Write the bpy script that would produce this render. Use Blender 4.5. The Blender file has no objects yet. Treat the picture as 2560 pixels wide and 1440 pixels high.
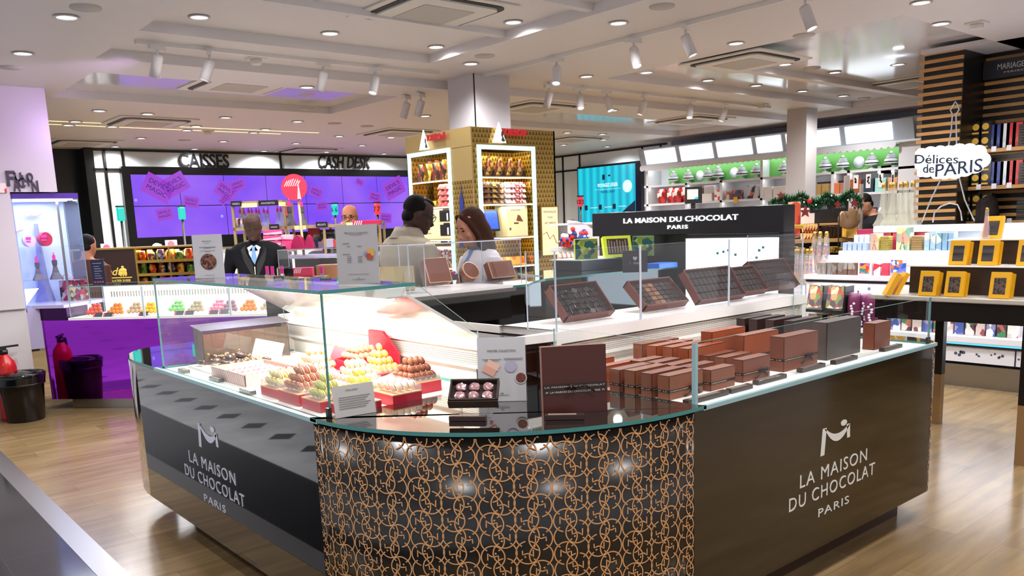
import bpy, math, random
from mathutils import Vector, Matrix, noise
random.seed(7)
SC = bpy.context.scene
COL = SC.collection
PI = math.pi
# ---------------------------------------------------------------- camera
# level axes: +X runs away to the right, +Y runs away to the left, camera stands over the origin
F_PX, CY, EYE = 2085.84, 923.68, 1.6
YAW, PIT, ROL = math.radians(49.84704), math.radians(9.88133), math.radians(-2.18168)
_f = Vector((math.cos(YAW), math.sin(YAW), 0)); _r = Vector((_f.y, -_f.x, 0)); _u = Vector((0, 0, 1))
_w = _f*math.cos(PIT) - _u*math.sin(PIT); _u2 = _u*math.cos(PIT) + _f*math.sin(PIT)
CR = _r*math.cos(ROL) + _u2*math.sin(ROL); CU = -_r*math.sin(ROL) + _u2*math.cos(ROL); CW = _w
CAM = Vector((0, 0, EYE))
cd = bpy.data.cameras.new('camera'); cam = bpy.data.objects.new('camera', cd); COL.objects.link(cam)
cam.matrix_world = Matrix(((CR.x, CU.x, -CW.x, 0), (CR.y, CU.y, -CW.y, 0), (CR.z, CU.z, -CW.z, EYE), (0, 0, 0, 1)))
cd.sensor_width = 36; cd.lens = F_PX/2560*36; cd.shift_y = (CY-720)/2560; cd.clip_start = .05; cd.clip_end = 200
SC.camera = cam
def at(px, py, **k):
    """the point of a level or upright plane (X=, Y= or Z=) seen at a place of the survey photo"""
    d = CW + CR*((px-1280)/F_PX) - CU*((py-CY)/F_PX)
    (n, v), = k.items(); i = 'XYZ'.index(n); t = (v-CAM[i])/d[i]
    return CAM + d*t
def atD(px, py, D):
    d = CW + CR*((px-1280)/F_PX) - CU*((py-CY)/F_PX); return CAM + d*(D/(d.x*_f.x+d.y*_f.y))
RZF = math.atan2(_r.y, _r.x)                  # local x to the right of the view, local y away from it
# ---------------------------------------------------------------- world, exposure
W = bpy.data.worlds.new('world'); SC.world = W; W.use_nodes = True
W.node_tree.nodes['Background'].inputs[0].default_value = (.93, .93, 1, 1)
W.node_tree.nodes['Background'].inputs[1].default_value = .75
SC.view_settings.view_transform = 'Standard'; SC.view_settings.look = 'None'
SC.view_settings.exposure = 0.0; SC.view_settings.gamma = 1; SC.view_settings.use_curve_mapping = False
SC.cycles.max_bounces = 10; SC.cycles.transparent_max_bounces = 24; SC.cycles.glossy_bounces = 5; SC.cycles.diffuse_bounces = 4
SC.cycles.caustics_reflective = False; SC.cycles.caustics_refractive = False
SC.cycles.use_denoising = True; SC.cycles.sample_clamp_indirect = 6
SPOT_W, CASE_W, SHELF_W = 27, 1.8, 1.0
# ---------------------------------------------------------------- materials
def lin(h):
    if isinstance(h, str):
        h = h.lstrip('#'); c = [int(h[i:i+2], 16)/255 for i in (0, 2, 4)]
        return [x/12.92 if x <= .04045 else ((x+.055)/1.055)**2.4 for x in c] + [1]
    return list(h)[:3] + [1]
MATS = {}
def mat(name, col, rough=.5, metal=0, emit=0, ecol=None, coat=0, spec=None, alpha=None):
    if name in MATS: return MATS[name]
    m = bpy.data.materials.new(name); m.use_nodes = True; b = m.node_tree.nodes['Principled BSDF']; I = b.inputs
    I['Base Color'].default_value = lin(col); I['Roughness'].default_value = rough; I['Metallic'].default_value = metal
    if emit: I['Emission Color'].default_value = lin(ecol or col); I['Emission Strength'].default_value = emit
    if coat: I['Coat Weight'].default_value = coat; I['Coat Roughness'].default_value = .03
    if spec is not None: I['Specular IOR Level'].default_value = spec
    MATS[name] = m; return m
def nodes(m): return m.node_tree.nodes, m.node_tree.links, m.node_tree.nodes['Principled BSDF']
def noisy(name, c1, c2, scale=8, rough=.5, metal=0, stretch=(1, 1, 1), detail=4, bump=0, coords='Object', voronoi=False, coat=0, ramp=(.35, .65)):
    if name in MATS: return MATS[name]
    m = mat(name, c1, rough, metal, coat=coat); N, L, b = nodes(m)
    tc = N.new('ShaderNodeTexCoord'); mp = N.new('ShaderNodeMapping'); mp.inputs['Scale'].default_value = stretch
    L.new(tc.outputs[coords], mp.inputs[0])
    t = N.new('ShaderNodeTexVoronoi' if voronoi else 'ShaderNodeTexNoise'); t.inputs['Scale'].default_value = scale
    if not voronoi: t.inputs['Detail'].default_value = detail
    L.new(mp.outputs[0], t.inputs['Vector']); r = N.new('ShaderNodeValToRGB')
    r.color_ramp.elements[0].position = ramp[0]; r.color_ramp.elements[1].position = ramp[1]
    r.color_ramp.elements[0].color = lin(c1); r.color_ramp.elements[1].color = lin(c2)
    L.new(t.outputs[0], r.inputs[0]); L.new(r.outputs[0], b.inputs['Base Color'])
    if bump:
        bp = N.new('ShaderNodeBump'); bp.inputs['Strength'].default_value = bump; bp.inputs['Distance'].default_value = .01
        L.new(t.outputs[0], bp.inputs['Height']); L.new(bp.outputs[0], b.inputs['Normal'])
    return m
def patches(name, cols, scale=40, rough=.4, seed=0, stretch=(1, 1, 1), metal=0, emit=0):
    """printed packaging: small cells in a set of colours"""
    if name in MATS: return MATS[name]
    m = mat(name, cols[0], rough, metal); N, L, b = nodes(m)
    tc = N.new('ShaderNodeTexCoord'); mp = N.new('ShaderNodeMapping'); mp.inputs['Scale'].default_value = stretch
    mp.inputs['Location'].default_value = (seed*1.3, seed*.7, seed*.37)
    L.new(tc.outputs['Object'], mp.inputs[0]); t = N.new('ShaderNodeTexVoronoi'); t.inputs['Scale'].default_value = scale
    L.new(mp.outputs[0], t.inputs['Vector']); s = N.new('ShaderNodeSeparateColor'); L.new(t.outputs['Color'], s.inputs[0])
    r = N.new('ShaderNodeValToRGB'); r.color_ramp.interpolation = 'CONSTANT'
    while len(r.color_ramp.elements) < len(cols): r.color_ramp.elements.new(.5)
    for i, c in enumerate(cols): r.color_ramp.elements[i].position = i/len(cols); r.color_ramp.elements[i].color = lin(c)
    L.new(s.outputs[0], r.inputs[0]); L.new(r.outputs[0], b.inputs['Base Color'])
    if emit: L.new(r.outputs[0], b.inputs['Emission Color']); b.inputs['Emission Strength'].default_value = emit
    return m
def clear(name, tint=(1, 1, 1), refl=1.0, ior=1.45, rough=0.0, solid=0.0, scol=(.8, .85, .9)):
    """sheet glass or acrylic: straight-through transmission with a fresnel reflection (and a little body colour)"""
    if name in MATS: return MATS[name]
    m = bpy.data.materials.new(name); m.use_nodes = True; N, L = m.node_tree.nodes, m.node_tree.links; N.clear()
    o = N.new('ShaderNodeOutputMaterial'); tr = N.new('ShaderNodeBsdfTransparent'); gl = N.new('ShaderNodeBsdfGlossy')
    tr.inputs[0].default_value = (*tint, 1); gl.inputs['Roughness'].default_value = rough
    fr = N.new('ShaderNodeFresnel'); fr.inputs[0].default_value = ior
    mu = N.new('ShaderNodeMath'); mu.operation = 'MULTIPLY'; mu.inputs[1].default_value = refl; L.new(fr.outputs[0], mu.inputs[0])
    ge = N.new('ShaderNodeNewGeometry'); iv = N.new('ShaderNodeMath'); iv.operation = 'SUBTRACT'; iv.inputs[0].default_value = 1; L.new(ge.outputs['Backfacing'], iv.inputs[1])
    m3 = N.new('ShaderNodeMath'); m3.operation = 'MULTIPLY'; L.new(mu.outputs[0], m3.inputs[0]); L.new(iv.outputs[0], m3.inputs[1]); mu = m3
    mx = N.new('ShaderNodeMixShader'); L.new(mu.outputs[0], mx.inputs[0]); L.new(tr.outputs[0], mx.inputs[1]); L.new(gl.outputs[0], mx.inputs[2])
    if solid:
        df = N.new('ShaderNodeBsdfDiffuse'); df.inputs[0].default_value = (*scol, 1); m2 = N.new('ShaderNodeMixShader'); m2.inputs[0].default_value = solid
        L.new(mx.outputs[0], m2.inputs[1]); L.new(df.outputs[0], m2.inputs[2]); L.new(m2.outputs[0], o.inputs[0])
    else: L.new(mx.outputs[0], o.inputs[0])
    MATS[name] = m; return m
GLASS = clear('clear_glass', (.97, .99, .985)); GEDGE = mat('glass_edge', '#3f7f7c', .15)
GEDGE_L = mat('glass_edge_pale', '#8fb0b4', .2); ACRYL = clear('clear_acrylic', (.96, .965, .975), 1.2, solid=.015); ACEDGE = mat('acrylic_edge', '#c9d3df', .2)
WHITE = mat('white_lacquer', '#f1efec', .25); BLACK = mat('black_gloss', '#060505', .06, coat=.6); CHAR = mat('charcoal', '#131213', .4)
STEEL = mat('brushed_steel', '#a9a9a8', .3, 1)
# ---------------------------------------------------------------- mesh building
class MB:
    def __init__(s): s.v = []; s.f = []; s.m = []; s.sm = []
    def add(s, vs, fs, mi=0, smooth=False, T=None):
        o = len(s.v)
        s.v += [tuple(T @ Vector(p)) if T else tuple(p) for p in vs]
        s.f += [tuple(i+o for i in f) for f in fs]
        s.m += [mi]*len(fs); s.sm += [smooth]*len(fs); return s
    def box(s, x0, x1, y0, y1, z0, z1, mi=0, T=None, mats=None):
        v = [(x, y, z) for z in (z0, z1) for y in (y0, y1) for x in (x0, x1)]
        f = [(0, 2, 3, 1), (4, 5, 7, 6), (0, 1, 5, 4), (2, 6, 7, 3), (0, 4, 6, 2), (1, 3, 7, 5)]  # bottom top -y +y -x +x
        s.add(v, f, mi, T=T)
        if mats:
            for i, k in enumerate(mats): s.m[len(s.m)-6+i] = k
        return s
    def prism(s, pts, z0, z1, mi=0, side=None, T=None, smooth=False):
        n = len(pts)
        a = sum(pts[i][0]*pts[(i+1) % n][1]-pts[(i+1) % n][0]*pts[i][1] for i in range(n))
        if a < 0: pts = pts[::-1]
        s.add([(x, y, z0) for x, y in pts]+[(x, y, z1) for x, y in pts], [tuple(range(n))[::-1], tuple(range(n, 2*n))], mi, T=T)
        o = len(s.v)-2*n
        for i in range(n):
            j = (i+1) % n; s.f.append((o+i, o+j, o+n+j, o+n+i)); s.m.append(mi if side is None else side); s.sm.append(smooth)
        return s
    def lathe(s, prof, n=16, c=(0, 0, 0), mi=0, T=None, sq=1, cap=True, smooth=True):
        v = []; f = []
        for r, z in prof:
            for k in range(n):
                a = 2*PI*k/n; v.append((c[0]+r*math.cos(a), c[1]+r*math.sin(a)*sq, c[2]+z))
        for i in range(len(prof)-1):
            for k in range(n): f.append((i*n+k, i*n+(k+1) % n, (i+1)*n+(k+1) % n, (i+1)*n+k))
        s.add(v, f, mi, smooth, T)
        if cap:
            o = len(s.v)-len(v); s.f += [tuple(o+k for k in range(n))[::-1], tuple(o+(len(prof)-1)*n+k for k in range(n))]; s.m += [mi]*2; s.sm += [False]*2
        return s
    def tube(s, pts, r, n=8, mi=0, T=None, cap=True):
        pts = [Vector(p) for p in pts]; R = r if isinstance(r, (list, tuple)) else [r]*len(pts); v = []; f = []; up = None
        for i, p in enumerate(pts):
            t = ((pts[min(i+1, len(pts)-1)]-pts[max(i-1, 0)])).normalized()
            if up is None: up = t.orthogonal().normalized()
            else: up = (up - t*up.dot(t)).normalized()
            sd = t.cross(up)
            for k in range(n): a = 2*PI*k/n; v.append(p+(up*math.cos(a)+sd*math.sin(a))*R[i])
        for i in range(len(pts)-1):
            for k in range(n): f.append((i*n+k, i*n+(k+1) % n, (i+1)*n+(k+1) % n, (i+1)*n+k))
        s.add(v, f, mi, True, T)
        if cap:
            o = len(s.v)-len(v); s.f += [tuple(o+k for k in range(n))[::-1], tuple(o+(len(pts)-1)*n+k for k in range(n))]; s.m += [mi]*2; s.sm += [False]*2
        return s
    def ball(s, c, r, n=12, m=8, mi=0, T=None, fn=None):
        rx, ry, rz = r if isinstance(r, (tuple, list)) else (r, r, r); v = []; f = []
        for i in range(m+1):
            th = PI*i/m
            for k in range(n):
                a = 2*PI*k/n; d = Vector((math.sin(th)*math.cos(a), math.sin(th)*math.sin(a), math.cos(th))); q = fn(d) if fn else 1
                v.append((c[0]+d.x*rx*q, c[1]+d.y*ry*q, c[2]+d.z*rz*q))
        for i in range(m):
            for k in range(n): f.append((i*n+k, (i+1)*n+k, (i+1)*n+(k+1) % n, i*n+(k+1) % n))
        return s.add(v, f, mi, True, T)
    def loft(s, rings, mi=0, T=None, cap=True, smooth=True):
        n = len(rings[0]); v = [p for r in rings for p in r]; f = []
        for i in range(len(rings)-1):
            for k in range(n): f.append((i*n+k, i*n+(k+1) % n, (i+1)*n+(k+1) % n, (i+1)*n+k))
        s.add(v, f, mi, smooth, T)
        if cap:
            o = len(s.v)-len(v); s.f += [tuple(o+k for k in range(n))[::-1], tuple(o+(len(rings)-1)*n+k for k in range(n))]; s.m += [mi]*2; s.sm += [smooth]*2
        return s
    def quad(s, a, b, c, d, mi=0): return s.add([a, b, c, d], [(0, 1, 2, 3)], mi)
    def text(s, txt, o, ux, uy, h, depth=.004, mi=0, width=None, bold=0, shear=0, align='C', sp=1):
        """lettering standing on the plane o + ux*a + uy*b, cap height h, raised by depth"""
        v, f, W = text_geo(txt, bold, shear, sp); ux = Vector(ux).normalized(); uy = Vector(uy).normalized(); nz = ux.cross(uy); o = Vector(o)
        kx = (width/W) if width else h; ky = h
        off = {'C': -.5*W*kx, 'L': 0, 'R': -W*kx}[align]
        return s.add([o+ux*(p[0]*kx+off)+uy*(p[1]*ky)+nz*(p[2]*depth) for p in v], f, mi)
    def build(s, name, mats, parent=None, bevel=0, seg=2, auto=None, loc=None):
        me = bpy.data.meshes.new(name); me.from_pydata([tuple(p) for p in s.v], [], s.f)
        mats = mats if isinstance(mats, (list, tuple)) else [mats]
        for m in mats: me.materials.append(m)
        me.polygons.foreach_set('material_index', [min(k, len(mats)-1) for k in s.m]); me.polygons.foreach_set('use_smooth', s.sm); me.update()
        ob = bpy.data.objects.new(name, me); COL.objects.link(ob)
        if parent is not None: ob.parent = parent
        if loc is not None: ob.location = loc
        if bevel:
            b = ob.modifiers.new('bevel', 'BEVEL'); b.width = bevel; b.segments = seg; b.limit_method = 'ANGLE'; b.angle_limit = math.radians(50)
        return ob
_tg = {}
def text_geo(txt, bold, shear, sp):
    k = (txt, bold, shear, sp)
    if k not in _tg:
        def mk(t):
            c = bpy.data.curves.new('t', 'FONT'); c.body = t; c.size = 1; c.extrude = .5; c.offset = bold; c.shear = shear; c.space_character = sp; c.resolution_u = 3
            ob = bpy.data.objects.new('t', c); COL.objects.link(ob); me = bpy.data.meshes.new_from_object(ob)
            r = [tuple(p.co) for p in me.vertices], [tuple(p.vertices) for p in me.polygons]
            bpy.data.objects.remove(ob); bpy.data.curves.remove(c); bpy.data.meshes.remove(me); return r
        v, f = mk(txt)
        if v:
            x0 = min(p[0] for p in v); x1 = max(p[0] for p in v); ch = .73
            v = [((p[0]-x0)/ch, p[1]/ch, p[2]+.5) for p in v]; _tg[k] = (v, f, (x1-x0)/ch)
        else: _tg[k] = ([], [], 1)
    return _tg[k]
def tag(o, label=None, cat=None, group=None, kind=None):
    if label: o['label'] = label
    if cat: o['category'] = cat
    if group: o['group'] = group
    if kind: o['kind'] = kind
    return o
def empty(name, loc=(0, 0, 0), rz=0, label=None, cat=None, group=None):
    o = bpy.data.objects.new(name, None); COL.objects.link(o); o.empty_display_size = .05; o.location = loc; o.rotation_euler = (0, 0, rz)
    return tag(o, label, cat, group)
def struct(name, mb, m, **k): return tag(mb.build(name, m, **k), kind='structure')
def copy_tree(o, parent=None):
    c = o.copy(); COL.objects.link(c); c.parent = parent
    for ch in list(o.children): copy_tree(ch, c)
    return c
def dup(o, loc, rz=None, label=None, group=None, rot=None, scale=None):
    c = copy_tree(o); c.location = loc
    if rz is not None: c.rotation_euler = (0, 0, rz)
    if rot is not None: c.rotation_euler = rot
    if scale is not None: c.scale = scale if isinstance(scale, tuple) else (scale,)*3
    if label: c['label'] = label
    if group: c['group'] = group
    return c
def RT(loc=(0, 0, 0), rz=0, rx=0, ry=0):
    return Matrix.Translation(loc) @ Matrix.Rotation(rz, 4, 'Z') @ Matrix.Rotation(ry, 4, 'Y') @ Matrix.Rotation(rx, 4, 'X')
def pane(parent, name, x0, x1, y0, y1, z0, z1, edge=GEDGE, glass=GLASS):
    """a sheet: the two large faces are glass, the rims show the edge colour"""
    d = (x1-x0, y1-y0, z1-z0); k = d.index(min(d)); big = {0: (4, 5), 1: (2, 3), 2: (0, 1)}[k]
    return MB().box(x0, x1, y0, y1, z0, z1, mats=[0 if i in big else 1 for i in range(6)]).build(name, [glass, edge], parent)
# ================================================================ setting
def wood_floor():
    m = mat('floor_oak', '#b99a72', .2); N, L, b = nodes(m)
    tc = N.new('ShaderNodeTexCoord'); mp = N.new('ShaderNodeMapping'); mp.inputs['Rotation'].default_value = (0, 0, 0)
    L.new(tc.outputs['Object'], mp.inputs[0])
    br = N.new('ShaderNodeTexBrick'); br.inputs['Scale'].default_value = 1; br.inputs['Brick Width'].default_value = 1.2; br.inputs['Row Height'].default_value = .2
    br.inputs['Mortar Size'].default_value = .0015; br.inputs['Color1'].default_value = lin('#97805c'); br.inputs['Color2'].default_value = lin('#836b49'); br.inputs['Mortar'].default_value = lin('#6e6050'); br.inputs['Bias'].default_value = 0
    L.new(mp.outputs[0], br.inputs['Vector'])
    m2 = N.new('ShaderNodeMapping'); m2.inputs['Scale'].default_value = (1.2, 9, 1); L.new(tc.outputs['Object'], m2.inputs[0])
    n = N.new('ShaderNodeTexNoise'); n.inputs['Scale'].default_value = 1.6; n.inputs['Detail'].default_value = 5; L.new(m2.outputs[0], n.inputs['Vector'])
    r = N.new('ShaderNodeValToRGB'); r.color_ramp.elements[0].position = .3; r.color_ramp.elements[1].position = .7; r.color_ramp.elements[0].color = (.72, .72, .72, 1); r.color_ramp.elements[1].color = (1.12, 1.1, 1.06, 1)
    L.new(n.outputs[0], r.inputs[0]); mx = N.new('ShaderNodeMix'); mx.data_type = 'RGBA'; mx.blend_type = 'MULTIPLY'; mx.inputs[0].default_value = 1
    L.new(br.outputs[0], mx.inputs[6]); L.new(r.outputs[0], mx.inputs[7]); L.new(mx.outputs[2], b.inputs['Base Color'])
    return m
struct('floor', MB().box(1.02, 14.5, -4, 16, -.05, 0), wood_floor())
def granite():
    m = mat('black_granite', '#0d0d10', .12, spec=.22); N, L, b = nodes(m)
    tc = N.new('ShaderNodeTexCoord'); br = N.new('ShaderNodeTexBrick'); br.offset = 0; br.inputs['Scale'].default_value = 1; br.inputs['Brick Width'].default_value = .3; br.inputs['Row Height'].default_value = .3
    br.inputs['Mortar Size'].default_value = .002; br.inputs['Color1'].default_value = lin('#0b0b0e'); br.inputs['Color2'].default_value = lin('#121216'); br.inputs['Mortar'].default_value = lin('#2c2d33')
    L.new(tc.outputs['Object'], br.inputs['Vector']); L.new(br.outputs[0], b.inputs['Base Color']); return m
struct('floor', MB().box(.35, .90, -4, 16, -.05, 0), granite())
struct('trim_1', MB().box(.90, 1.02, -4, 16, -.05, .002), STEEL)
mg = noisy('grey_marble', '#a9adb0', '#c3c6c8', 2.5, .18)
fl = MB().box(-9, .35, -4, 16, -.05, 0)
struct('floor', fl, mg)
dm = MB()
for i in range(-4, 28):
    y = 8.87-.545*i
    for dx in ((-.045,) if 1 else ()): dm.prism([(dx-.12, y), (dx, y-.12), (dx+.12, y), (dx, y+.12)], .0005, .0015)
for i in range(-4, 20):
    for j in range(5):
        y = 8.6-.9*i; x = -1.4-1.3*j; dm.prism([(x-.12, y), (x, y-.12), (x+.12, y), (x, y+.12)], .0005, .0015)
struct('trim_2', dm, mat('marble_inlay', '#0c0c0e', .2))
# ---- ceiling: stepped plaster levels
CEILW = mat('ceiling_plaster', '#d8d3d3', .5); CEILG = mat('ceiling_gloss', '#d8d8de', .12)
Z0, Z1, Z2 = 3.0, 3.08, 3.16
rects = [(-9, 16, -5, 18, Z0, 0), (2.01, 12.05, -5, 7.28, Z1, 0), (2.06, 4.68, -5, 6.56, Z2, 0), (6.8, 12.0, 3.2, 6.33, Z2, 1), (2.15, 5.2, 7.9, 9.4, Z1, 1), (7.0, 12.0, 8.1, 9.5, Z1, 1)]
xs = sorted({r[0] for r in rects} | {r[1] for r in rects}); ys = sorted({r[2] for r in rects} | {r[3] for r in rects}); lev = {}
for i in range(len(xs)-1):
    for j in range(len(ys)-1):
        cx, cy = (xs[i]+xs[i+1])/2, (ys[j]+ys[j+1])/2
        for r in rects:
            if r[0] < cx < r[1] and r[2] < cy < r[3]: lev[i, j] = (r[4], r[5])
c = MB()
for (i, j), (z, g) in lev.items():
    c.quad((xs[i], ys[j], z), (xs[i], ys[j+1], z), (xs[i+1], ys[j+1], z), (xs[i+1], ys[j], z), g)
    for (di, dj, a, b) in ((1, 0, (xs[i+1], ys[j]), (xs[i+1], ys[j+1])), (0, 1, (xs[i], ys[j+1]), (xs[i+1], ys[j+1]))):
        o = lev.get((i+di, j+dj))
        if o and abs(o[0]-z) > 1e-6: c.quad((*a, z), (*b, z), (*b, o[0]), (*a, o[0]), 0)
for y in (4.47, 5.46): c.box(2.06, 4.68, y, y+.07, Z2-.05, Z2)
c.box(6.8, 12.0, 5.3, 5.42, Z2-.07, Z2)
struct('ceiling', c, [CEILW, CEILG])
# thin gold light grooves in the far ceiling
g = MB()
for a, b in (((121, 302), (797, 332)), ((121, 310), (700, 335))):
    p, q = at(*a, Z=Z0), at(*b, Z=Z0); yy = (p.y+q.y)/2; g.box(p.x, q.x, yy-.012, yy+.012, Z0-.004, Z0-.001)
tag(g.build('light_groove', mat('warm_led', '#ffe9a8', emit=1.6)), 'pair of thin warm light lines set in the far left ceiling', 'ceiling light')
# ---- walls
XR, YB = 12.7, 14.2
TEALG = mat('back_painted_glass', '#e3ecee', .14, spec=.3)
struct('wall_back', MB().box(3.7, XR+.1, YB, YB+.2, 0, Z0), TEALG)
struct('wall_right', MB().box(XR, XR+.2, 0, YB+.2, 0, Z0), mat('grey_wall', '#a3a3a8', .4))
struct('wall_left', MB().box(2.6, 3.7, YB+.35, YB+.5, 0, Z0).box(.4, 2.6, YB-.2, YB, 0, Z0).box(3.62, 3.72, YB-.02, YB+.4, 0, Z0), mat('dark_green_wall', '#050b09', .3))
bars = MB(); T = .035
def hbar(z, x0, x1, y=YB): bars.box(x0, x1, y-.03, y-.002, z-T/2, z+T/2)
def vbar(x, z0, z1, y=YB): bars.box(x-T/2, x+T/2, y-.03, y-.002, z0, z1)
zt = 2.97; zs = at(210, 416, Y=YB).z
hbar(zt, 3.7, XR); 
for px in (210, 258, 303): vbar(at(px, 373, Y=YB).x, 1.2, zt)
for px in (700, ): vbar(at(px, 400, Y=YB).x, zs, zt)
hbar(at(310, 424, Y=YB).z, 3.7, XR); hbar(1.42, 3.7, XR)
for x in (9.9, 10.3, 11.6, 12.3): vbar(x, .9, zt)
for x in (4.6, 6.0, 7.4, 8.8): vbar(x, .9, 1.42)
# side wall framing
def hb2(z, y0, y1, x=XR): bars.box(x-.03, x-.002, y0, y1, z-T/2, z+T/2)
def vb2(y, z0, z1, x=XR): bars.box(x-.03, x-.002, y-T/2, y+T/2, z0, z1)
hb2(2.97, 10.3, YB); hb2(2.66, 10.2, YB)
for y in (10.45, 10.9, 12.6, 13.1, 13.6): vb2(y, 2.66, 2.97)
for y in (13.1, 13.6): vb2(y, .9, 2.66)
tag(bars.build('trim_3', mat('black_frame', '#040505', .3)), kind='structure')
wp = MB().box(XR-.012, XR-.002, 10.2, YB, .5, Z0)
struct('wall_right', wp, TEALG)
# ---- columns
colw = mat('column_panel', '#cdc8cb', .18)
p = at(1183.6, 183, Z=Z1)
struct('trim_4', MB().box(p.x, at(1272, 185, Y=p.y).x, p.y, at(1118, 195, X=p.x).y, 2.4, Z1).box(p.x-.004, p.x+.006, p.y-.004, p.y+.006, 2.4, Z1, 1), [colw, CHAR])
p = at(2017, 268, Z=Z1); q = at(2044, 270, Z=Z1); q2 = at(1968, 270, Z=Z1)
struct('trim_5', MB().box(p.x, at(2044, 270, Y=p.y).x, p.y, at(1968, 270, X=p.x).y, 0, Z1), mat('column_paint', '#b9b3b1', .35))
# left pillar
pl = mat('pillar_white', '#c9c4c4', .3)
# ---- purple wall of screens
def screen_mat(name, base, sparks, emit):
    m = mat(name, '#050505', .3, emit=emit); N, L, b = nodes(m); tc = N.new('ShaderNodeTexCoord')
    n = N.new('ShaderNodeTexNoise'); n.inputs['Scale'].default_value = .9; L.new(tc.outputs['Object'], n.inputs['Vector'])
    r = N.new('ShaderNodeValToRGB'); r.color_ramp.elements[0].position = .35; r.color_ramp.elements[1].position = .7; r.color_ramp.elements[0].color = lin(base[0]); r.color_ramp.elements[1].color = lin(base[1]); L.new(n.outputs[0], r.inputs[0])
    v = N.new('ShaderNodeTexVoronoi'); v.inputs['Scale'].default_value = 3.4; L.new(tc.outputs['Object'], v.inputs['Vector'])
    r2 = N.new('ShaderNodeValToRGB'); r2.color_ramp.elements[0].position = .045; r2.color_ramp.elements[1].position = .12; r2.color_ramp.elements[0].color = lin(sparks); r2.color_ramp.elements[1].color = (0, 0, 0, 1); L.new(v.outputs['Distance'], r2.inputs[0])
    a = N.new('ShaderNodeMix'); a.data_type = 'RGBA'; a.blend_type = 'ADD'; a.inputs[0].default_value = .8; L.new(r.outputs[0], a.inputs[6]); L.new(r2.outputs[0], a.inputs[7]); L.new(a.outputs[2], b.inputs['Emission Color']); return m
def emis(name, c, s): 
    m = mat(name, '#000000', .4, emit=s, ecol=c); return m
sx0, sx1 = at(318, 437, Y=YB).x, at(1012, 440, Y=YB).x; sz0, sz1 = 1.6, at(318, 437, Y=YB).z
vw = empty('video_wall', (0, YB-.14, 0), label='wide purple video wall with floating sale tickets above the tills', cat='screen')
MB().box(sx0-.12, sx1+.12, 0, .12, sz0-.16, sz1+.12).build('frame', mat('screen_bezel', '#020203', .25), vw)
tiles = MB(); n = 7; w = (sx1-sx0)/n; zh = (sz1-sz0)/2
for i in range(n):
    for j in range(2): tiles.box(sx0+i*w+.006, sx0+(i+1)*w-.006, -.01, 0, sz0+j*zh+.006, sz0+(j+1)*zh-.006)
tiles.build('display', screen_mat('purple_screen', ('#7a45f2', '#a068f6'), '#8fc6ff', 1.0), vw)
tk = MB(); rr = random.Random(5); TX = [(395, 470, 30, .55), (437, 462, -28, .5), (478, 505, 10, .3), (412, 535, -12, .32), (565, 478, 35, .42), (595, 462, -20, .3), (790, 480, 20, .3), (805, 515, -8, .26), (938, 492, 15, .3), (985, 470, -25, .55), (965, 545, 5, .3), (560, 500, -40, .2), (900, 455, 20, .2)]
for px, py, rot, s in TX:
    q = at(px, py, Y=YB-.16); T_ = Matrix.Translation((q.x, -.014, q.z)) @ Matrix.Rotation(math.radians(rot), 4, 'Y')
    tk.box(-s*.42, s*.42, -.002, .002, -s*.3, s*.3, T=T_)
    ux = T_.to_3x3() @ Vector((1, 0, 0)); uy = T_.to_3x3() @ Vector((0, 0, 1)); o = T_ @ Vector((0, -.003, 0))
    tk.text('DEVIL\'S', o+uy*s*.04, ux, uy, s*.14, .002, 1, width=s*.6); tk.text('MAGIC', o-uy*s*.16, ux, uy, s*.14, .002, 1, width=s*.6)
tk.build('tickets', [emis('ticket_glow', '#a03fd6', .95), emis('ticket_ink', '#3a1378', .8)], vw)
# letters of the till area
INK = mat('black_letters', '#05060a', .3)
for s, px0, px1, py, sh in (('CAISSES', 450, 574, 416, 0), ('CASH DESK', 797, 928, 418, .25)):
    a, b = at(px0, py, Y=YB-.03), at(px1, py, Y=YB-.03)
    o = MB().text(s, (a.x, YB-.004, a.z-.005), (1, 0, 0), (0, 0, 1), .225, .03, width=b.x-a.x, bold=.018 if sh == 0 else .008, shear=sh, align='L').build('wall_lettering', INK)
    tag(o, 'black wall letters reading '+s+' above the purple screens', 'sign')
# teal advertising screen on the side wall
ya, yb = at(1447, 421, X=XR-.1).y, at(1590, 408, X=XR-.1).y; za, zb = 1.72, at(1590, 408, X=XR-.1).z
ts = empty('advertising_screen', (XR-.03, 0, 0), label='bright turquoise advertising screen for travelling light on the right wall', cat='screen')
MB().box(-.09, 0, yb-.14, ya+.03, za-.4, zb+.04).build('frame', mat('screen_bezel', '#020203'), ts)
tm = emis('turquoise_screen', '#04c6e2', 1.0); N, L, b_ = nodes(tm); tc = N.new('ShaderNodeTexCoord'); wv = N.new('ShaderNodeTexWave'); wv.bands_direction = 'Y'; wv.inputs['Scale'].default_value = 1.6
L.new(tc.outputs['Object'], wv.inputs['Vector']); r = N.new('ShaderNodeValToRGB'); r.color_ramp.elements[0].color = lin('#05a9cc'); r.color_ramp.elements[1].color = lin('#20d8ea'); L.new(wv.outputs[0], r.inputs[0]); L.new(r.outputs[0], b_.inputs['Emission Color'])
MB().box(-.1, -.09, yb, ya, za-.36, zb).build('display', tm, ts)
tt = MB(); U = (0, -1, 0); V = (0, 0, 1); yc = (ya+yb)/2
tt.text('VOYAGEZ LÉGER', (-.1, yc-.05, zb-.40), U, V, .07, .004, 0, width=.55, bold=.02); tt.text('TRAVEL LIGHT', (-.1, yc-.05, zb-.52), U, V, .045, .004, 1, width=.4)
tt.box(-.104, -.1, yc-.05-.35, yc-.05+.35, zb-.45, zb-.446, 0)
tt.add([(-.104, yb+.2+.12*math.cos(a*PI/12), zb-.42+.12*math.sin(a*PI/12)) for a in range(24)], [tuple(range(24))], 0)
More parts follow.
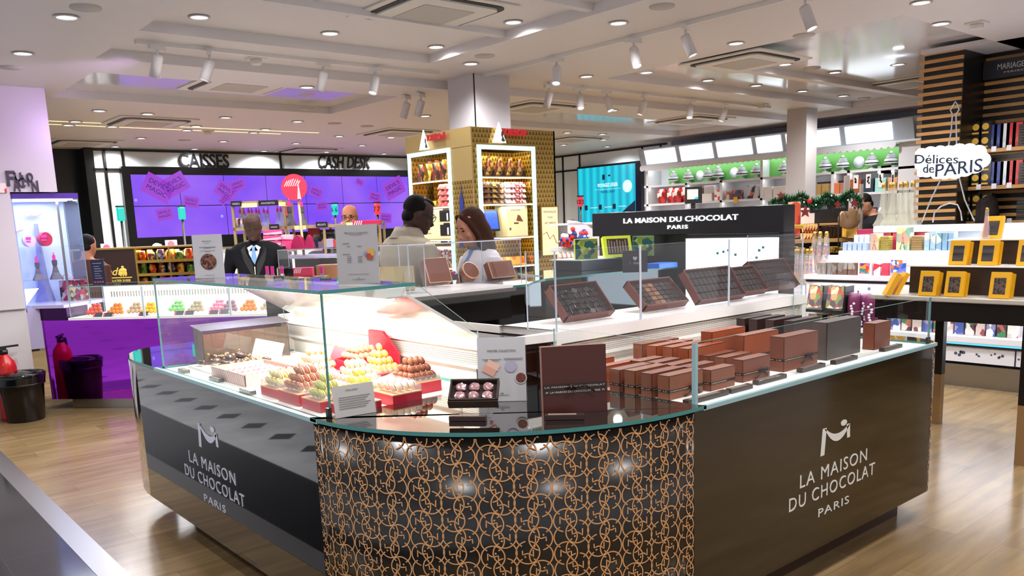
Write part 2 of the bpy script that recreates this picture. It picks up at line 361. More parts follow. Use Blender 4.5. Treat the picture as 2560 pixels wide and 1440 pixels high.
tt.box(-.104, -.1, yc+.02, yc+.09, zb-.26, zb-.16, 1).box(-.104, -.1, yc-.13, yc-.07, zb-.2, zb-.17, 1)
for k, y in enumerate((ya-.22, ya-.62, ya-1.0)):
    tt.box(-.104, -.1, y-.04, y+.04, za+.1, za+.2, 1); tt.box(-.104, -.1, y-.32, y-.12, za+.14, za+.15, 0)
tt.add([(-.104, yb, za-.36), (-.104, yb, za+.25), (-.104, yc+.2, za-.36)], [(0, 1, 2)], 1)
tt.build('graphics', [emis('screen_white', '#d8fbff', 1.2), emis('screen_ink', '#032d44', .6)], ts)
# till number lights on black poles
def number_light(px, top, bot, w, colr, num, Y, nm):
    p = at(px, top, Y=Y); q = at(px, bot, Y=Y); s = (p-q).length
    e = empty('till_light', (p.x, Y, 0), label=nm, cat='till light')
    MB().box(-s*.24, s*.24, -s*.24, s*.24, q.z, p.z).build('lamp_box', emis('till_'+colr, {'teal': '#19e0cf', 'red': '#f0424e'}[colr], 1.0), e, bevel=.02)
    MB().box(-s*.25, s*.25, -s*.25, s*.25, p.z, p.z+.02).build('cap', CHAR, e)
    MB().tube([(0, 0, 0), (0, 0, q.z)], .018).build('pole', CHAR, e)
    if num:
        t = MB()
        t.text(num, (0, -s*.245, q.z+s*.3), (1, 0, 0), (0, 0, 1), s*.42, .004, bold=.02)
        t.text(num, (-s*.245, 0, q.z+s*.3), (0, -1, 0), (0, 0, 1), s*.42, .004, bold=.02)
        t.build('number', mat('till_ink', '#3a0a10', .5) if colr == 'red' else mat('till_ink2', '#0b4a52', .5), e)
number_light(300, 518, 553, 20, 'teal', '', 12.6, 'turquoise till light on a pole left of the purple screens')
number_light(453, 517, 549, 18, 'teal', '', 12.4, 'turquoise till light on a pole in front of the purple screens')
number_light(716, 512, 540, 10, 'red', '5', 12.2, 'red till light numbered five behind the round red sign')
number_light(836, 510, 538, 16, 'teal', '6', 12.0, 'turquoise till light numbered six, left of the bald man')
number_light(942, 508, 537, 12, 'red', '7', 12.0, 'red till light numbered seven, in front of the purple screens')
number_light(1451, 492, 517, 12, 'red', '12', 10.0, 'red till light numbered twelve beside the turquoise screen')
# ================================================================ ceiling fittings
spot_n = 0
LAMP = emis('downlight_glow', '#f2f3ff', 9)
dl = empty('ceiling_downlight', (0, 0, -5)); 
_b = MB(); _b.lathe([(.075, 0), (.078, -.006), (.062, -.008), (.058, .004)], 20, cap=False); _ring = _b.build('rim', mat('lamp_rim', '#c9c5c2', .4), dl)
_b = MB(); _b.lathe([(.058, .0), (.001, .0)], 20, cap=False, smooth=False); _b.build('lens', LAMP, dl)
DL = [(166, 41, Z0), (498, 41, Z2), (825, 82, Z2), (57, 132, Z0), (401, 189, Z1), (1283, 54, Z2), (1090, 116, Z2), (1177, 158, Z1), (1546, 56, Z1), (1466, 190, Z1), (1616, 180, Z1), (1840, 107, Z1), (2303, 5, Z1), (2352, 58, Z1), (767, 217, Z0),
 (248, 276, Z0), (369, 284, Z0), (564, 293, Z0), (744, 303, Z0), (1063, 289, Z0), (189, 303, Z0), (171, 312, Z0), (306, 307, Z0), (281, 316, Z0), (467, 325, Z0), (490, 315, Z0), (634, 331, Z0), (663, 323, Z0), (353, 345, Z0), (288, 366, Z0), (486, 372, Z0), (558, 353, Z0), (740, 358, Z0), (848, 340, Z0), (660, 377, Z0), (816, 380, Z0), (977, 343, Z0), (905, 363, Z0), (960, 384, Z0),
 (1403, 268, Z0), (1532, 275, Z0), (1506, 335, Z0), (1418, 331, Z0), (1509, 349, Z0), (1409, 362, Z0), (1518, 366, Z0), (1963, 160, Z2), (1890, 213, Z2), (2006, 227, Z2), (2087, 180, Z2), (2108, 239, Z2), (1770, 200, Z2), (2245, 160, Z1)]
sp = bpy.data.lights.new('downlight', 'SPOT'); sp.energy = SPOT_W*4; sp.spot_size = math.radians(158); sp.spot_blend = .8; sp.shadow_soft_size = .06; sp.color = (1, .975, .99)
def spot(x, y, z, l=sp):
    o = bpy.data.objects.new('downlight_beam', l); COL.objects.link(o); o.location = (x, y, z); return o
for i, (px, py, z) in enumerate(DL):
    q = at(px, py, Z=z); c = dup(dl, (q.x, q.y, z-.004)); w_ = ('in the large raised ceiling panel at the top centre' if z == Z2 and q.x < 4.7 else 'in the glossy raised ceiling panel at the upper right' if z == Z2 else 'in the middle ceiling band around the upper column' if z == Z1 and px < 1700 else 'in the ceiling band at the upper right' if z == Z1 else 'in the ceiling near the top left corner' if px < 200 and py < 150 else 'in the far ceiling left above the black wall lettering' if px < 520 else 'in the far ceiling above the purple screens' if px < 1100 else 'in the far ceiling right of the gold kiosk')
    tag(c, 'small round recessed downlight '+w_, 'downlight', 'recessed downlights '+w_)
    spot(q.x, q.y, z-.03)
for x, y in ((1.6, 1.2), (3.2, 1.2), (4.8, 1.0), (.2, 3.0), (-.8, 5.2), (-1.0, 1.0), (6.2, 1.2), (3.2, 2.9), (3.0, -1), (.8, -1)):
    c = dup(dl, (x, y, (Z2 if 2.1 < x < 4.6 else Z1 if x > 2 else Z0)-.004)); tag(c, 'small round recessed downlight in the ceiling over the front of the chocolate counter', 'downlight', 'recessed downlights over the front counter'); spot(x, y, c.location.z-.03)
for ch in list(dl.children): bpy.data.objects.remove(ch)
bpy.data.objects.remove(dl)
# ---- tracks and track heads
TW = mat('track_white', '#dedad7', .4)
def track(x0, x1, y0, y1, z, lab): tag(MB().box(x0, x1, y0, y1, z-.03, z).build('lighting_track', TW), lab, 'lighting track')
track(2.19, 5.0, 6.85, 6.885, Z1, 'white lighting track running left of the upper column')
track(5.45, 5.485, 3.0, 7.25, Z1, 'white lighting track running towards the camera right of the upper column')
track(6.4, 10.6, 6.78, 6.815, Z1, 'white lighting track running from the column to the right wall')
th = empty('track_spotlight', (0, 0, -5))
MB().box(-.07, .07, -.018, .018, -.035, 0).tube([(0, 0, -.03), (0, 0, -.085)], .01).build('adapter', TW, th)
_b = MB(); _b.lathe([(.0, .17), (.034, .168), (.04, .15), (.04, 0), (.036, 0), (.034, .012)], 18, cap=False, T=Matrix.Translation((0, 0, -.09)) @ Matrix.Rotation(math.radians(22), 4, 'X') @ Matrix.Translation((0, 0, -.15)))
hd = _b.build('lamp_body', mat('lamp_white', '#d6d2d4', .35), th)
MB().lathe([(.034, .012), (.001, .012)], 18, cap=False, T=Matrix.Translation((0, 0, -.09)) @ Matrix.Rotation(math.radians(22), 4, 'X') @ Matrix.Translation((0, 0, -.15))).build('lens', emis('spot_glow', '#fffaf0', 5), th)
TH = [('X', 2.45, 6.87, 30, 'leftmost'), ('X', 2.83, 6.87, 60, 'second'), ('X', 3.83, 6.87, 0, 'third'), ('X', 4.34, 6.87, 50, 'fourth')]
def head(px, py, Yv=None, Xv=None, rz=0, lab=''):
    q = at(px, py, Z=Z1-.02); x = Xv if Xv else q.x; y = Yv if Yv else q.y
    tag(dup(th, (x, y, Z1-.025), rz), lab, 'spotlight')
for px, py, rz, lab in ((397, 108, .4, 'white track spotlight nearest the left end of the ceiling track'), (520, 126, 1.2, 'tilted white track spotlight second from the left'), (815, 152, .2, 'white track spotlight left of the upper column, above the round red sign'), (945, 166, 1.9, 'tilted white track spotlight just left of the upper column')): head(px, py, Yv=6.868, rz=rz, lab=lab)
for px, py, rz, lab in ((1384, 143, 2.2, 'small white track spotlight just right of the upper column'), (1566, 92, 2.8, 'white track spotlight halfway along the right ceiling track'), (1714, 62, 3.6, 'tilted white track spotlight near the top centre right'), (2013, -14, 3.2, 'white track spotlight cut by the top edge of the photo')): head(px, py, Xv=5.467, rz=rz, lab=lab)
for px, py, rz, lab in ((1380, 209, 0, 'lit white track spotlight beside the gold kiosk column'), (1456, 217, 2.5, 'second spotlight on the far right track'), (1531, 223, 3.1, 'third spotlight on the far right track'), (1630, 232, 1, 'fourth spotlight on the far right track, tilted right'), (1737, 246, 2, 'fifth spotlight on the far right track'), (1832, 254, 1, 'sixth spotlight on the far right track')): head(px, py, Yv=6.797, rz=rz, lab=lab)
for px, py, lab in ((1052, 232, 'lit track spotlight above the left face of the gold kiosk'), (1016, 238, 'dim track spotlight left of the gold kiosk')):
    q = at(px, py, Z=Z0); tag(dup(th, (q.x, q.y, Z0-.005), .5), lab, 'spotlight')
for ch in list(th.children): bpy.data.objects.remove(ch)
bpy.data.objects.remove(th)
ls = bpy.data.lights.new('added_lilac_fill', 'SPOT'); ls.energy = 90; ls.spot_size = math.radians(70); ls.spot_blend = .9; ls.shadow_soft_size = .04; ls.color = (.72, .45, 1)  # added lilac spot, stands in for light bounced off the purple mirror counter
lo = bpy.data.objects.new('added_lilac_fill_spot', ls); COL.objects.link(lo); lo.location = (2.45, 6.87, 2.84); lo.rotation_euler = (Vector((1.5, 8.95, 2.3))-lo.location).to_track_quat('-Z', 'Y').to_euler()
# ---- air conditioning cassettes
def rrect(a, r, n=5):
    P = []
    for cx, cy, s in ((a-r, a-r, 0), (-a+r, a-r, 90), (-a+r, -a+r, 180), (a-r, -a+r, 270)):
        for k in range(n+1): t = math.radians(s+90*k/n); P.append((cx+r*math.cos(t), cy+r*math.sin(t)))
    return P
ac = empty('air_conditioner', (0, 0, -5)); AW = mat('ac_white', '#d8d4ce', .45)
MB().prism(rrect(.46, .02), -.012, 0).build('panel', AW, ac)
MB().prism(rrect(.40, .1), -.018, -.012).build('air_slot', mat('ac_slot', '#1c1a18', .6), ac)
MB().prism(rrect(.355, .07), -.03, -.01).build('cover', AW, ac)
MB().prism(rrect(.22, .01), -.034, -.03).build('grille', mat('ac_grille', '#b3aea8', .6), ac)
for px, py, z, lab in ((1082, 26, Z2, 'large white ceiling air conditioner cassette at the top centre'), (597, 212, Z1, 'ceiling air conditioner cassette between the purple lit ceiling panels'), (372, 304, Z0, 'ceiling air conditioner cassette above the black wall lettering'), (205, 356, Z0, 'ceiling air conditioner cassette at the far left'),
        (1862, 152, Z1, 'ceiling air conditioner cassette at the upper right'), (770, 374, Z0, 'distant air conditioner cassette above the cash desk lettering'), (995, 331, Z0, 'air conditioner cassette left of the gold kiosk'), (1335, 268, Z0, 'air conditioner cassette right of the white column top'), (1430, 347, Z0, 'distant air conditioner cassette right of the gold kiosk'), (1728, 299, Z0, 'air conditioner cassette above the green cake display'), (2262, 208, Z2, 'air conditioner cassette beside the wood slat wall')):
    q = at(px, py, Z=z); tag(dup(ac, (q.x, q.y, z-.002)), lab, 'air conditioner')
for ch in list(ac.children): bpy.data.objects.remove(ch)
bpy.data.objects.remove(ac)
# ---- smoke detectors and speakers
def detector(px, py, z, lab, r=.05, h=.05):
    q = at(px, py, Z=z-.02); e = empty('smoke_detector', (q.x, q.y, z), label=lab, cat='smoke detector')
    MB().box(-.07, .07, -.07, .07, -.015, 0).build('base', AW, e); MB().lathe([(r, -.01), (r, -h), (r*.7, -h-.01)], 16).build('sensor', AW, e)
for a in ((640, 150, Z1, 'white box smoke detector on the ceiling left of centre'), (2442, 62, Z1, 'white smoke detector near the top right corner'), (519, 330, Z0, 'small smoke detector above the black lettering'), (1903, 264, Z1, 'small smoke detector at the end of the far right track')): detector(*a)
for px, py, z, lab in ((214, 18, Z0, 'flat round speaker near the top left corner'), (28, 168, Z0, 'flat round speaker above the left pillar'), (770, 272, Z0, 'flat round ceiling speaker left of the column'), (837, 308, Z0, 'round ceiling fitting with dark rim left of the kiosk'), (461, 350, Z0, 'flat round speaker above the black lettering'), (1655, 15, Z1, 'flat round speaker at the top centre right'), (1212, 139, Z1, 'flat round speaker beside the downlight before the column'), (2010, 87, Z1, 'flat round speaker at the upper right'), (2160, 245, Z2, 'flat round speaker beside the right column'), (2030, 170, Z2, 'flat round speaker near the upper right cassette'), (918, 315, Z0, 'round ceiling fitting left of the gold kiosk')):
    q = at(px, py, Z=z); tag(MB().lathe([(.09, 0), (.09, -.008), (.0, -.012)], 20, c=(q.x, q.y, z), cap=False).build('ceiling_speaker', mat('speaker_grey', '#b9b4af', .6)), lab, 'ceiling speaker')
# ================================================================ front display counter
XF, YF, ZD, ZB = 1.36, 1.80, .92, .15        # faces, deck height, underside
XI, YI = 2.12, 2.60                          # front of the inner ledges
XE, YE = 4.39, 5.15                          # far ends
ctr = empty('display_counter', (2.6, 3.0, 0), label='large black glossy chocolate counter with a curved copper-patterned corner', cat='counter')
ctr_o = Vector((2.6, 3.0, 0))
def cpart(mb, name, m, **k):
    o = mb.build(name, m, ctr, **k); o.matrix_parent_inverse = Matrix.Translation(-ctr_o); return o
arc = []; AC, AR = (2.36, 2.75), (1.0, .95)
for k in range(25):
    a = PI+ (PI/2)*k/24; arc.append((AC[0]+AR[0]*math.cos(a), AC[1]+AR[1]*math.sin(a)))
arc2 = []                                     # far left rounded end
for k in range(13):
    a = PI - (PI/2)*k/12; arc2.append((1.36+.3+.3*math.cos(a), 4.85+.55*math.sin(a)))
arc3 = []                                     # far right rounded end
for k in range(17):
    a = -PI/2+(PI*.5)*k/16; arc3.append((4.30+.17*math.cos(a), 2.05+.25*math.sin(a)))
def wall_strip(path, z0, z1, th=.02):
    m = MB(); n = len(path); N_ = []
    for i, p in enumerate(path):
        a, b = path[max(i-1, 0)], path[min(i+1, n-1)]; t = Vector((b[0]-a[0], b[1]-a[1], 0)).normalized(); N_.append(Vector((-t.y, t.x, 0)))
    v = []
    for (x, y), q in zip(path, N_):
        v += [(x, y, z0), (x, y, z1), (x+q.x*th, y+q.y*th, z1), (x+q.x*th, y+q.y*th, z0)]
    f = []
    for i in range(n-1):
        for k in range(4): f.append((i*4+k, i*4+(k+1) % 4, (i+1)*4+(k+1) % 4, (i+1)*4+k))
    f += [(0, 1, 2, 3), tuple(4*(n-1)+k for k in (3, 2, 1, 0))]; m.add(v, f, 0, True); return m
def deckmat(): return mat('deck_white', '#fbfaf6', .35)
PANELB = mat('panel_black_gloss', '#040303', .03, coat=1); 
PANELR = mat('panel_brown_gloss', '#2b200e', .09, coat=.25)
cpart(MB().box(XF, XF+.02, 2.75, 4.85, ZB, ZD-.005), 'side_panel', PANELB)
cpart(wall_strip(arc2[::-1], ZB, ZD-.005, -.02) if 0 else wall_strip(arc2, ZB, ZD-.005, -.02), 'rounded_end_panel', PANELB)
cpart(MB().box(2.36, 4.30, YF, YF+.02, ZB, ZD-.005), 'side_panel', PANELR)
COPPER = mat('copper_line', '#d8a06a', .4, .1)
# linked ring pattern raised on the curved corner
def ring_pattern(path, z0, z1, inward=1):
    import bisect
    L_ = [0]
    for a, b in zip(path, path[1:]): L_.append(L_[-1]+math.hypot(b[0]-a[0], b[1]-a[1]))
    tot = L_[-1]
    def pos(u, z, d):
        i = min(max(bisect.bisect(L_, u)-1, 0), len(path)-2); t = (u-L_[i])/(L_[i+1]-L_[i]); a, b = path[i], path[i+1]
        n0 = Vector((b[1]-a[1], -(b[0]-a[0]), 0)).normalized()
        return (a[0]+(b[0]-a[0])*t+n0.x*d, a[1]+(b[1]-a[1])*t+n0.y*d, z)
    m = MB(); w = .0021
    def stroke(pts, closed=False):
        n = len(pts); run = []
        def flush(run):
            if len(run) < 2: return
            v = []
            for i, (u, z) in enumerate(run):
                a, b = run[max(i-1, 0)], run[min(i+1, len(run)-1)]; tx, tz = b[0]-a[0], b[1]-a[1]; l = math.hypot(tx, tz) or 1; nx, nz = -tz/l*w, tx/l*w
                v += [pos(u+nx, z+nz, .0012), pos(u-nx, z-nz, .0012)]
            m.add(v, [(2*i, 2*i+1, 2*i+3, 2*i+2) for i in range(len(run)-1)])
        for (u, z) in pts:
            if .004 < u < tot-.004 and z0+.004 < z < z1-.004: run.append((u, z))
            else: flush(run); run = []
        flush(run)
    R = .040; P, Q = .2475, .1165
    def ringarc(cx, cz, a0, a1, r=R): stroke([(cx+r*math.cos(math.radians(a0+(a1-a0)*k/28)), cz+r*math.sin(math.radians(a0+(a1-a0)*k/28))) for k in range(29)])
    def glyph(cx, cz, s):
        k = .0185*s
        pts = [(-1, -.55), (-1, .75)]+[(-1+2*t/8, .75-.62*math.sin(PI*min(t/8*.62+.0, 1))*1.0+.0*t) for t in range(1, 9)]+[(1, -.35)]
        pts = [(-1, -.6), (-.95, .75), (-.6, .35), (-.2, .12), (.2, .08), (.6, .2), (.95, .3), (1, -.5)]
        stroke([(cx+x*k, cz+z*k) for x, z in pts]); d = .0035
        if .01 < cx < tot-.01 and z0+.02 < cz < z1-.03: m.add([pos(cx+.5*k+d*math.cos(a*PI/4), cz+.72*k+d*math.sin(a*PI/4), .0012) for a in range(8)], [tuple(range(8))])
    ni = int(tot/P)+2; nj = int((z1-z0)/Q)+3
    for i in range(-1, ni):
        for j in range(-1, nj):
            bx, bz = i*P, z0+j*Q
            for dx, dz, s in ((0, 0, 1), (.1625, .0585, 1)):
                cx, cz = bx+dx, bz+dz
                ringarc(cx, cz, -80, 260); glyph(cx, cz, 1)                    # upright
            for dx, dz in ((.041, -.0445), (.1175, .0130)):
                cx, cz = bx+dx+.0, bz+dz
                ringarc(cx, cz, 100, 440); glyph(cx, cz-.002, -1)
            for dx, dz in ((0, 0), (.1625, .0585), (.041, -.0445), (.1175, .0130)):
                ringarc(bx+dx, bz+dz+Q/2, -62, 62); ringarc(bx+dx, bz+dz+Q/2, 118, 242)
    return m
arcd = wall_strip(arc, ZB, ZD-.005, -.02)
PDARK = mat('pattern_ground', '#1e1c1a', .22)
cpart(wall_strip(arc, ZB, ZD-.005, .02), 'curved_panel', PDARK); cpart(ring_pattern(arc, ZB, ZD-.005), 'ring_pattern', COPPER)
cpart(wall_strip(arc3, ZB, ZD-.005, .02), 'rounded_end_panel', PDARK); cpart(ring_pattern(arc3, ZB, ZD-.005), 'ring_pattern', COPPER)
# recessed plinth
cpart(MB().prism([(1.55, 4.75), (1.55, 2.9)]+[(2.4+.83*math.cos(PI+PI/2*k/10), 2.76+.83*math.sin(PI+PI/2*k/10)) for k in range(11)]+[(4.27, 1.93), (4.27, 2.4), (2.6, 2.4), (2.05, 2.9), (2.05, 4.75)], 0, ZB), 'plinth', mat('plinth_brown', '#3a2418', .35))
cpart(MB().prism([(1.38, 4.85), (1.38, 2.75)]+[(AC[0]+.98*math.cos(PI+PI/2*k/16), AC[1]+.93*math.sin(PI+PI/2*k/16)) for k in range(17)]+[(4.3, 1.82), (4.42, 2.05), (4.42, 2.62), (2.55, 2.62), (2.14, 2.8), (2.14, 5.3)], ZB, ZB+.02), 'underside', CHAR)
# decks
cpart(MB().box(XF+.005, XI+.02, 2.70, 4.50, ZD-.02, ZD), 'deck', deckmat())
cpart(MB().box(2.40, 4.32, YF+.005, YI+.02, ZD-.02, ZD), 'deck', deckmat())
# dark glass corner shelf with a green rim
outer = [(AC[0]+(AR[0]+.012)*math.cos(PI+PI/2*k/24), AC[1]+(AR[1]+.012)*math.sin(PI+PI/2*k/24)) for k in range(25)]
cpart(MB().prism([(XF-.012, 2.705)]+outer+[(2.415, YF-.012), (2.395, YF+.03), (2.395, 2.72), (2.40, 3.3), (2.14, 3.3), (2.14, 2.705)], ZD, ZD+.014, 0, 1), 'corner_top', [mat('smoked_glass', '#15100d', .03, coat=1), GEDGE])
cpart(MB().prism(arc2+[(2.14, 5.4), (2.14, 4.5), (1.36, 4.5)], ZD-.004, ZD+.01, 0, 1), 'end_top', [mat('smoked_glass', '#15100d'), GEDGE])
cpart(MB().prism(arc3+[(4.47, 2.62), (4.32, 2.62), (4.32, YF)], ZD-.004, ZD+.008, 0, 1), 'end_top', [PANELB, GEDGE])
for x0, x1, y0, y1 in ((XF-.012, XF+.005, 2.70, 4.50), (2.40, 4.32, YF-.012, YF+.005)):
    cpart(MB().box(x0, x1, y0, y1, ZD-.004, ZD+.012), 'edge_glass', GEDGE_L)
# white inner ledges with vent grilles
def dots():
    m = mat('vent_grille', '#cfc7bc', .4); N, L, b = nodes(m); tc = N.new('ShaderNodeTexCoord')
    mp = N.new('ShaderNodeMapping'); L.new(tc.outputs['Object'], mp.inputs[0]); w = []
    sx = N.new('ShaderNodeSeparateXYZ'); L.new(mp.outputs[0], sx.inputs[0]); ad = N.new('ShaderNodeMath'); L.new(sx.outputs[0], ad.inputs[0]); L.new(sx.outputs[1], ad.inputs[1])
    def tri(src, s):
        a = N.new('ShaderNodeMath'); a.operation = 'MULTIPLY'; a.inputs[1].default_value = s; L.new(src, a.inputs[0]); f = N.new('ShaderNodeMath'); f.operation = 'FRACT'; L.new(a.outputs[0], f.inputs[0])
        g = N.new('ShaderNodeMath'); g.operation = 'GREATER_THAN'; g.inputs[1].default_value = .5; L.new(f.outputs[0], g.inputs[0]); return g.outputs[0]
    m1 = N.new('ShaderNodeMath'); m1.operation = 'MULTIPLY'; L.new(tri(ad.outputs[0], 110), m1.inputs[0]); L.new(tri(sx.outputs[2], 110), m1.inputs[1])
    r = N.new('ShaderNodeMix'); r.data_type = 'RGBA'; r.inputs[6].default_value = lin('#d9d2c8'); r.inputs[7].default_value = lin('#4e473f'); L.new(m1.outputs[0], r.inputs[0]); L.new(r.outputs[2], b.inputs['Base Color']); return m
LW = mat('ledge_white', '#f3efe9', .3)
ZL = 1.13
# left ledge block (along Y) and right ledge block (along X)
lg = MB().box(XI-.004, XI+.03, 2.658, 4.621, ZL-.045, ZL+.0008).box(XI+.02, XI+.40, 3.9, 4.62, ZL-.03, ZL)
lg.prism([(XI+.4, 2.66), (XI, 2.66), (2.45, 2.60), (4.46, 2.60), (4.46, 3.02), (2.48, 3.02), (2.46, 3.9), (XI+.34, 3.9)], ZL-.035, ZL)
lg.box(2.449, 4.461, 2.596, 2.63, ZL-.05, ZL+.0008)
cpart(lg, 'ledge', LW)
cpart(MB().box(XI+.05, XI+.08, 2.66, 4.58, ZD-.02, ZL-.12).box(XI+.01, XI+.05, 4.55, 4.62, ZD-.02, ZL-.05).box(2.44, 4.46, 2.64, 2.67, ZD-.02, ZL-.05).box(2.435, 2.475, 2.595, 2.64, .5, ZL-.05).box(4.42, 4.46, 2.6, 3.0, ZD-.02, ZL-.05), 'back_panel', mat('case_white', '#efebe2', .35))
cpart(MB().box(XI+.02, XI+.055, 2.66, 4.56, ZL-.115, ZL-.06), 'vent_grille', dots())
cpart(MB().box(2.475, 4.40, 2.615, 2.642, ZL-.115, ZL-.06), 'vent_grille', dots())
cpart(MB().box(XI+.018, XI+.06, 2.66, 4.56, ZL-.13, ZL-.115).box(XI+.018, XI+.06, 2.66, 4.56, ZL-.06, ZL-.045).box(2.475, 4.40, 2.61, 2.645, ZL-.13, ZL-.115), 'grille_frame', LW)
# dark corner upright between the two ledges
cpart(MB().box(2.20, 2.44, 2.69, 3.2, ZD+.014, ZL-.035).prism([(XI, 2.66), (2.45, 2.62), (2.45, 2.9), (2.2, 2.9)], .5, ZL-.036), 'corner_cupboard', BLACK)
# lettering and sign on both faces
LOGO = mat('logo_white', '#cdd0d6', .4)
def logo(o, ux, h, th, m=LOGO):
    """bridge shaped M with a dot over three lines of capitals; h = width of the widest line"""
    o = Vector(o); ux = Vector(ux); uz = Vector((0, 0, 1)); nz = ux.cross(uz); M_ = MB()
    def pl(pts):
        n = len(pts); M_.add([o+ux*x+uz*z+nz*.0005 for x, z in pts]+[o+ux*x+uz*z+nz*th for x, z in pts], [tuple(range(n)), tuple(range(n, 2*n))]+[(i, (i+1) % n, n+(i+1) % n, n+i) for i in range(n)])
    q_ = .53; s = h*.31; zt = h*.78*q_
    top = [(-.5+ t/12, .72-.62*math.sin(PI*(t/12)**.8)*.62) for t in range(13)]
    def P_(x, z): return (x*s, zt+h*.045+z*s*.46)
    # left leg, curved beam, right leg
    pl([P_(-.5, .95), P_(-.38, .95), P_(-.34, -.1), P_(-.46, -.1)] if 0 else [P_(-.56, -.35), P_(-.5, .78), P_(-.36, .78), P_(-.42, -.35)])
    n = 14; up = []; dn = []
    for k in range(n+1):
        t = k/n; x = -.42+.92*t; sag = -1.05*t*(1-t)*1.25+.78-.16*t; thk = .30*math.sin(PI*min(max(t, .02), .98))**.7+.02
        up.append(P_(x, sag)); dn.append(P_(x, sag-thk))
    for a, b, c_, d_ in zip(up, up[1:], dn[1:], dn): pl([a, b, c_, d_])
    pl([P_(.40, .62), P_(.52, .62), P_(.54, .02), P_(.43, .02)])
    pl([P_(.29+.115*math.cos(a*PI/10), .74+.13*math.sin(a*PI/10)) for a in range(20)])
    E_ = M_; M_ = MB()
    for txt, z, w, hh in (('LA MAISON', .50, .78, .115), ('DU CHOCOLAT', .285, 1.0, .115), ('PARIS', .07, .36, .072)):
        M_.text(txt, o+uz*(z*h*q_)+nz*.0005, ux, uz, hh*h*.72, th, width=w*h, bold=-.004, sp=1.15)
    return E_, M_
pa = at(466, 1195, X=XF); pb = at(612, 1250, X=XF)
zc = 0; yl = (pa.y+pb.y)/2; wl = pa.y-pb.y
zbase = at(542, 1268, X=XF).z - .04*wl
for nm_, b_ in zip(('emblem', 'lettering'), logo((XF-.0005, yl, zbase), (0, -1, 0), wl, .002)): cpart(b_, nm_, mat('logo_silver', '#c9cdd8', .4))
pa = at(1972, 1246, Y=YF); pb = at(2186, 1160, Y=YF)
xl = (pa.x+pb.x)/2; wr = pb.x-pa.x; zbase = at(2083, 1262, Y=YF).z - .07*wr
for nm_, b_ in zip(('emblem', 'lettering'), logo((xl, YF-.0005, zbase), (1, 0, 0), wr, .002)): cpart(b_, nm_, mat('logo_cream', '#dcdad2', .4))
# ---- tall glass case over the left deck
SC_CASE=1
g1 = empty('glass_case', (1.4, 3.6, ZD), label='tall glass case full of macarons on the left of the counter', cat='glass case')
def gp(par, name, *a, **k):
    o = pane(par, name, *a, **k); o.matrix_parent_inverse = Matrix.Translation(-par.location); return o
def ch(par, mb, name, m, **k):
    o = mb.build(name, m, par, **k); o.matrix_parent_inverse = Matrix.Translation(-par.location); return o
ZG = 1.38; YS = 2.69
gp(g1, 'front_pane', 1.395, 1.405, YS, 4.50, ZD+.001, ZG)
gp(g1, 'top_pane', 1.392, 1.80, YS, 4.50, ZG, ZG+.013)
def sidepane(y, nm):
    pr = [(1.40, ZD+.001), (1.40, ZG), (1.815, ZG), (2.092, 1.175), (2.092, ZD+.001)]; t = .008; n = len(pr)
    v = [(x, y-t/2, z) for x, z in pr]+[(x, y+t/2, z) for x, z in pr]; m = MB(); m.add(v, [tuple(range(n)), tuple(range(n, 2*n))[::-1]], 0)
    m.add(v, [(i, n+i, n+(i+1) % n, (i+1) % n) for i in range(n)], 1); return ch(g1, m, nm, [GLASS, GEDGE_L])
sidepane(YS, 'side_pane'); sidepane(4.49, 'side_pane')
# sloping white rear door, light canopy
sl = MB(); a = Vector((1.80, 0, ZG-.03)); b = Vector((2.15, 0, ZL+.012)); nn = Vector((b.z-a.z, 0, -(b.x-a.x))).normalized()*.012
v = []
for y in (2.76, 4.46): v += [a+Vector((0, y, 0)), b+Vector((0, y, 0)), b+Vector((0, y, 0))+nn, a+Vector((0, y, 0))+nn]
sl.add(v, [(0, 1, 2, 3), (7, 6, 5, 4), (0, 4, 5, 1), (1, 5, 6, 2), (2, 6, 7, 3), (3, 7, 4, 0)]); ch(g1, sl, 'rear_door', mat('mirror_white', '#e8ddd5', .08, coat=1))
ch(g1, MB().box(1.70, 1.79, 2.74, 4.46, ZG-.045, ZG-.002), 'light_canopy', LW, bevel=.004)
ch(g1, MB().box(1.705, 1.76, 2.78, 4.42, ZG-.05, ZG-.045), 'light_strip', emis('case_led', '#fff1dc', 8))
ch(g1, MB().box(1.385, 1.40, YS-.012, YS+.006, ZD+.012, ZD+.05), 'lock_tag', CHAR)
al = bpy.data.lights.new('case_strip', 'AREA'); al.shape = 'RECTANGLE'; al.size = .06; al.size_y = 1.6; al.energy = 17*CASE_W; al.color = (1, .95, .86); lo = bpy.data.objects.new('case_strip_light', al); COL.objects.link(lo); lo.location = (1.73, 3.6, ZG-.055)
# ---- low glass case over the right deck
g2 = empty('glass_case', (3.3, 2.2, ZD), label='low open glass case around brown gift boxes on the right of the counter', cat='glass case')
ZG2 = 1.158
gp(g2, 'front_pane', 2.40, 4.315, 1.826, 1.834, ZD+.001, ZG2); gp(g2, 'side_pane', 2.396, 2.404, 1.834, 2.56, ZD+.001, ZG2, edge=GEDGE_L); gp(g2, 'side_pane', 4.307, 4.315, 1.834, 2.59, ZD+.001, ZG2, edge=GEDGE_L)
ch(g2, MB().box(2.395, 2.41, 1.822, 1.838, ZD+.001, ZG2), 'corner_seam', GEDGE_L)
ch(g2, MB().box(4.27, 4.30, 1.815, 1.826, ZD+.008, ZD+.04), 'lock_tag', CHAR)
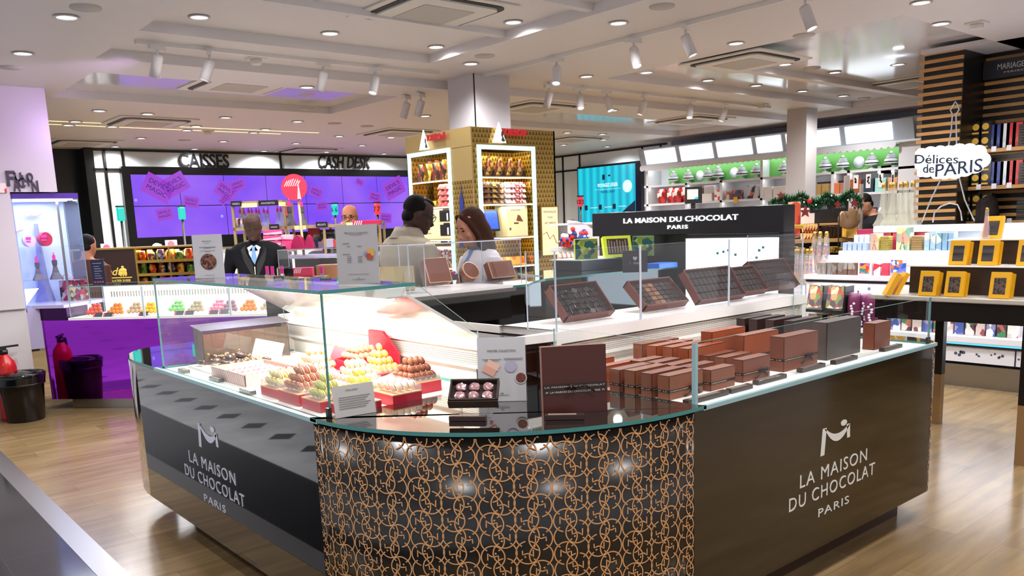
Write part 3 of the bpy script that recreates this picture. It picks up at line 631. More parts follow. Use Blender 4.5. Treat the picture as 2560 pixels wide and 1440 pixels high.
# ---- acrylic case on the right ledge
g3 = empty('glass_case', (3.4, 2.8, ZL), label='upper glass case with open chocolate boxes on the white right ledge', cat='glass case')
ZG3 = 1.48
gp(g3, 'front_pane', 2.465, 4.43, 2.606, 2.614, ZL+.001, ZG3, edge=ACEDGE, glass=ACRYL); gp(g3, 'side_pane', 2.461, 2.469, 2.614, 2.80, ZL+.001, ZG3, edge=ACEDGE, glass=ACRYL); gp(g3, 'side_pane', 4.425, 4.433, 2.614, 2.98, ZL+.001, ZG3, edge=ACEDGE, glass=ACRYL)
for x in (3.0, 3.7): ch(g3, MB().box(x, x+.012, 2.602, 2.606, ZL+.001, ZG3), 'seam', ACEDGE)
# ================================================================ goods on the front counter
def macaron_proto(name, shell, fill, R=.0185, speck=False):
    e = empty('macaron', (0, 0, -5))
    m = MB(); pr = [(.0, .0105), (.55, .0098), (.85, .0075), (.98, .0035), (1.0, .0018), (.95, .0012), (.9, .0012)]
    m.lathe([(R*r, z) for r, z in pr][::-1], 14, mi=0, cap=False); m.lathe([(R*r, -z) for r, z in pr], 14, cap=False)
    m.build('shell', noisy('mac_'+name, shell, shell if not speck else '#5d3220', 220, .55, ramp=(.5, .62)) if speck else mat('mac_'+name, shell, .55), e)
    MB().lathe([(R*.9, -.0014), (R*.93, 0), (R*.9, .0014)], 14, cap=False).build('filling', mat('fill_'+name, fill, .5), e)
    return e
MP = {k: macaron_proto(k, *v) for k, v in dict(cream=('#f3e2a8', '#8a5a3a'), rose=('#c58a74', '#8a4a3c'), green=('#cfd084', '#b9b06a'), yellow=('#efb021', '#e0951a'), white=('#f6e9d6', '#5b2d20'), wred=('#f6eada', '#7d1f2c'),
    cocoa=('#9a5236', '#5a2a1a', .0185, True), amber=('#f0c069', '#7c3f20'), ivory=('#f7ead2', '#3f2a22'), lime=('#e2df7e', '#c9bd6a'), peach=('#e59a78', '#b05a44'), tan=('#efc98c', '#7c4a2c'), pinks=('#d8707a', '#f5d9d0', .014), creams=('#f5ead0', '#d88c8c', .014), oranges=('#e8812c', '#c05a1c'), fpink=('#d9627e', '#a8405c'), fgreen=('#5fa34a', '#3f7c34'), fbeige=('#b39a7c', '#6a4a34'), fplum=('#a06a7c', '#5c3040'), folive=('#b8a04a', '#6a5a24'), fcoral=('#d8543a', '#8a2c1c')).items()}
CNAME = dict(cream='cream', rose='rose brown', green='pale green', yellow='bright yellow', white='white and brown', wred='white and red', cocoa='cocoa brown', amber='golden', ivory='ivory', lime='lime yellow', peach='peach', tan='tan', pinks='small pink', creams='small cream', oranges='orange', fpink='pink', fgreen='green', fbeige='beige', fplum='plum', folive='olive', fcoral='coral red')
rm = random.Random(11)
def put_mac(k, x, y, z, tilt=.35, yaw=0, where='in the tall glass case'):
    c = copy_tree(MP[k]); c.location = (x, y, z); c.rotation_euler = (rm.uniform(-.08, .08), PI/2-tilt+rm.uniform(-.08, .08), yaw+rm.uniform(-.1, .1))
    c['label'] = f'{CNAME[k]} macaron standing on edge {where}'; c['category'] = 'macaron'; c['group'] = f'{CNAME[k]} macarons {where}'
def tray(x0, y0, z, n, m, layers, k, dx=.027, dy=.037, R=.0185, cover=True, where='in the tall glass case', d2=.0, lab=None):
    for l in range(layers):
        for i in range(n-l):
            for j in range(m-l):
                if l < layers-1 and i and j and cover is not None: continue
                put_mac(k, x0+(i+.5+l*.5)*dx, y0+(j+.5+l*.5)*dy, z+R+l*R*1.55+.001, where=where)
    if cover:
        W_, D_ = n*dx+.012, m*dy+.012; t = MB(); h = .022
        for a in ((x0-.008, x0-.006, y0-.006, y0-.006+D_), (x0-.008+W_, x0-.006+W_, y0-.006, y0-.006+D_), (x0-.008, x0-.006+W_, y0-.008, y0-.006), (x0-.008, x0-.006+W_, y0-.006+D_, y0-.004+D_)):
            t.box(*a, z, z+h)
        tag(t.build('blister_tray', clear('blister', (.93, .92, .92), 1.6, solid=.12)), f'clear blister tray of {CNAME[k]} macarons {where}'+(lab or ''), 'tray')
RED = mat('red_card', '#b3142e', .4); PINKC = mat('pink_card', '#d9a29a', .45)
def riser(x0, x1, y0, y1, h, lab):
    e = empty('display_riser', ((x0+x1)/2, (y0+y1)/2, ZD), label=lab, cat='riser'); a, b = (x1-x0)/2, (y1-y0)/2
    MB().box(-a, a, -b, b, .0005, h-.004).build('box', RED, e); MB().box(-a-.001, a+.001, -b-.001, b+.001, h-.004, h).build('gold_rim', mat('rim_tan', '#d9a27c', .4), e)
riser(1.445, 1.66, 3.215, 3.39, .042, 'red card riser under the cream macarons')
riser(1.435, 1.66, 3.01, 3.195, .05, 'red card riser under the rose brown macarons')
riser(1.435, 1.60, 2.835, 2.985, .045, 'red card riser under the pale green macarons')
riser(1.47, 1.625, 2.705, 2.825, .04, 'red card riser behind the small white card')
riser(1.685, 1.82, 2.718, 2.90, .045, 'red card riser under the white and red macarons')
riser(1.85, 2.0, 2.835, 3.04, .05, 'red card riser under the cocoa macarons')
tray(1.46, 3.24, ZD+.042, 5, 4, 2, 'cream'); tray(1.455, 3.04, ZD+.05, 5, 4, 3, 'rose'); tray(1.45, 2.85, ZD+.045, 4, 3, 3, 'green')
tray(1.485, 2.715, ZD+.04, 4, 3, 2, 'yellow', dy=.033); tray(1.70, 2.735, ZD+.045, 4, 3, 1, 'wred', dx=.03, R=.021, dy=.046)
tray(1.86, 2.85, ZD+.05, 5, 4, 3, 'cocoa'); tray(1.635, 2.92, ZD+.03, 4, 3, 3, 'lime'); tray(1.70, 3.06, ZD+.04, 5, 4, 3, 'ivory'); tray(1.86, 3.1, ZD+.06, 4, 4, 4, 'amber')
tray(1.62, 3.27, ZD+.05, 5, 4, 3, 'white'); tray(1.72, 3.46, ZD+.05, 5, 4, 3, 'tan', cover=False); tray(1.90, 3.36, ZD+.08, 5, 4, 2, 'peach', cover=False)
# open red boxes at the back
def openbox(x, y, z, w, d, h, lab, m=RED, rz=0, hexa=False):
    e = empty('open_gift_box', (x, y, z), rz, lab, 'box'); t = .003
    if hexa:
        P_ = [(w*math.cos(PI/6+k*PI/3), d*math.sin(PI/6+k*PI/3)) for k in range(6)]
        b = MB(); b.prism(P_, 0, t)
        for i in range(6):
            p, q = P_[i], P_[(i+1) % 6]; b.add([(p[0], p[1], 0), (q[0], q[1], 0), (q[0], q[1], h), (p[0], p[1], h), (p[0]*.97, p[1]*.97, 0), (q[0]*.97, q[1]*.97, 0), (q[0]*.97, q[1]*.97, h), (p[0]*.97, p[1]*.97, h)], [(0, 1, 2, 3), (5, 4, 7, 6), (3, 2, 6, 7)])
        b.build('base', m, e)
    else:
        MB().box(-w, w, -d, d, 0, t).box(-w, -w+t, -d, d, t, h).box(w-t, w, -d, d, t, h).box(-w, w, -d, -d+t, t, h).box(-w, w, d-t, d, t, h).build('base', m, e)
    return e
e = openbox(1.975, 3.44, ZD+.0005, .125, .13, .085, 'open red hexagonal box holding the peach macarons', hexa=True)
P_ = [(.125*math.cos(PI/6+k*PI/3), .13*math.sin(PI/6+k*PI/3)) for k in range(6)]
MB().prism(P_, 0, .012, T=Matrix.Translation((.12, 0, .10)) @ Matrix.Rotation(math.radians(70), 4, 'Y')).build('lid', RED, e)
e = openbox(1.80, 3.56, ZD+.0005, .13, .12, .05, 'open red box holding the tan macarons'); MB().box(-.004, 0, -.12, .12, 0, .08, T=Matrix.Translation((.13, 0, .05)) @ Matrix.Rotation(.5, 4, 'Y')).build('lid', RED, e)
# striped pink box of small macarons
e = openbox(1.60, 3.80, ZD+.0005, .135, .20, .055, 'pink striped open box of small pink and cream macarons', PINKC)
st = MB()
for i in range(16):
    y = -.19+i*.024; st.add([(-.1358, y, .006), (-.1358, y+.01, .006), (-.1358, y+.034, .05), (-.1358, y+.024, .05)], [(0, 1, 2, 3)])
    if i < 11: x = -.13+i*.024; st.add([(x, -.2008, .006), (x+.01, -.2008, .006), (x+.03, -.2008, .05), (x+.02, -.2008, .05)], [(0, 1, 2, 3)])
st.build('stripes', mat('stripe_white', '#f4e4de', .5), e)
sm = MB()
for i in range(9):
    for j in range(11):
        T_ = Matrix.Translation((-.115+i*.027, -.175+j*.034, .03+.0006*i)) @ Matrix.Rotation(1.1+rm.uniform(-.1, .1), 4, 'Y'); k = 1 if j % 3 == 2 else 0
        for z_ in (.004, -.004): sm.ball((0, 0, z_), (.014, .014, .005), 10, 6, k, T=T_)
        sm.ball((0, 0, 0), (.0125, .0125, .003), 8, 4, 2, T=T_)
tag(sm.build('small_macarons', [mat('mac_creams', '#f5ead0'), mat('mac_pinks', '#d8707a'), mat('fill_pinks', '#d88c8c')], loc=(1.60, 3.80, ZD)), 'rows of many small pink and cream macarons in the striped pink box', 'macarons', kind='stuff')
# rock slab of dark chocolate with nuts
def slab(x, y, z, w, d, h, lab, seed):
    e = empty('chocolate_slab', (x, y, z), .2, lab, 'chocolate'); r = random.Random(seed); m = MB()
    for i in range(26): m.ball((r.uniform(-w, w), r.uniform(-d, d), r.uniform(.012, h)), (r.uniform(.015, .03), r.uniform(.015, .03), r.uniform(.008, .016)), 8, 6, fn=lambda v: 1+.25*noise.noise(v*4+Vector((i, 0, 0))))
    m.build('chunk', noisy('dark_choc', '#1f0f0a', '#4a2a1e', 60, .35, bump=.4), e); n = MB()
    for i in range(46): n.ball((r.uniform(-w, w), r.uniform(-d, d), r.uniform(h*.4, h+.012)), (.006, .004, .004), 6, 5)
    n.build('nuts', mat('nut', '#b98a4c', .5), e)
tag(MB().box(1.50, 1.85, 3.98, 4.42, ZD+.0005, ZD+.012).build('serving_tray', mat('tray_white', '#f2f0ea', .3)), 'flat white tray under the nutty dark chocolate', 'tray')
slab(1.66, 4.28, ZD+.013, .12, .09, .05, 'pile of dark chocolate rock slabs with hazelnuts', 3); slab(1.70, 4.10, ZD+.013, .11, .07, .03, 'flat dark chocolate slab with pistachios', 8)
e = empty('price_card', (1.80, 4.14, ZD+.02), label='blank white tilted card behind the dark chocolate slabs', cat='card')
MB().box(-.002, .002, -.17, .17, 0, .11, T=Matrix.Rotation(.35, 4, 'Y')).build('sheet', mat('card_white', '#fbfbf8', .5), e); MB().box(0, .05, -.02, .02, 0, .004).build('foot', mat('card_white', '#fbfbf8'), e)
# bulk acrylic bin with brown sachets at the far end
e = empty('acrylic_bin', (1.80, 4.36, ZD), label='clear acrylic bin with sloping lid at the far end of the tall glass case', cat='bin')
t = MB()
for a in ((-.24, .24, .105, .109, .0005, .2), (-.24, .24, -.02, -.016, .013, .17), (-.24, -.236, -.02, .109, .013, .19), (.236, .24, -.02, .109, .001, .19)): t.box(*a)
t.build('walls', clear('smoky_acrylic', (.62, .55, .50), 2.0, solid=.18, scol=(.30, .22, .17)), e)
MB().box(-.25, .25, -.03, .12, 0, .005, T=Matrix.Translation((0, 0, .195)) @ Matrix.Rotation(.12, 4, 'X')).build('lid', clear('violet_acrylic', (.86, .86, .95), 3, solid=.12, scol=(.5, .5, .8)), e)
for i in range(6):
    tag(MB().box(-.035, .035, -.006, .006, 0, .14, T=Matrix.Translation((1.60+i*.075, 4.42+.0*i, ZD+.022)) @ Matrix.Rotation(-.1, 4, 'X')).build('chocolate_sachet', mat('kraft_brown', '#6b4a30', .5)), f'thin brown chocolate packet inside the smoky bin', 'packet', 'brown packets in the acrylic bin')
# dark price blocks
PB = mat('price_block', '#3a2823', .25); PT = mat('price_ink', '#bda89a', .4)
def block(x, y, z, L, rz=0, lab='', h=.018, w=.028):
    e = empty('price_block', (x, y, z), rz, lab, 'price tag'); MB().box(-L/2, L/2, -w/2, w/2, .0005, h).build('block', PB, e, bevel=.001)
    m = MB()
    for k in range(3): m.box(-L*.42, L*.3, -w*.3+k*w*.25, -w*.22+k*w*.25, h, h+.0006)
    m.build('print', PT, e)
block(1.425, 4.27, ZD, .10, PI/2, 'dark price block at the far left of the tall case'); block(1.44, 3.88, ZD, .12, PI/2, 'dark price block in front of the striped pink box'); block(1.415, 3.46, ZD, .12, PI/2, 'dark price block left of the red risers')
for x0, x1, y, lab in ((2.42, 2.67, 1.885, 'long dark price block at the glass corner, before the first gift boxes'), (2.685, 2.83, 1.885, 'dark price block second from the glass corner'), (2.89, 3.10, 1.90, 'dark price block third from the glass corner'), (3.236, 3.43, 1.91, 'dark price block before the tall ribboned box'), (3.50, 3.70, 1.90, 'dark price block before the big grey-brown box'), (3.96, 4.15, 1.90, 'dark price block at the far right end')):
    block((x0+x1)/2, y, ZD, x1-x0, 0, lab)
# ---- brown gift boxes
BR = [mat('box_brown_a', '#7a3f2b', .42), mat('box_brown_b', '#9a4b28', .4), mat('box_brown_c', '#83492f', .42), mat('box_dark', '#2f1a17', .4), mat('box_brown_reflection_grey', '#4f4340', .35)]  # last one: grey of the reflecting glass put into the body colour
RIB = mat('ribbon_dark', '#25130f', .3); RT_ = mat('ribbon_print', '#d9cdb8', .4)
def giftbox(x, y, L, W_, H, ci, lab, group=None, ribbon=True, bow=False, z=ZD):
    """upright box with its near left corner at x, y"""
    e = empty('gift_box', (x, y, z), label=lab, cat='gift box', group=group)
    MB().box(0, L, 0, W_, .0005, H).build('body', BR[ci], e)
    MB().box(-.0006, .0016, -.0006, .0016, .001, H+.0004).box(0, L, -.0006, .001, H-.0016, H+.0004).box(-.0006, .001, 0, W_, H-.0016, H+.0004).build('lid_edge', RIB, e)
    if ribbon:
        zr = H*.3; MB().box(-.0012, L+.0012, -.0012, W_+.0012, zr, zr+.010).build('ribbon', RIB, e)
        t = MB(); t.text('LA MAISON DU CHOCOLAT', (L*.03, -.0013, zr+.003), (1, 0, 0), (0, 0, 1), .0045, .0003, width=min(L*.6, .16), align='L'); t.text('M  LA', (-.0013, W_*.95, zr+.003), (0, -1, 0), (0, 0, 1), .0045, .0003, width=W_*.8, align='L')
        t.build('ribbon_print', RT_, e)
    if bow:
        b = MB(); c = L*.68; zr = H*.3+.006
        for s in (-1, 1):
            b.tube([(c, -.002, zr), (c+s*.02, -.016, zr+.012), (c+s*.032, -.01, zr-.002), (c, -.003, zr)], .0035, 6)
            b.tube([(c, -.003, zr), (c+s*.03, -.01, zr-.018), (c+s*.05, -.004, zr-.03)], .003, 6)
        b.build('bow', RIB, e)
    return e
def gb(cx, cy, top, rx, ci, lab, W_=.055, **k):
    p = at(cx, cy, Z=ZD); q = at(cx, top, Y=p.y); r = at(rx, top-10, Y=p.y); return giftbox(p.x, p.y, max(r.x-p.x, .05), W_, q.z-ZD, ci, lab, **k)
h1 = at(1673, 941, Y=at(1673, 1002, Z=ZD).y).z-ZD
for i, (cx, cy, tp, rx) in enumerate(((1550, 983, 925, 1631), (1588, 989, 928, 1670), (1630, 996, 935, 1712), (1673, 1002, 941, 1757))):
    gb(cx, cy, tp, rx, (0, 2, 0, 2)[i], ('farthest of the four', 'third nearest of the four', 'second nearest of the four', 'nearest of the four')[i]+' front brown gift boxes beside the glass corner', bow=(i == 3))
gb(1777, 979, 926, 1837, 2, 'brown ribboned gift box standing alone right of the glass corner seam'); gb(1857, 957, 901, 1925, 0, 'brown gift box with a bow in front of the taller row', bow=True)
gb(1959, 931, 844, 2045, 0, 'tall brown gift box with ribbon and bow near the middle', W_=.07, bow=True); gb(2066, 902, 808, 2153, 4, 'largest grey-brown gift box with a vertical crease', W_=.075, ribbon=False); gb(2185, 876, 810, 2227, 0, 'reddish brown gift box nearest the far right glass', W_=.06, ribbon=False)
def gt(cx, top, rx, H, ci, lab, W_=.055, **k):
    p = at(cx, top, Z=ZD+H); r = at(rx, top-10, Y=p.y); return giftbox(p.x, p.y, r.x-p.x, W_, H, ci, lab, **k)
for i, (cx, tp, rx) in enumerate(((1600, 904, 1661), (1640, 908, 1703), (1680, 914, 1747), (1722, 919, 1789))): gt(cx, tp, rx, h1, (2, 0, 2, 0)[i], 'brown gift box in the second row from the glass corner', group='second row of brown gift boxes')
for i, (cx, tp, rx) in enumerate(((1773, 891, 1842), (1813, 895, 1880))): gt(cx, tp, rx, h1*.95, (0, 2)[i], ('left', 'right')[i]+' one of two low brown gift boxes before the tall row')
for i, (cx, tp, rx) in enumerate(((1606, 861, 1697), (1641, 866, 1732), (1682, 869, 1770), (1721, 873, 1814))): gt(cx, tp, rx, .125, (2, 1, 1, 1)[i], 'taller rust brown gift box in the third row', group='third row of taller rust brown gift boxes', ribbon=False)
gt(1780, 831, 1863, .17, 1, 'bright rust brown gift box standing against the rear wall', ribbon=False, W_=.06); gt(1860, 840, 1946, .15, 1, 'wide rust brown gift box behind the tall ribboned one', W_=.06)
for i, (cx, tp, rx) in enumerate(((1862, 797, 1929), (1893, 799, 1963), (1935, 801, 2005), (1982, 803, 2051))): gt(cx, tp, rx, .15, 3, 'very dark brown gift box with a thin ribbon at the back', group='row of dark brown gift boxes at the back', W_=.05, ribbon=False)
giftbox(2.44, 2.33, .25, .05, .09, 1, 'rust brown box lying far left in the low case', ribbon=False); giftbox(2.47, 2.43, .16, .05, .10, 1, 'small rust brown box at the rear left of the low case', ribbon=False)
# ---- things standing on the dark glass corner
def card(name, p, q, h, lab, tilt=.12, m=None, th=.004, txt=None, cat='sign'):
    """upright printed card in a clear stand, bottom edge from p to q"""
    p, q = Vector(p), Vector(q); d = q-p; L = d.length; rz = math.atan2(d.y, d.x); e = empty(name, p, rz, lab, cat); R_ = Matrix.Rotation(-tilt, 4, 'X')
    MB().box(0, L, -th/2, th/2, .001, h, T=R_).build('card', m or mat('card_paper', '#d7d3d0', .5), e)
    MB().box(-.004, L+.004, -th/2-.003, -th/2-.001, 0, h+.003, T=R_).box(-.004, L+.004, -.004, .06, 0, .003).build('clear_stand', ACRYL, e)
    if txt:
        t = MB(); R3 = R_.to_3x3(); ux = R3 @ Vector((1, 0, 0)); uy = R3 @ Vector((0, 0, 1)); f = R_ @ Vector((0, -th/2-.0035, 0))
        for (s, fx, fz, hh, w) in txt:
            if s == '-': 
                o = f+ux*(fx*L)+uy*(fz*h); a = ux*(w*L/2); b = uy*(hh*h/2); t.add([o-a-b, o+a-b, o+a+b, o-a+b], [(0, 1, 2, 3)])
            else: t.text(s, f+ux*(fx*L)+uy*(fz*h), ux, uy, hh*h, .0004, width=w*L, bold=.01)
        t.build('print', mat('print_grey', '#5a5552', .5), e)
    return e, L, h, R_
ZT = ZD+.014
e, L_, h_, R_ = card('menu_card', (1.915, 2.475, ZT), (2.045, 2.345, ZT), .245, 'standing winter collection card behind the small box of pink chocolates', txt=[('WINTER COLLECTION', .5, .78, .03, .6), ('-', .3, .66, .008, .4), ('-', .3, .64, .008, .3), ('-', .75, .67, .008, .4), ('-', .75, .65, .008, .36), ('-', .5, .1, .008, .3), ('-', .5, .13, .012, .06)])
ph = MB(); R3 = R_.to_3x3()
def disc(mb, cx, cz, r, mi=0, n=22, k=-.0062): mb.add([R_ @ Vector((cx+r*math.cos(2*PI*i/n), k, cz+r*math.sin(2*PI*i/n))) for i in range(n)], [tuple(range(n))], mi)
disc(ph, .13*.98, .135, .023, 0); disc(ph, .165, .09, .023, 1); disc(ph, .165, .09, .019, 2, k=-.0066)
for k, (x, z, w, h, a) in enumerate(((.045, .12, .05, .03, -.5), (.06, .14, .05, .025, -.5))):
    c_, s_ = math.cos(a), math.sin(a); ph.add([R_ @ Vector((x+u*c_-v*s_, -.0062-.0002*k, z+u*s_+v*c_)) for u, v in ((-w/2, -h/2), (w/2, -h/2), (w/2, h/2), (-w/2, h/2))], [(0, 1, 2, 3)], 3+k)
disc(ph, .045, .085, .007, 5)
ph.build('photo_print', [mat('pr_grey', '#a9a5b8', .5), mat('pr_silver', '#c9c2c0', .4), noisy('pr_choc', '#3a1a12', '#8a4a38', 260, .4), mat('pr_pink', '#d9a08c', .5), mat('pr_pink2', '#e3b7a3', .5), mat('pr_red', '#b5533a', .5)], e)
card('menu_card', (1.400, 2.652, ZT), (1.556, 2.632, ZT), .115, 'small white text card leaning at the front glass corner', tilt=.15, m=mat('card_cream', '#cfc8be', .5), txt=[('Chers clients', .45, .82, .05, .3)]+[('-', .5-.03*(i % 3), .62-.07*i, .018, .78-.06*(i % 3)) for i in range(6)])
def lid_box(e): pass
# tall closed brown box with printed ribbon
p = at(1360, 1037, Z=ZT); q = at(1518, 1026, Z=ZT); d = q-p; e = empty('gift_box', (p.x, p.y, ZT), math.atan2(d.y, d.x), 'square reddish brown gift box standing on the dark glass corner, tied with printed ribbon', 'gift box'); L = d.length; H = .238
MB().box(0, L, 0, .045, .0005, H, T=Matrix.Rotation(-.05, 4, 'X')).build('body', BR[0], e); R_ = Matrix.Rotation(-.05, 4, 'X')
MB().box(-.001, L+.001, -.001, .001, .0, H+.0005, T=R_).box(0, L, -.0018, 0, .004, H-.004, T=R_).build('lid_front', [mat('box_front', '#43180f', .4)], e)
rb = MB().box(-.002, L+.002, -.0035, -.002, .088, .106, T=R_).box(-.002, L+.002, -.0035, -.002, .070, .086, T=R_); rb.tube([(L*.5, -.005, .09), (L*.42, -.02, .105), (L*.35, -.015, .09), (L*.5, -.006, .085)], .003, 6).tube([(L*.5, -.005, .09), (L*.66, -.012, .1), (L*.8, -.01, .075)], .003, 6); rb.build('ribbon', RIB, e)
t = MB(); t.text('M  LA MAISON DU CHOCOLAT PARIS  M', R_ @ Vector((L*.5, -.0045, .074)), (1, 0, 0), R_.to_3x3() @ Vector((0, 0, 1)), .007, .0003, width=L*.92); t.text('LA MAISON DU CHOCOLAT', R_ @ Vector((L*.5, -.0045, .093)), (1, 0, 0), (0, 0, 1), .006, .0003, width=L*.95); t.build('ribbon_print', RT_, e)
block(1.932, 2.02, ZT, .135, -.80, 'dark price block in front of the square standing gift box'); block(1.70, 2.262, ZT, .13, -.87, 'dark price block under the box of pink foil chocolates')
# shallow open box with six pink foil chocolates on a clear stand
pb0 = at(1122, 1012, Z=ZT+.05); pb1 = at(1245, 1010, Z=ZT+.05); d = pb1-pb0; L = d.length; rz = math.atan2(d.y, d.x); e = empty('chocolate_box', pb0, rz, 'small open dark box of six pink foil chocolates on a clear stand', 'chocolate box'); R_ = Matrix.Rotation(.62, 4, 'X'); D = .10
m = MB(); 
for a in ((0, L, 0, D, 0, .004), (0, L, 0, .006, .004, .026), (0, L, D-.006, D, .004, .026), (0, .006, 0, D, .004, .026), (L-.006, L, 0, D, .004, .026)): m.box(*a, T=R_)
m.build('tray', mat('dark_tray', '#352a27', .4), e); MB().box(-.002, L+.002, -.004, -.001, -.014, .02, T=R_).build('front_panel', mat('dark_tray2', '#4a3a30', .35), e)
MB().box(L*.2, L*.25, .0, .03, -.05, .0).box(L*.75, L*.8, .0, .03, -.05, .0).box(L*.15, L*.85, .0, .07, -.05, -.047).build('clear_stand', ACRYL, e)
fo = mat('pink_foil', '#e9b9bb', .18, .75); me_ = {}
for i in range(3):
    for j in range(2):
        r = random.Random(i*7+j); b = MB(); w = .0185
        b.ball((0, 0, 0), (w, .017, .010), 14, 9, fn=lambda v: (1+.16*noise.noise(v*3.3+Vector((i*3, j*5, 0)))) / max(abs(v.x)**6+abs(v.y)**6, .3)**.12)
        o = b.build('foil_chocolate', fo); c_ = e.matrix_basis @ (R_ @ Vector((L*(.22+.28*i), D*(.29+.42*j), .014))); o.location = c_; o.rotation_euler = (.62, 0, rz)
        for pl_ in o.data.polygons: pl_.use_smooth = False
        tag(o, 'square chocolate in pink foil inside the small dark box', 'chocolate', 'six pink foil chocolates')
# ---- two sign cards on top of the tall case
ZC = ZG+.0135
p = at(489, 697, Z=ZC); q = p+_r*(73/F_PX*(p.x*_f.x+p.y*_f.y))
e, L_, h_, R_ = card('menu_card', p, q, .212, 'white card with a round chocolate photo, at the left on the tall case', tilt=.03, m=mat('card_bright', '#d3d3d6', .5), txt=[('Mendiants', .5, .84, .022, .3), ('-', .5, .80, .006, .2), ('-', .5, .71, .010, .56), ('-', .5, .69, .008, .24), ('-', .5, .63, .006, .5), ('-', .5, .61, .006, .2), ('-', .5, .07, .006, .34)])
m = MB(); disc(m, L_*.5, h_*.38, L_*.27, 0); m.build('photo_print', noisy('pr_mendiant', '#2c1712', '#8a5a44', 90, .4, ramp=(.45, .6)), e)
p = at(847, 712, Z=ZC); q = p+_r*(103/F_PX*(p.x*_f.x+p.y*_f.y))
e, L_, h_, R_ = card('menu_card', p, q, .226, 'grey price card headed macarons standing on the tall case', tilt=.03, m=mat('card_grey', '#b9b3b0', .5), txt=[('Macarons à la ganache', .5, .86, .022, .55), ('-', .5, .835, .006, .3), ('-', .24, .69, .010, .16), ('-', .3, .64, .010, .08), ('-', .56, .64, .010, .1), ('-', .24, .51, .010, .18)]+[('-', .3, .465-.03*i, .009, .1) for i in range(4)]+[('-', .56, .465-.03*i, .009, .11) for i in range(4)]+[('-', .5, .17, .006, .5), ('-', .5, .1, .008, .06), ('-', .5, .08, .006, .3)])
m = MB()
for k, (x, z, w, h) in enumerate(((.81, .53, .18, .11), (.71, .51, .1, .06), (.76, .485, .12, .06), (.80, .44, .14, .06))): m.box(L_*(x-w/2), L_*(x+w/2), -.0064-.0003*k, -.006, h_*(z-h/2), h_*(z+h/2), k, T=R_)
m.build('photo_print', [mat('pr_gold', '#c99a3c', .5), mat('pr_blue', '#6d8fb8', .5), mat('pr_crim', '#a53a3c', .5), mat('pr_crim2', '#a5422c', .5)], e)
# ---- open chocolate boxes on the right ledge
def tiltbox(px, py, w, h, lab, kind, tilt=.85, rz=0.0, zz=ZL+.006):
    p = at(px, py, Z=zz); e = empty('chocolate_box', p, rz, lab, 'chocolate box'); R_ = Matrix.Rotation(tilt, 4, 'X'); t = .045; m = MB()
    for a in ((0, w, 0, h, 0, .006), (0, w, 0, .007, .006, t), (0, w, h-.007, h, .006, t), (0, .007, 0, h, .006, t), (w-.007, w, 0, h, .006, t)): m.box(*a, T=R_)
    m.build('tray', mat('box_choco', '#6e3423', .4), e)
    MB().box(.003, w-.003, .003, h-.003, t, t+.002, T=R_).build('clear_lid', clear('lid_clear', (.93, .93, .93), 1.2), e)
    s = MB().tube([(w*.3, -.02, -.004), (w*.3, -.004, .012), (w*.3, h*.4, -.003), (w*.3, h*.5, -.005)], .003, 6).tube([(w*.75, -.02, -.004), (w*.75, -.004, .012), (w*.75, h*.4, -.003), (w*.75, h*.5, -.005)], .003, 6)
    st = MB()
    for fx in (.3, .75): st.tube([(w*fx, -.022, .012), (w*fx, -.02, -.004), (w*fx, .05, -.004), (w*fx, h*math.cos(tilt)*.6, h*math.sin(tilt)*.5)], .0025, 6)
    st.build('clear_stand', ACRYL, e); r = random.Random(int(px))
    M0 = Matrix.Translation(p) @ Matrix.Rotation(rz, 4, 'Z') @ R_
    if kind == 'grid':
        nx, ny = max(3, int(w/.04)), max(2, int(h/.045)); g_ = MB(); cx, cy = (w-.02)/nx, (h-.02)/ny
        for i in range(nx):
            for j in range(ny): g_.box(.01+i*cx+.002, .01+(i+1)*cx-.002, .01+j*cy+.002, .01+(j+1)*cy-.002, .012, .032, T=R_)
        g_.box(.01, w-.01, .01, h-.01, .008, .022, T=R_); g_.build('chocolate_bar', mat('choc_bar', '#33201c', .3), e, bevel=.003)
    else:
        nx, ny = (7, 5) if kind == 'dark' else (7, 5)
        cols = ['#2a1815', '#38221c', '#231411'] if kind == 'dark' else ['#2c1a15', '#8a5a3c', '#a87850', '#36211a', '#7a4a30']
        for i in range(nx):
            for j in range(ny):
                b = MB(); sx, sy = (w-.03)/nx*.43, (h-.03)/ny*.43; b.box(-sx, sx, -sy, sy, -.007, .007)
                c_ = cols[r.randrange(len(cols))] if kind == 'dark' else cols[1+(i*3+j) % 2] if 2 <= i <= 3 else cols[(i+j) % 2*3]
                o = b.build('chocolate', mat('choc_'+c_[1:], c_, .3), bevel=.003); M1 = M0 @ Matrix.Translation((.015+(i+.5)*(w-.03)/nx, .015+(j+.5)*(h-.03)/ny, .022)) @ Matrix.Rotation(r.uniform(-.5, .5) if kind == 'dark' else r.uniform(-.06, .06), 4, 'Z') @ Matrix.Rotation(r.uniform(-.3, .3) if kind == 'dark' else 0, 4, 'X'); o.matrix_world = M1
                tag(o, f'small {"dark" if kind == "dark" else "filled"} chocolate in the {"leftmost" if kind == "dark" else "second"} open box on the ledge', 'chocolate', f'chocolates in the {"leftmost" if kind == "dark" else "second"} ledge box')
tiltbox(1408, 808, .32, .19, 'leftmost open box on the white ledge, filled with jumbled dark chocolates', 'dark')
tiltbox(1606, 781, .34, .18, 'second open box on the white ledge, with mixed brown and tan chocolates', 'mixed', tilt=.75)
tiltbox(1738, 764, .42, .20, 'large box of dark chocolate squares, third on the white ledge', 'grid', tilt=.95); tiltbox(1826, 746, .34, .18, 'box of dark chocolate bars, fourth on the white ledge', 'grid', tilt=.9); tiltbox(1896, 733, .40, .20, 'rightmost box of dark chocolate squares on the white ledge', 'grid', tilt=.95)
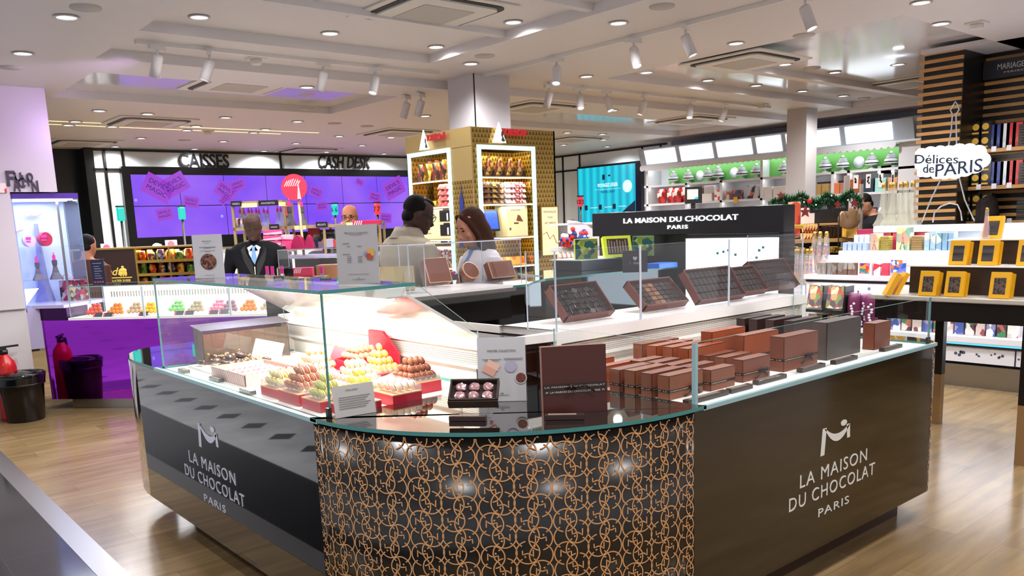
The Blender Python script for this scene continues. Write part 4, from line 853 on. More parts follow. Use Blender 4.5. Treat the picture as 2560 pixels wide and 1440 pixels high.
# ================================================================ inner counters and the lit tower
ia = empty('back_counter', (2.8, 3.95, 0), label='black glossy inner counter with a white lipped top holding tilted boxes', cat='counter')
def chl(par, mb, name, m, **k):
    o = mb.build(name, m, par, **k); o.matrix_parent_inverse = par.matrix_basis.inverted(); return o
def chm(par, mb, name, m, **k):
    """mesh given in world coordinates under a rotated parent"""
    par_m = Matrix.LocRotScale(par.location, par.rotation_euler, par.scale); o = mb.build(name, m, par, **k); o.matrix_parent_inverse = par_m.inverted(); return o
chm(ia, MB().box(2.47, 3.17, 3.745, 4.15, .0, 1.22), 'body', BLACK)
chm(ia, MB().box(2.455, 3.17, 3.72, 4.15, 1.22, 1.25).box(2.455, 3.19, 3.715, 3.722, 1.215, 1.235, 1), 'white_top', [WHITE, STEEL])
gx = empty('glass_case', (2.8, 3.9, 1.25), label='glass case on the black inner counter in front of the woman', cat='glass case')
for nm, a in (('front_pane', (2.475, 3.263, 3.745, 3.752, 1.2505, 1.508)), ('side_pane', (2.470, 2.476, 3.752, 4.12, 1.2505, 1.508)), ('side_pane', (3.262, 3.268, 3.752, 4.12, 1.2505, 1.508)), ('inner_pane', (2.575, 2.581, 3.752, 4.0, 1.2505, 1.508)), ('top_pane', (2.47, 3.268, 3.745, 4.12, 1.508, 1.514))):
    o = pane(gx, nm, *a, edge=ACEDGE, glass=ACRYL); o.matrix_parent_inverse = Matrix.Translation(-gx.location)
ib = empty('back_counter', (4.2, 4.3, 0), label='long black inner counter with a dark glass top and rounded end', cat='counter')
P_ = [(3.20, 3.80), (3.30, 3.80)]+[(3.62, 4.06)]+[(5.15, 4.03), (5.15, 4.72), (3.3, 4.72), (3.20, 4.4)]
chm(ib, MB().prism([(3.19, 3.80), (3.33, 3.80), (3.5, 3.95), (3.7, 4.06), (5.1, 4.04), (5.1, 4.72), (4.1, 4.72), (3.9, 4.2), (3.19, 4.2)], 0, 1.225), 'body', BLACK)
chm(ib, MB().prism([(3.175, 3.78), (3.34, 3.78), (3.52, 3.93), (3.72, 4.035), (5.1, 4.02), (5.1, 4.74), (4.09, 4.74), (3.89, 4.22), (3.175, 4.22)], 1.225, 1.24, 0, 1), 'glass_top', [mat('smoked_glass', '#15100d'), GEDGE])
# tilted closed boxes on the inner counter
def closed_tilt(px, py, w, h, lab, rnd=False, rz=0, tilt=1.15, z=1.2505, c='box_copper', D=.05, ch='#7d4733'):
    p = at(px, py, Z=z); e = empty('gift_box', (p.x, p.y, z+.006), rz, lab, 'gift box'); R_ = Matrix.Rotation(tilt, 4, 'X'); m1 = mat(c, ch, .35); gl = mat('box_gold_line', '#d9ac80', .35)
    if rnd:
        r = w/2; T_ = R_ @ Matrix.Translation((r, r, 0)); MB().lathe([(r, 0), (r, D)], 32, T=T_).build('body', m1, e); MB().lathe([(r+.0015, D-.004), (r+.0015, D+.001), (r-.004, D+.001)], 32, T=T_, cap=False).build('rim', gl, e)
    else:
        MB().box(0, w, 0, h, 0, D, T=R_).build('body', m1, e)
        m = MB()
        for a in ((-.001, w+.001, -.001, .003), (-.001, w+.001, h-.003, h+.001), (-.001, .003, 0, h), (w-.003, w+.001, 0, h)): m.box(*a, D-.003, D+.001, T=R_)
        m.build('rim', gl, e)
    st = MB(); st.tube([(w*.3, -.045, .01), (w*.3, -.03, -.004), (w*.3, .08, -.004)], .003, 6).tube([(w*.7, -.045, .01), (w*.7, -.03, -.004), (w*.7, .08, -.004)], .003, 6); st.build('clear_stand', ACRYL, e); return e
closed_tilt(1066, 718, .155, .155, 'copper brown square box leaning in the inner glass case, leftmost', rz=-.1); closed_tilt(1158, 710, .115, .115, 'round copper brown box leaning between two square ones', rnd=True, tilt=1.0); closed_tilt(1221, 706, .19, .11, 'copper brown rectangular box leaning at the right of the inner case')
closed_tilt(945, 735, .20, .13, 'pale gold box with white edge left of the inner glass case', c='box_palegold', ch='#b5a67c', z=1.2505, rz=-.5, tilt=1.3)
e = empty('back_counter', (2.62, 4.42, 0), label='low inner counter end under the pale gold box', cat='counter'); chm(e, MB().box(2.34, 2.80, 4.16, 4.75, 0, 1.2), 'body', BLACK); chm(e, MB().box(2.33, 2.81, 4.155, 4.76, 1.2, 1.2495), 'white_top', WHITE)
# small clear box with pink bow
p = at(1130, 700, Z=1.2505); e = empty('ribboned_box', (p.x, p.y, 1.2505), label='tiny clear box with a pink bow beside the hands of the woman', cat='gift box'); MB().box(-.03, .03, -.03, .03, 0, .04).build('box', mat('mauve_box', '#6b5a6a', .4), e)
b = MB()
for k in range(6): a = k*PI/3; b.ball((.018*math.cos(a), .018*math.sin(a), .05), (.016, .009, .008), 8, 5)
b.build('bow', mat('bow_pink', '#e8407a', .4), e)
# ---- lit tower
XT = 5.0
tw = empty('sign_tower', (5.1, 3.9, 0), label='dark tower with illuminated chocolate shop name over a bright light panel', cat='sign')
DB = mat('tower_brown', '#1c1311', .35); DK = mat('tower_dark', '#0b0a0d', .3)
chm(tw, MB().box(XT, XT+.14, 3.09, 4.84, 1.475, 1.66), 'header', mat('header_black', '#0d0a0e', .3), bevel=.004)
chm(tw, MB().box(XT+.03, XT+.13, 3.10, 3.93, 0, 1.475).box(XT-.002, XT+.14, 3.088, 3.12, 0, 1.475).box(XT+.08, XT+.13, 3.93, 4.84, 0, 1.475), 'back', DB)
PAN = mat('light_panel', '#000000', .4, emit=5, ecol='#dff3ff')
chm(tw, MB().box(XT+.012, XT+.03, 3.14, 3.90, .93, 1.445), 'light_panel', PAN)
sy = MB(); r = random.Random(3)
for (y, z) in ((3.62, 1.34), (3.57, 1.35), (3.53, 1.36), (3.47, 1.33), (3.28, 1.36), (3.25, 1.38), (3.30, 1.31), (3.26, 1.26)): sy.box(XT+.010, XT+.012, y-.012, y+.008, z-.009, z+.009)
chm(tw, sy, 'panel_print', mat('panel_ink', '#3f8f9a', .5))
yl, yr = at(1560, 559, X=XT).y, at(1846, 547, X=XT).y
t = MB(); t.text('LA MAISON DU CHOCOLAT', (XT-.002, (yl+yr)/2, 1.572), (0, -1, 0), (0, 0, 1), .039, .006, width=yl-yr, bold=.004, sp=1.05)
ya_, yb_ = at(1670, 575, X=XT).y, at(1720, 573, X=XT).y
t.text('PARIS', (XT-.002, (ya_+yb_)/2, 1.520), (0, -1, 0), (0, 0, 1), .028, .006, width=ya_-yb_, bold=.004, sp=1.2)
chm(tw, t, 'lettering', emis('letter_glow', '#f4fbff', 4))
# black steps with gift boxes left of the light panel
e = empty('display_step', (4.8, 4.4, 1.24), label='black stepped stand under the green and yellow boxes', cat='stand'); chm(e, MB().box(4.38, 4.99, 4.36, 4.66, 1.2405, 1.315), 'step', DK, bevel=.003); chm(e, MB().box(4.36, 4.99, 4.345, 4.68, 1.315, 1.322), 'white_edge', mat('step_edge', '#cfd6d2', .3))
GP = patches('green_leaf', ['#7f8f3a', '#1f5a5a', '#0f3f3c', '#a8b84a'], 26, .35); YL = mat('box_lime', '#c6d62a', .4)
def printed(x, y, z, w, h, d, lab, front, side, rz=0, tilt=0, extra=None):
    e = empty('gift_box', (x, y, z), rz, lab, 'gift box'); T_ = Matrix.Rotation(-tilt, 4, 'X')
    MB().box(0, w, 0, d, .0005, h, T=T_).build('body', side, e); MB().box(.002, w-.002, -.002, 0, .003, h-.003, T=T_).build('front_print', front, e)
    if extra: extra(e, T_, w, h)
    return e
printed(4.40, 4.44, 1.322, .17, .15, .05, 'green leaf patterned box with a lime side at the left of the black step', GP, YL, rz=-.6)
def win(e, T_, w, h):
    MB().box(w*.12, w*.88, -.004, -.002, h*.14, h*.86, T=T_).build('window', mat('win_dark', '#2c201c', .3), e)
    m = MB(); 
    for k in range(7): m.box(w*(.16+.1*k), w*(.2+.1*k), -.006, -.004, h*.2, h*(.8-.04*(k % 3)), T=T_)
    m.build('chocolate_sticks', mat('stick', '#8a7360', .4), e)
printed(4.66, 4.38, 1.322, .22, .17, .05, 'tilted yellow box with a window showing chocolate sticks', YL, YL, rz=-.5, tilt=.35, extra=win)
printed(4.88, 4.30, 1.322, .16, .15, .05, 'green patterned box with a mint stripe next to the bright light panel', GP, mat('mint', '#7fc29a', .4), rz=-.9)
e = printed(at(1557, 682, Z=1.24).x, at(1557, 682, Z=1.24).y, 1.24, .17, .15, .02, 'dark grey plaque with a heart and PARIS on the glass top', mat('plaque', '#2d2c30', .35), mat('plaque', '#2d2c30'), rz=-.75)
t = MB(); t.text('I    PARIS', (.085, -.003, .055), (1, 0, 0), (0, 0, 1), .016, .0005, width=.07); t.text('♥', (.085, -.003, .085), (1, 0, 0), (0, 0, 1), .02, .0005); t.build('print', mat('plaque_print', '#a9a9ad', .4), e)
tag(MB().box(5.0-.22, 4.99, 3.96, 4.10, 1.2405, 1.275).build('blue_box', mat('blue_card', '#1f6ae0', .4)), 'low blue box beside the bright light panel', 'box')
# ================================================================ gold kiosk around the column
KX, KY, KZ = 4.906, 6.276, 2.5; KX2, KY2 = 5.97, 7.36
ki = empty('gold_kiosk', (5.4, 6.8, 0), label='golden chocolate kiosk wrapped around the white column', cat='kiosk')
def tri_mat(name, c1, c2, sc=13):
    m = mat(name, c1, .3, .85); N, L, b = nodes(m); tc = N.new('ShaderNodeTexCoord'); sx = N.new('ShaderNodeSeparateXYZ'); L.new(tc.outputs['Object'], sx.inputs[0])
    def M2(op, a, b_): 
        n = N.new('ShaderNodeMath'); n.operation = op
        for i, v in enumerate((a, b_)):
            if isinstance(v, (int, float)): n.inputs[i].default_value = v
            elif v is not None: L.new(v, n.inputs[i])
        return n.outputs[0]
    u = M2('MULTIPLY', M2('ADD', sx.outputs[0], sx.outputs[1]), sc); v = M2('MULTIPLY', sx.outputs[2], sc*.9)
    row = M2('FLOOR', v, None); u2 = M2('ADD', u, M2('MULTIPLY', row, .5)); fu = M2('ABSOLUTE', M2('SUBTRACT', M2('FRACT', u2, None), .5), None); fv = M2('FRACT', v, None)
    inside = M2('LESS_THAN', M2('ADD', M2('MULTIPLY', fu, 2.0), fv), .82)
    mx = N.new('ShaderNodeMix'); mx.data_type = 'RGBA'; mx.inputs[6].default_value = lin(c1); mx.inputs[7].default_value = lin(c2); L.new(inside, mx.inputs[0]); L.new(mx.outputs[2], b.inputs['Base Color']); return m
GOLD = tri_mat('gold_triangles', '#b1924f', '#7a5e2a', 24); GOLDP = mat('gold_plain', '#b39a63', .35, .7); FR = emis('kiosk_frame_light', '#d9f3f7', 1.3)
zo0, zo1 = .35, 2.30
# right face opening X 4.99..5.66, left face opening Y 6.62..7.28
xa, xb = 4.985, 5.665; ya2, yb2 = 6.62, 7.30
w = MB()
w.box(KX, xa, KY, KY+.02, 0, KZ).box(xb, KX2, KY, KY+.02, 0, KZ).box(xa, xb, KY, KY+.02, zo1, KZ).box(xa, xb, KY, KY+.02, 0, zo0)
w.box(KX, KX+.02, KY+.02, ya2, 0, KZ).box(KX, KX+.02, yb2, KY2, 0, KZ).box(KX, KX+.02, ya2, yb2, zo1, KZ).box(KX, KX+.02, ya2, yb2, 0, zo0)
w.box(KX, KX2, KY2-.02, KY2, 0, KZ).box(KX2-.02, KX2, KY, KY2, 0, KZ); chm(ki, w, 'cladding', GOLD)
chm(ki, MB().box(KX-.004, KX, KY, KY2, 2.33, KZ+.003).box(KX-.004, KX, KY, ya2-.03, 2.02, 2.325).box(KX-.001, KX+.01, KY-.003, KY+.004, 0, KZ), 'plain_panel', GOLDP)
chm(ki, MB().box(xa+.02, xb-.02, KY+.26, KY+.28, zo0, zo1).box(KX+.26, KX+.28, KY+.28, yb2-.02, zo0, zo1).box(xa, xa+.02, KY+.02, KY+.28, zo0, zo1).box(xb-.02, xb, KY+.02, KY+.28, zo0, zo1), 'niche_back', tri_mat('gold_mirror', '#c9a23f', '#6b5018', 26))
fm = MB()
for a in ((xa-.02, xa+.02, KY-.02, KY+.0, zo0, zo1+.03), (xb-.02, xb+.02, KY-.02, KY, zo0, zo1+.03), (xa-.02, xb+.02, KY-.02, KY, zo1-.0, zo1+.04)): fm.box(*a)
for a in ((KX-.02, KX, ya2-.02, ya2+.02, zo0, zo1+.03), (KX-.02, KX, yb2-.02, yb2+.02, zo0, zo1+.03), (KX-.02, KX, ya2-.02, yb2+.02, zo1, zo1+.04)): fm.box(*a)
chm(ki, fm, 'light_frame', FR)
shz = (2.055, 1.80, 1.48, 1.20)
for z in shz:
    chm(ki, MB().box(xa+.02, xb-.02, KY+.01, KY+.26, z-.02, z).box(xa+.02, xb-.02, KY+.004, KY+.01, z-.02, z-.008, 1), 'shelf', [mat('gold_shelf', '#c5a55c', .25, .8), emis('shelf_led', '#fff6dc', 4)])
    chm(ki, MB().box(KX+.01, KX+.26, ya2+.02, yb2-.02, z-.02, z).box(KX+.004, KX+.01, ya2+.02, yb2-.02, z-.02, z-.008, 1), 'shelf', [mat('gold_shelf', '#c5a55c'), emis('shelf_led', '#fff6dc', 4)])
# triangle emblem and red lettering on both faces
def brandsign(o, ux, w):
    o = Vector(o); ux = Vector(ux); uz = Vector((0, 0, 1)); nz = ux.cross(uz); a = MB()
    def tri(s, k, mi, dx=0, dz=0):
        P3 = [o+ux*(-.5*s+dx)+uz*dz, o+ux*(.5*s+dx)+uz*dz, o+ux*dx+uz*(dz+s*1.15)]; a.add([p+nz*(k-.01) for p in P3]+[p+nz*k for p in P3], [(0, 1, 2), (3, 4, 5), (0, 1, 4, 3), (1, 2, 5, 4), (2, 0, 3, 5)], mi)
    tri(.165, .03, 0, dx=-.02); a.add([o+nz*.031+ux*x+uz*z for x, z in ((.0, .02), (.03, .01), (.05, .02), (.025, .06), (.03, .09), (.008, .115), (.0, .07), (.012, .05))], [tuple(range(8))], 1)
    a.text('TOBLERONE', o+ux*.03+uz*.075+nz*.02, ux, uz, .062, .012, 2, width=w*1.15, bold=.012, align='L'); return a
SGM = [emis('sign_white', '#ffffff', 2), mat('mountain', '#3b3a36', .5), emis('sign_red', '#c8222c', .9)]
pk = at(1242, 357, Y=KY-.02); chm(ki, brandsign((pk.x+.045, KY-.002, pk.z+.0), (1, 0, 0), .26), 'brand_sign', SGM)
pk = at(1066, 374, X=KX-.02); chm(ki, brandsign((KX-.006, pk.y, pk.z), (0, -1, 0), .27), 'brand_sign', SGM)
# goods on kiosk shelves
SACK = patches('foil_brown', ['#3a241c', '#6b4a2c', '#c39a4a', '#2a1a18', '#8a3a34'], 34, .3, metal=.3); GOLDF = patches('foil_gold', ['#d9b03a', '#a67a1c', '#f0d070', '#8a6416'], 30, .25, metal=.5)
TRI = MB(); 
def prismbar(name, L, s, m, lab, x, y, z, rz, group=None):
    b = MB(); b.add([(0, -s/2, 0), (0, s/2, 0), (0, 0, s*.86), (L, -s/2, 0), (L, s/2, 0), (L, 0, s*.86)], [(0, 2, 1), (3, 4, 5), (0, 1, 4, 3), (1, 2, 5, 4), (2, 0, 3, 5)]); o = b.build(name, m, loc=(x, y, z)); o.rotation_euler = (0, 0, rz); return tag(o, lab, 'chocolate bar', group)
def fan(name, w, h, m, lab, x, y, z, rz, group=None):
    b = MB(); b.add([(-w/2, 0, 0), (w/2, 0, 0), (0, 0, h), (-w/2, .05, 0), (w/2, .05, 0), (0, .05, h)], [(0, 1, 2), (5, 4, 3), (0, 3, 4, 1), (1, 4, 5, 2), (2, 5, 3, 0)]); o = b.build(name, m, loc=(x, y, z)); o.rotation_euler = (0, 0, rz); return tag(o, lab, 'chocolate pack', group)
r = random.Random(9)
for k in range(9):
    fan('triangular_pack', .12, .20 if k % 2 else .17, SACK, 'tall dark triangular chocolate pack on the top kiosk shelf, right face', xa+.075+k*.065, KY+.08+(k % 2)*.07, shz[0]+.001, 0, 'dark triangular packs on the top right kiosk shelf')
    fan('triangular_pack', .12, .20 if k % 2 else .17, SACK if k % 3 else GOLDF, ('dark' if k % 3 else 'golden')+' triangular chocolate pack on the top kiosk shelf, left face', KX+.08+(k % 2)*.07, ya2+.075+k*.062, shz[0]+.001, PI/2, ('dark' if k % 3 else 'golden')+' triangular packs on the top left kiosk shelf')
WP = patches('white_pack', ['#f0ece8', '#f7f3ef', '#c03a3a', '#efe6e0'], 40, .4); RP = patches('red_pack', ['#c8323c', '#e05a52', '#f0d8c8', '#a01f2c'], 30, .4)
for k in range(4):
    for j in range(2):
        prismbar('chocolate_bar', .26, .055, WP, 'white prism chocolate bar stacked on the second kiosk shelf', xb-.33, KY+.06+j*.08, shz[1]+.001+k*.052, 0, 'white prism bars on the kiosk shelf')
        prismbar('chocolate_bar', .26, .055, SACK, 'dark prism chocolate bar stacked on the second kiosk shelf', xa+.05, KY+.06+j*.08, shz[1]+.001+k*.052, 0, 'dark prism bars on the kiosk shelf')
        prismbar('chocolate_bar', .24, .055, RP, 'red and gold prism chocolate bar stacked on the left kiosk shelf', KX+.06+j*.08, ya2+.28, shz[1]+.001+k*.055, -PI/2, 'red prism bars on the left kiosk shelf')
for k in range(3): prismbar('chocolate_bar', .2, .07, GOLDF, 'golden prism chocolate bar on the second shelf of the left kiosk face', KX+.07+k*.06, yb2-.06, shz[1]+.001, -PI/2, 'golden prism bars on the left kiosk shelf')
# screen + engraving station
e = empty('touch_screen', (xa+.16, KY+.09, shz[2]), label='black touch screen showing a blue picture inside the kiosk', cat='screen'); T_ = Matrix.Rotation(-.15, 4, 'X')
MB().box(-.13, .15, 0, .02, .06, .27, T=T_).box(-.03, .05, .01, .05, .0005, .07, T=T_).box(-.06, .08, -.0, .08, .0005, .012).build('housing', CHAR, e); MB().box(-.115, .135, -.003, 0, .08, .255, T=T_).build('display', mat('blue_display', '#2444c8', .4, emit=1.1, ecol='#2a48d0'), e)
m = MB(); m.box(-.08, -.01, -.004, -.003, .2, .235, T=T_).box(-.07, -.02, -.004, -.003, .1, .19, T=T_).box(-.05, -.04, -.004, -.003, .08, .2, T=T_); m.build('picture', emis('pic_purple', '#7a4ad0', .8), e)
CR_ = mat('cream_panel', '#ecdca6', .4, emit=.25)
e = empty('engraving_machine', (xb-.2, KY+.05, shz[2]), label='cream cabinet with a drawing of a chocolate bar inside the right kiosk face', cat='machine'); MB().box(-.12, .15, 0, .18, .0005, .30).build('cabinet', CR_, e)
m = MB(); m.box(-.03, .03, -.002, 0, .12, .135).box(-.09, -.07, -.002, 0, .06, .085); m.add([(.0, -.002, .15), (.09, -.002, .14), (.05, -.002, .2), (.02, -.002, .21)], [(0, 1, 2, 3)]); m.text('personalise', (.0, -.001, .25), (1, 0, 0), (0, 0, 1), .014, .001, width=.12); m.build('print', mat('print_brown', '#7a4426', .5), e)
e = empty('engraving_machine', (KX+.05, ya2+.36, shz[2]), -PI/2, 'golden cabinet with two dark pick-up slots inside the left kiosk face', 'machine'); MB().box(-.30, .31, 0, .15, .0005, .30).build('cabinet', CR_, e)
m = MB()
for z in (.03, .17): m.prism([(.08, z), (.30, z), (.30, z+.11), (.24, z+.11), (.24, z+.125), (.14, z+.125), (.14, z+.11), (.08, z+.11)], -.001, .004, T=Matrix.Rotation(PI/2, 4, 'X'))
m.build('slots', CHAR, e); m = MB(); 
for z in (.05, .19): m.box(.2, .225, -.006, -.004, z-.01, z+.06)
m.build('leaflets', WHITE, e); m = MB(); m.text('PERSONALISE', (-.13, -.001, .24), (1, 0, 0), (0, 0, 1), .018, .001, width=.16); m.text('YOUR BAR', (-.13, -.001, .05), (1, 0, 0), (0, 0, 1), .014, .001, width=.1, mi=0); m.box(-.19, -.07, -.002, 0, .12, .15); m.build('print', mat('print_brown', '#7a4426'), e)
for k in range(3): prismbar('chocolate_bar', .30, .09, patches('gold_orange', ['#e8a02c', '#d9601c', '#f0c860'], 20, .3, metal=.3), 'long golden and orange chocolate bar on the lower kiosk shelf', xa+.03+(k % 2)*.3, KY+.07+.06*k, shz[3]+.001, 0, 'golden bars on the lower kiosk shelf')
FOIL = patches('silver_foil', ['#cfd3da', '#7a6a6a', '#c05a48', '#efeff2', '#3c3c44'], 48, .2, metal=.6)
def bag(name, w, h, d, m, lab, loc, rz=0, group=None, cat='bag', seed=0):
    """soft pouch: pinched at the top, puffed in the middle"""
    rings = []; n = 14
    for i in range(9):
        t = i/8; z = h*t; sx = w/2*(.86+.14*math.sin(PI*min(t*1.1, 1))); sy = d/2*max(.06, math.sin(PI*(.12+.88*(1-t)**.7))**.8 if t > .05 else .5); rings.append([(sx*math.copysign(abs(math.cos(2*PI*k/n))**.6, math.cos(2*PI*k/n)), sy*math.copysign(abs(math.sin(2*PI*k/n))**.8, math.sin(2*PI*k/n))*(1+.15*noise.noise(Vector((k, i, seed)))), z) for k in range(n)])
    o = MB().loft(rings).build(name, m, loc=loc); o.rotation_euler = (0, 0, rz); return tag(o, lab, cat, group)
for k in range(4): bag('sweet_bag', .16, .2, .1, FOIL, 'silver foil sweet bag on the lower left kiosk shelf', (KX+.12, ya2+.1+k*.15, shz[3]+.001), PI/2, 'silver foil bags on the kiosk')
for k in range(5): bag('sweet_bag', .12, .2, .08, patches('blue_gold', ['#2a4a6a', '#c8a03a', '#9a6a2c', '#6a8a8a'], 40, .3, metal=.4), 'blue and gold chocolate bag on the bottom kiosk shelf', (xa+.09+k*.125, KY+.12, .97), 0, 'blue and gold bags at the bottom of the kiosk')
chm(ki, MB().box(xa+.02, xb-.02, KY+.01, KY+.26, .95, .969), 'shelf', mat('gold_shelf', '#c5a55c'))
# blue tower decal on the left face and lit poster on the right
dc = MB(); y0 = 6.46; prof = [(.0, 2.02), (.004, 1.95), (.01, 1.9), (.03, 1.85), (.034, 1.74), (.03, 1.72), (.04, 1.55), (.06, 1.4)]
for (a, z), (b_, z2) in zip(prof, prof[1:]): dc.add([(KX-.006, y0-a, z), (KX-.006, y0+a, z), (KX-.006, y0+b_, z2), (KX-.006, y0-b_, z2)], [(0, 1, 2, 3)])
chm(ki, dc, 'tower_decal', mat('decal_blue', '#1c2a6e', .4))
po = empty('light_poster', (5.82, KY-.03, 0), label='lit cream poster about gift ribbons on the right of the gold kiosk', cat='poster')
pz0, pz1 = at(1355, 641, Y=KY).z, at(1350, 515, Y=KY).z; px0, px1 = 5.72, 5.965
chm(po, MB().box(px0, px1, KY-.03, KY-.002, pz0, pz1), 'frame', mat('gold_frame', '#8a6a2c', .3, .7)); chm(po, MB().box(px0+.015, px1-.015, KY-.034, KY-.03, pz0+.01, pz1-.015), 'panel', emis('poster_glow', '#fff0b8', 1.25))
t = MB(); xc = (px0+px1)/2
for k, s in enumerate(('PERSONALISE', 'YOUR', 'GIFT RIBBON')): t.text(s, (xc, KY-.0345, pz1-.07-.055*k), (1, 0, 0), (0, 0, 1), .022, .001, width=(.17, .07, .15)[k], bold=.01)
chm(po, t, 'print', emis('poster_gold', '#b98a1c', .6)); t = MB(); t.tube([(px0+.02, KY-.037, pz0+.22), (px0+.07, KY-.037, pz0+.24), (px0+.11, KY-.037, pz0+.17), (px0+.16, KY-.037, pz0+.21), (px0+.2, KY-.037, pz0+.13), (px1-.02, KY-.037, pz0+.12)], .004, 6); chm(po, t, 'ribbon', mat('ribbon_orange', '#c85a1c', .5))
lk = bpy.data.lights.new('kiosk_lamp', 'AREA'); lk.shape = 'RECTANGLE'; lk.size = .5; lk.size_y = .1; lk.energy = 2.2*SHELF_W; lk.color = (1, .93, .8)
for z in (2.28, 2.03, 1.77, 1.45):
    for (x, y, rz) in (((xa+xb)/2, KY+.08, 0), (KX+.08, (ya2+yb2)/2, PI/2)):
        o = bpy.data.objects.new('kiosk_shelf_lamp', lk); COL.objects.link(o); o.location = (x, y, z); o.rotation_euler = (0, 0, rz)
# ================================================================ cake shelves on the right wall
XC = 12.2
def yz(px, py, X=XC): p = at(px, py, X=X); return p.y, p.z
SW = mat('shelf_white', '#dcdcde', .35); GRN = mat('cake_green', '#5a9a48', .45)
cw = empty('wall_shelving', (12.4, 7.5, 0), label='white wall shelving with green cake display along the right wall', cat='shelving')
yL, yR = yz(1610, 464)[0], yz(2290, 417)[0]; z1 = yz(1800, 451)[1]; z2 = yz(1850, 498)[1]; z3 = z2-.42; zv0, zv1 = yz(1800, 410)[1], yz(1800, 425)[1]
def sb(mb, ya, yb, za, zb, x0=XC, x1=XC+.38, mi=0): return mb.box(x0, x1, min(ya, yb), max(ya, yb), za, zb, mi)
m = MB()
for z in (z1, z2, z3, .9, .45): sb(m, yL, yR, z-.035, z)
for px in (1618, 1715, 1802, 1903, 1990, 2080): y = yz(px, 480)[0]; sb(m, y-.022, y+.022, .0, (z1 if px not in (1618, 1903) else zv0))
y = yz(2120, 470)[0]; sb(m, y-.022, y+.022, 0, z1); ye = yz(2246, 410)[0]; sb(m, yR-.1, ye, 0, Z0-.12)
chm(cw, m, 'frame', SW); chm(cw, MB().box(XC+.36, XC+.38, yR, yL, 0, z1), 'back_panel', mat('shelf_back', '#b9b7ba', .4))
g0 = MB(); sb(g0, yz(1655, 430)[0], ye, z1, zv0+.02, XC+.2, XC+.22); chm(cw, g0, 'green_panel', GRN)
# scalloped valance and tilted light boxes
sc = MB(); n = 46
for i in range(n):
    ya_, yb_ = yL+(ye-yL)*i/n, yL+(ye-yL)*(i+1)/n; P3 = [(ya_, zv0+.07), (yb_, zv0+.07)]+[(yb_+(ya_-yb_)*t/6, zv0+.015-.03*math.sin(PI*t/6)) for t in range(7)]
    sc.add([(XC-.10, y, z) for y, z in P3], [tuple(range(9))]); sc.add([(XC-.11, y, z) for y, z in P3], [tuple(range(9))[::-1]])
chm(cw, sc, 'scalloped_valance', SW); chm(cw, MB().box(XC-.1, XC+.38, yR-.2, yL, zv0+.06, zv0+.09), 'canopy', SW)
sgn = [(1622, 1704, 'GOURMANDISES'), (1709, 1796, 'CHOCOLATS'), (1800, 1894, ''), (1898, 1968, ''), (1972, 2036, ''), (2040, 2113, ''), (2118, 2244, '')]
zt0, zt1 = zv0+.10, zv0+.34
for k, (a, b, s) in enumerate(sgn):
    y0, y1 = yz(a, 400)[0], yz(b, 390)[0]; T_ = Matrix.Translation((XC-.1, 0, zt0)) @ Matrix.Rotation(-.35, 4, 'Y'); T_ = Matrix.Translation((XC-.08, 0, zt0)) @ Matrix.Rotation(-.3, 4, 'Y')
    chm(cw, MB().box(-.012, 0, y1+.03, y0-.03, .01, .26, T=T_), 'light_box', emis('lightbox_white', '#eaf6ff', 2.6))
    if s: t = MB(); t.text(s, T_ @ Vector((-.014, (y0+y1)/2, .1)), (0, -1, 0), T_.to_3x3() @ Vector((0, 0, 1)), .05, .002, width=abs(y0-y1)*.6); chm(cw, t, 'lettering', emis('sign_green', '#9adbc0', 1.2))
T_ = Matrix.Translation((XC-.08, 0, zt0)) @ Matrix.Rotation(-.3, 4, 'Y'); chm(cw, MB().box(0, .03, yR, yL, -.02, .29, T=T_), 'light_box_frame', mat('frame_blue_grey', '#a9b3c0', .4))
for z_ in (zv0+.04, z1-.04, z2-.04):
    l = bpy.data.lights.new('cake_shelf_led', 'AREA'); l.shape = 'RECTANGLE'; l.size = .05; l.size_y = yL-yR-.2; l.energy = (13 if z_ > z1 else 7)*SHELF_W; l.color = (.93, .97, 1); o = bpy.data.objects.new('cake_shelf_led', l); COL.objects.link(o); o.location = (XC+.03, (yL+yR)/2, z_); o.rotation_euler = (0, -.5, 0)
# cake cut-outs standing on the top shelf
CK = [mat('cake_white', '#dfe2e6', .45), mat('cake_black', '#1c1c20', .5), mat('cake_grey', '#b3b6ba', .5)]
def cake(px, s, lab):
    y, z = yz(px, 440); x = XC+.10; m = MB(); c = (x, y, z1)
    m.lathe([(.045*s, 0), (.05*s, .01*s), (.012*s, .03*s), (.012*s, .055*s), (.105*s, .07*s), (.105*s, .078*s)], 18, c=c)
    z_ = .078*s
    for r, h, c1 in ((.098, .02, 1), (.098, .018, 0), (.09, .02, 0), (.07, .008, 1), (.07, .035, 2), (.052, .03, 2)): m.lathe([(r*s, z_), (r*s, z_+h*s)], 18, c=c, mi=c1, smooth=False); z_ += h*s
    for k in range(5): m.ball((x-.03*s, y+(-.03+.015*k)*s, z1+z_-.0), .010*s, 6, 5, 1)
    m.ball((x, y, z1+z_+.02*s), .022*s, 8, 6, 0)
    tag(m.build('display_cake', CK), lab, 'cake')
for k, px in enumerate((1675, 1712, 1762, 1787, 1846, 1883, 1951, 2054, 2098, 2170, 2218)):
    cake(px, .95 if k != 3 else 1.0, ('first', 'second', 'third', 'fourth', 'fifth', 'sixth', 'seventh', 'eighth', 'ninth', 'tenth', 'last')[k]+' tiered display cake on a white stand before the green panel, counted from the left')
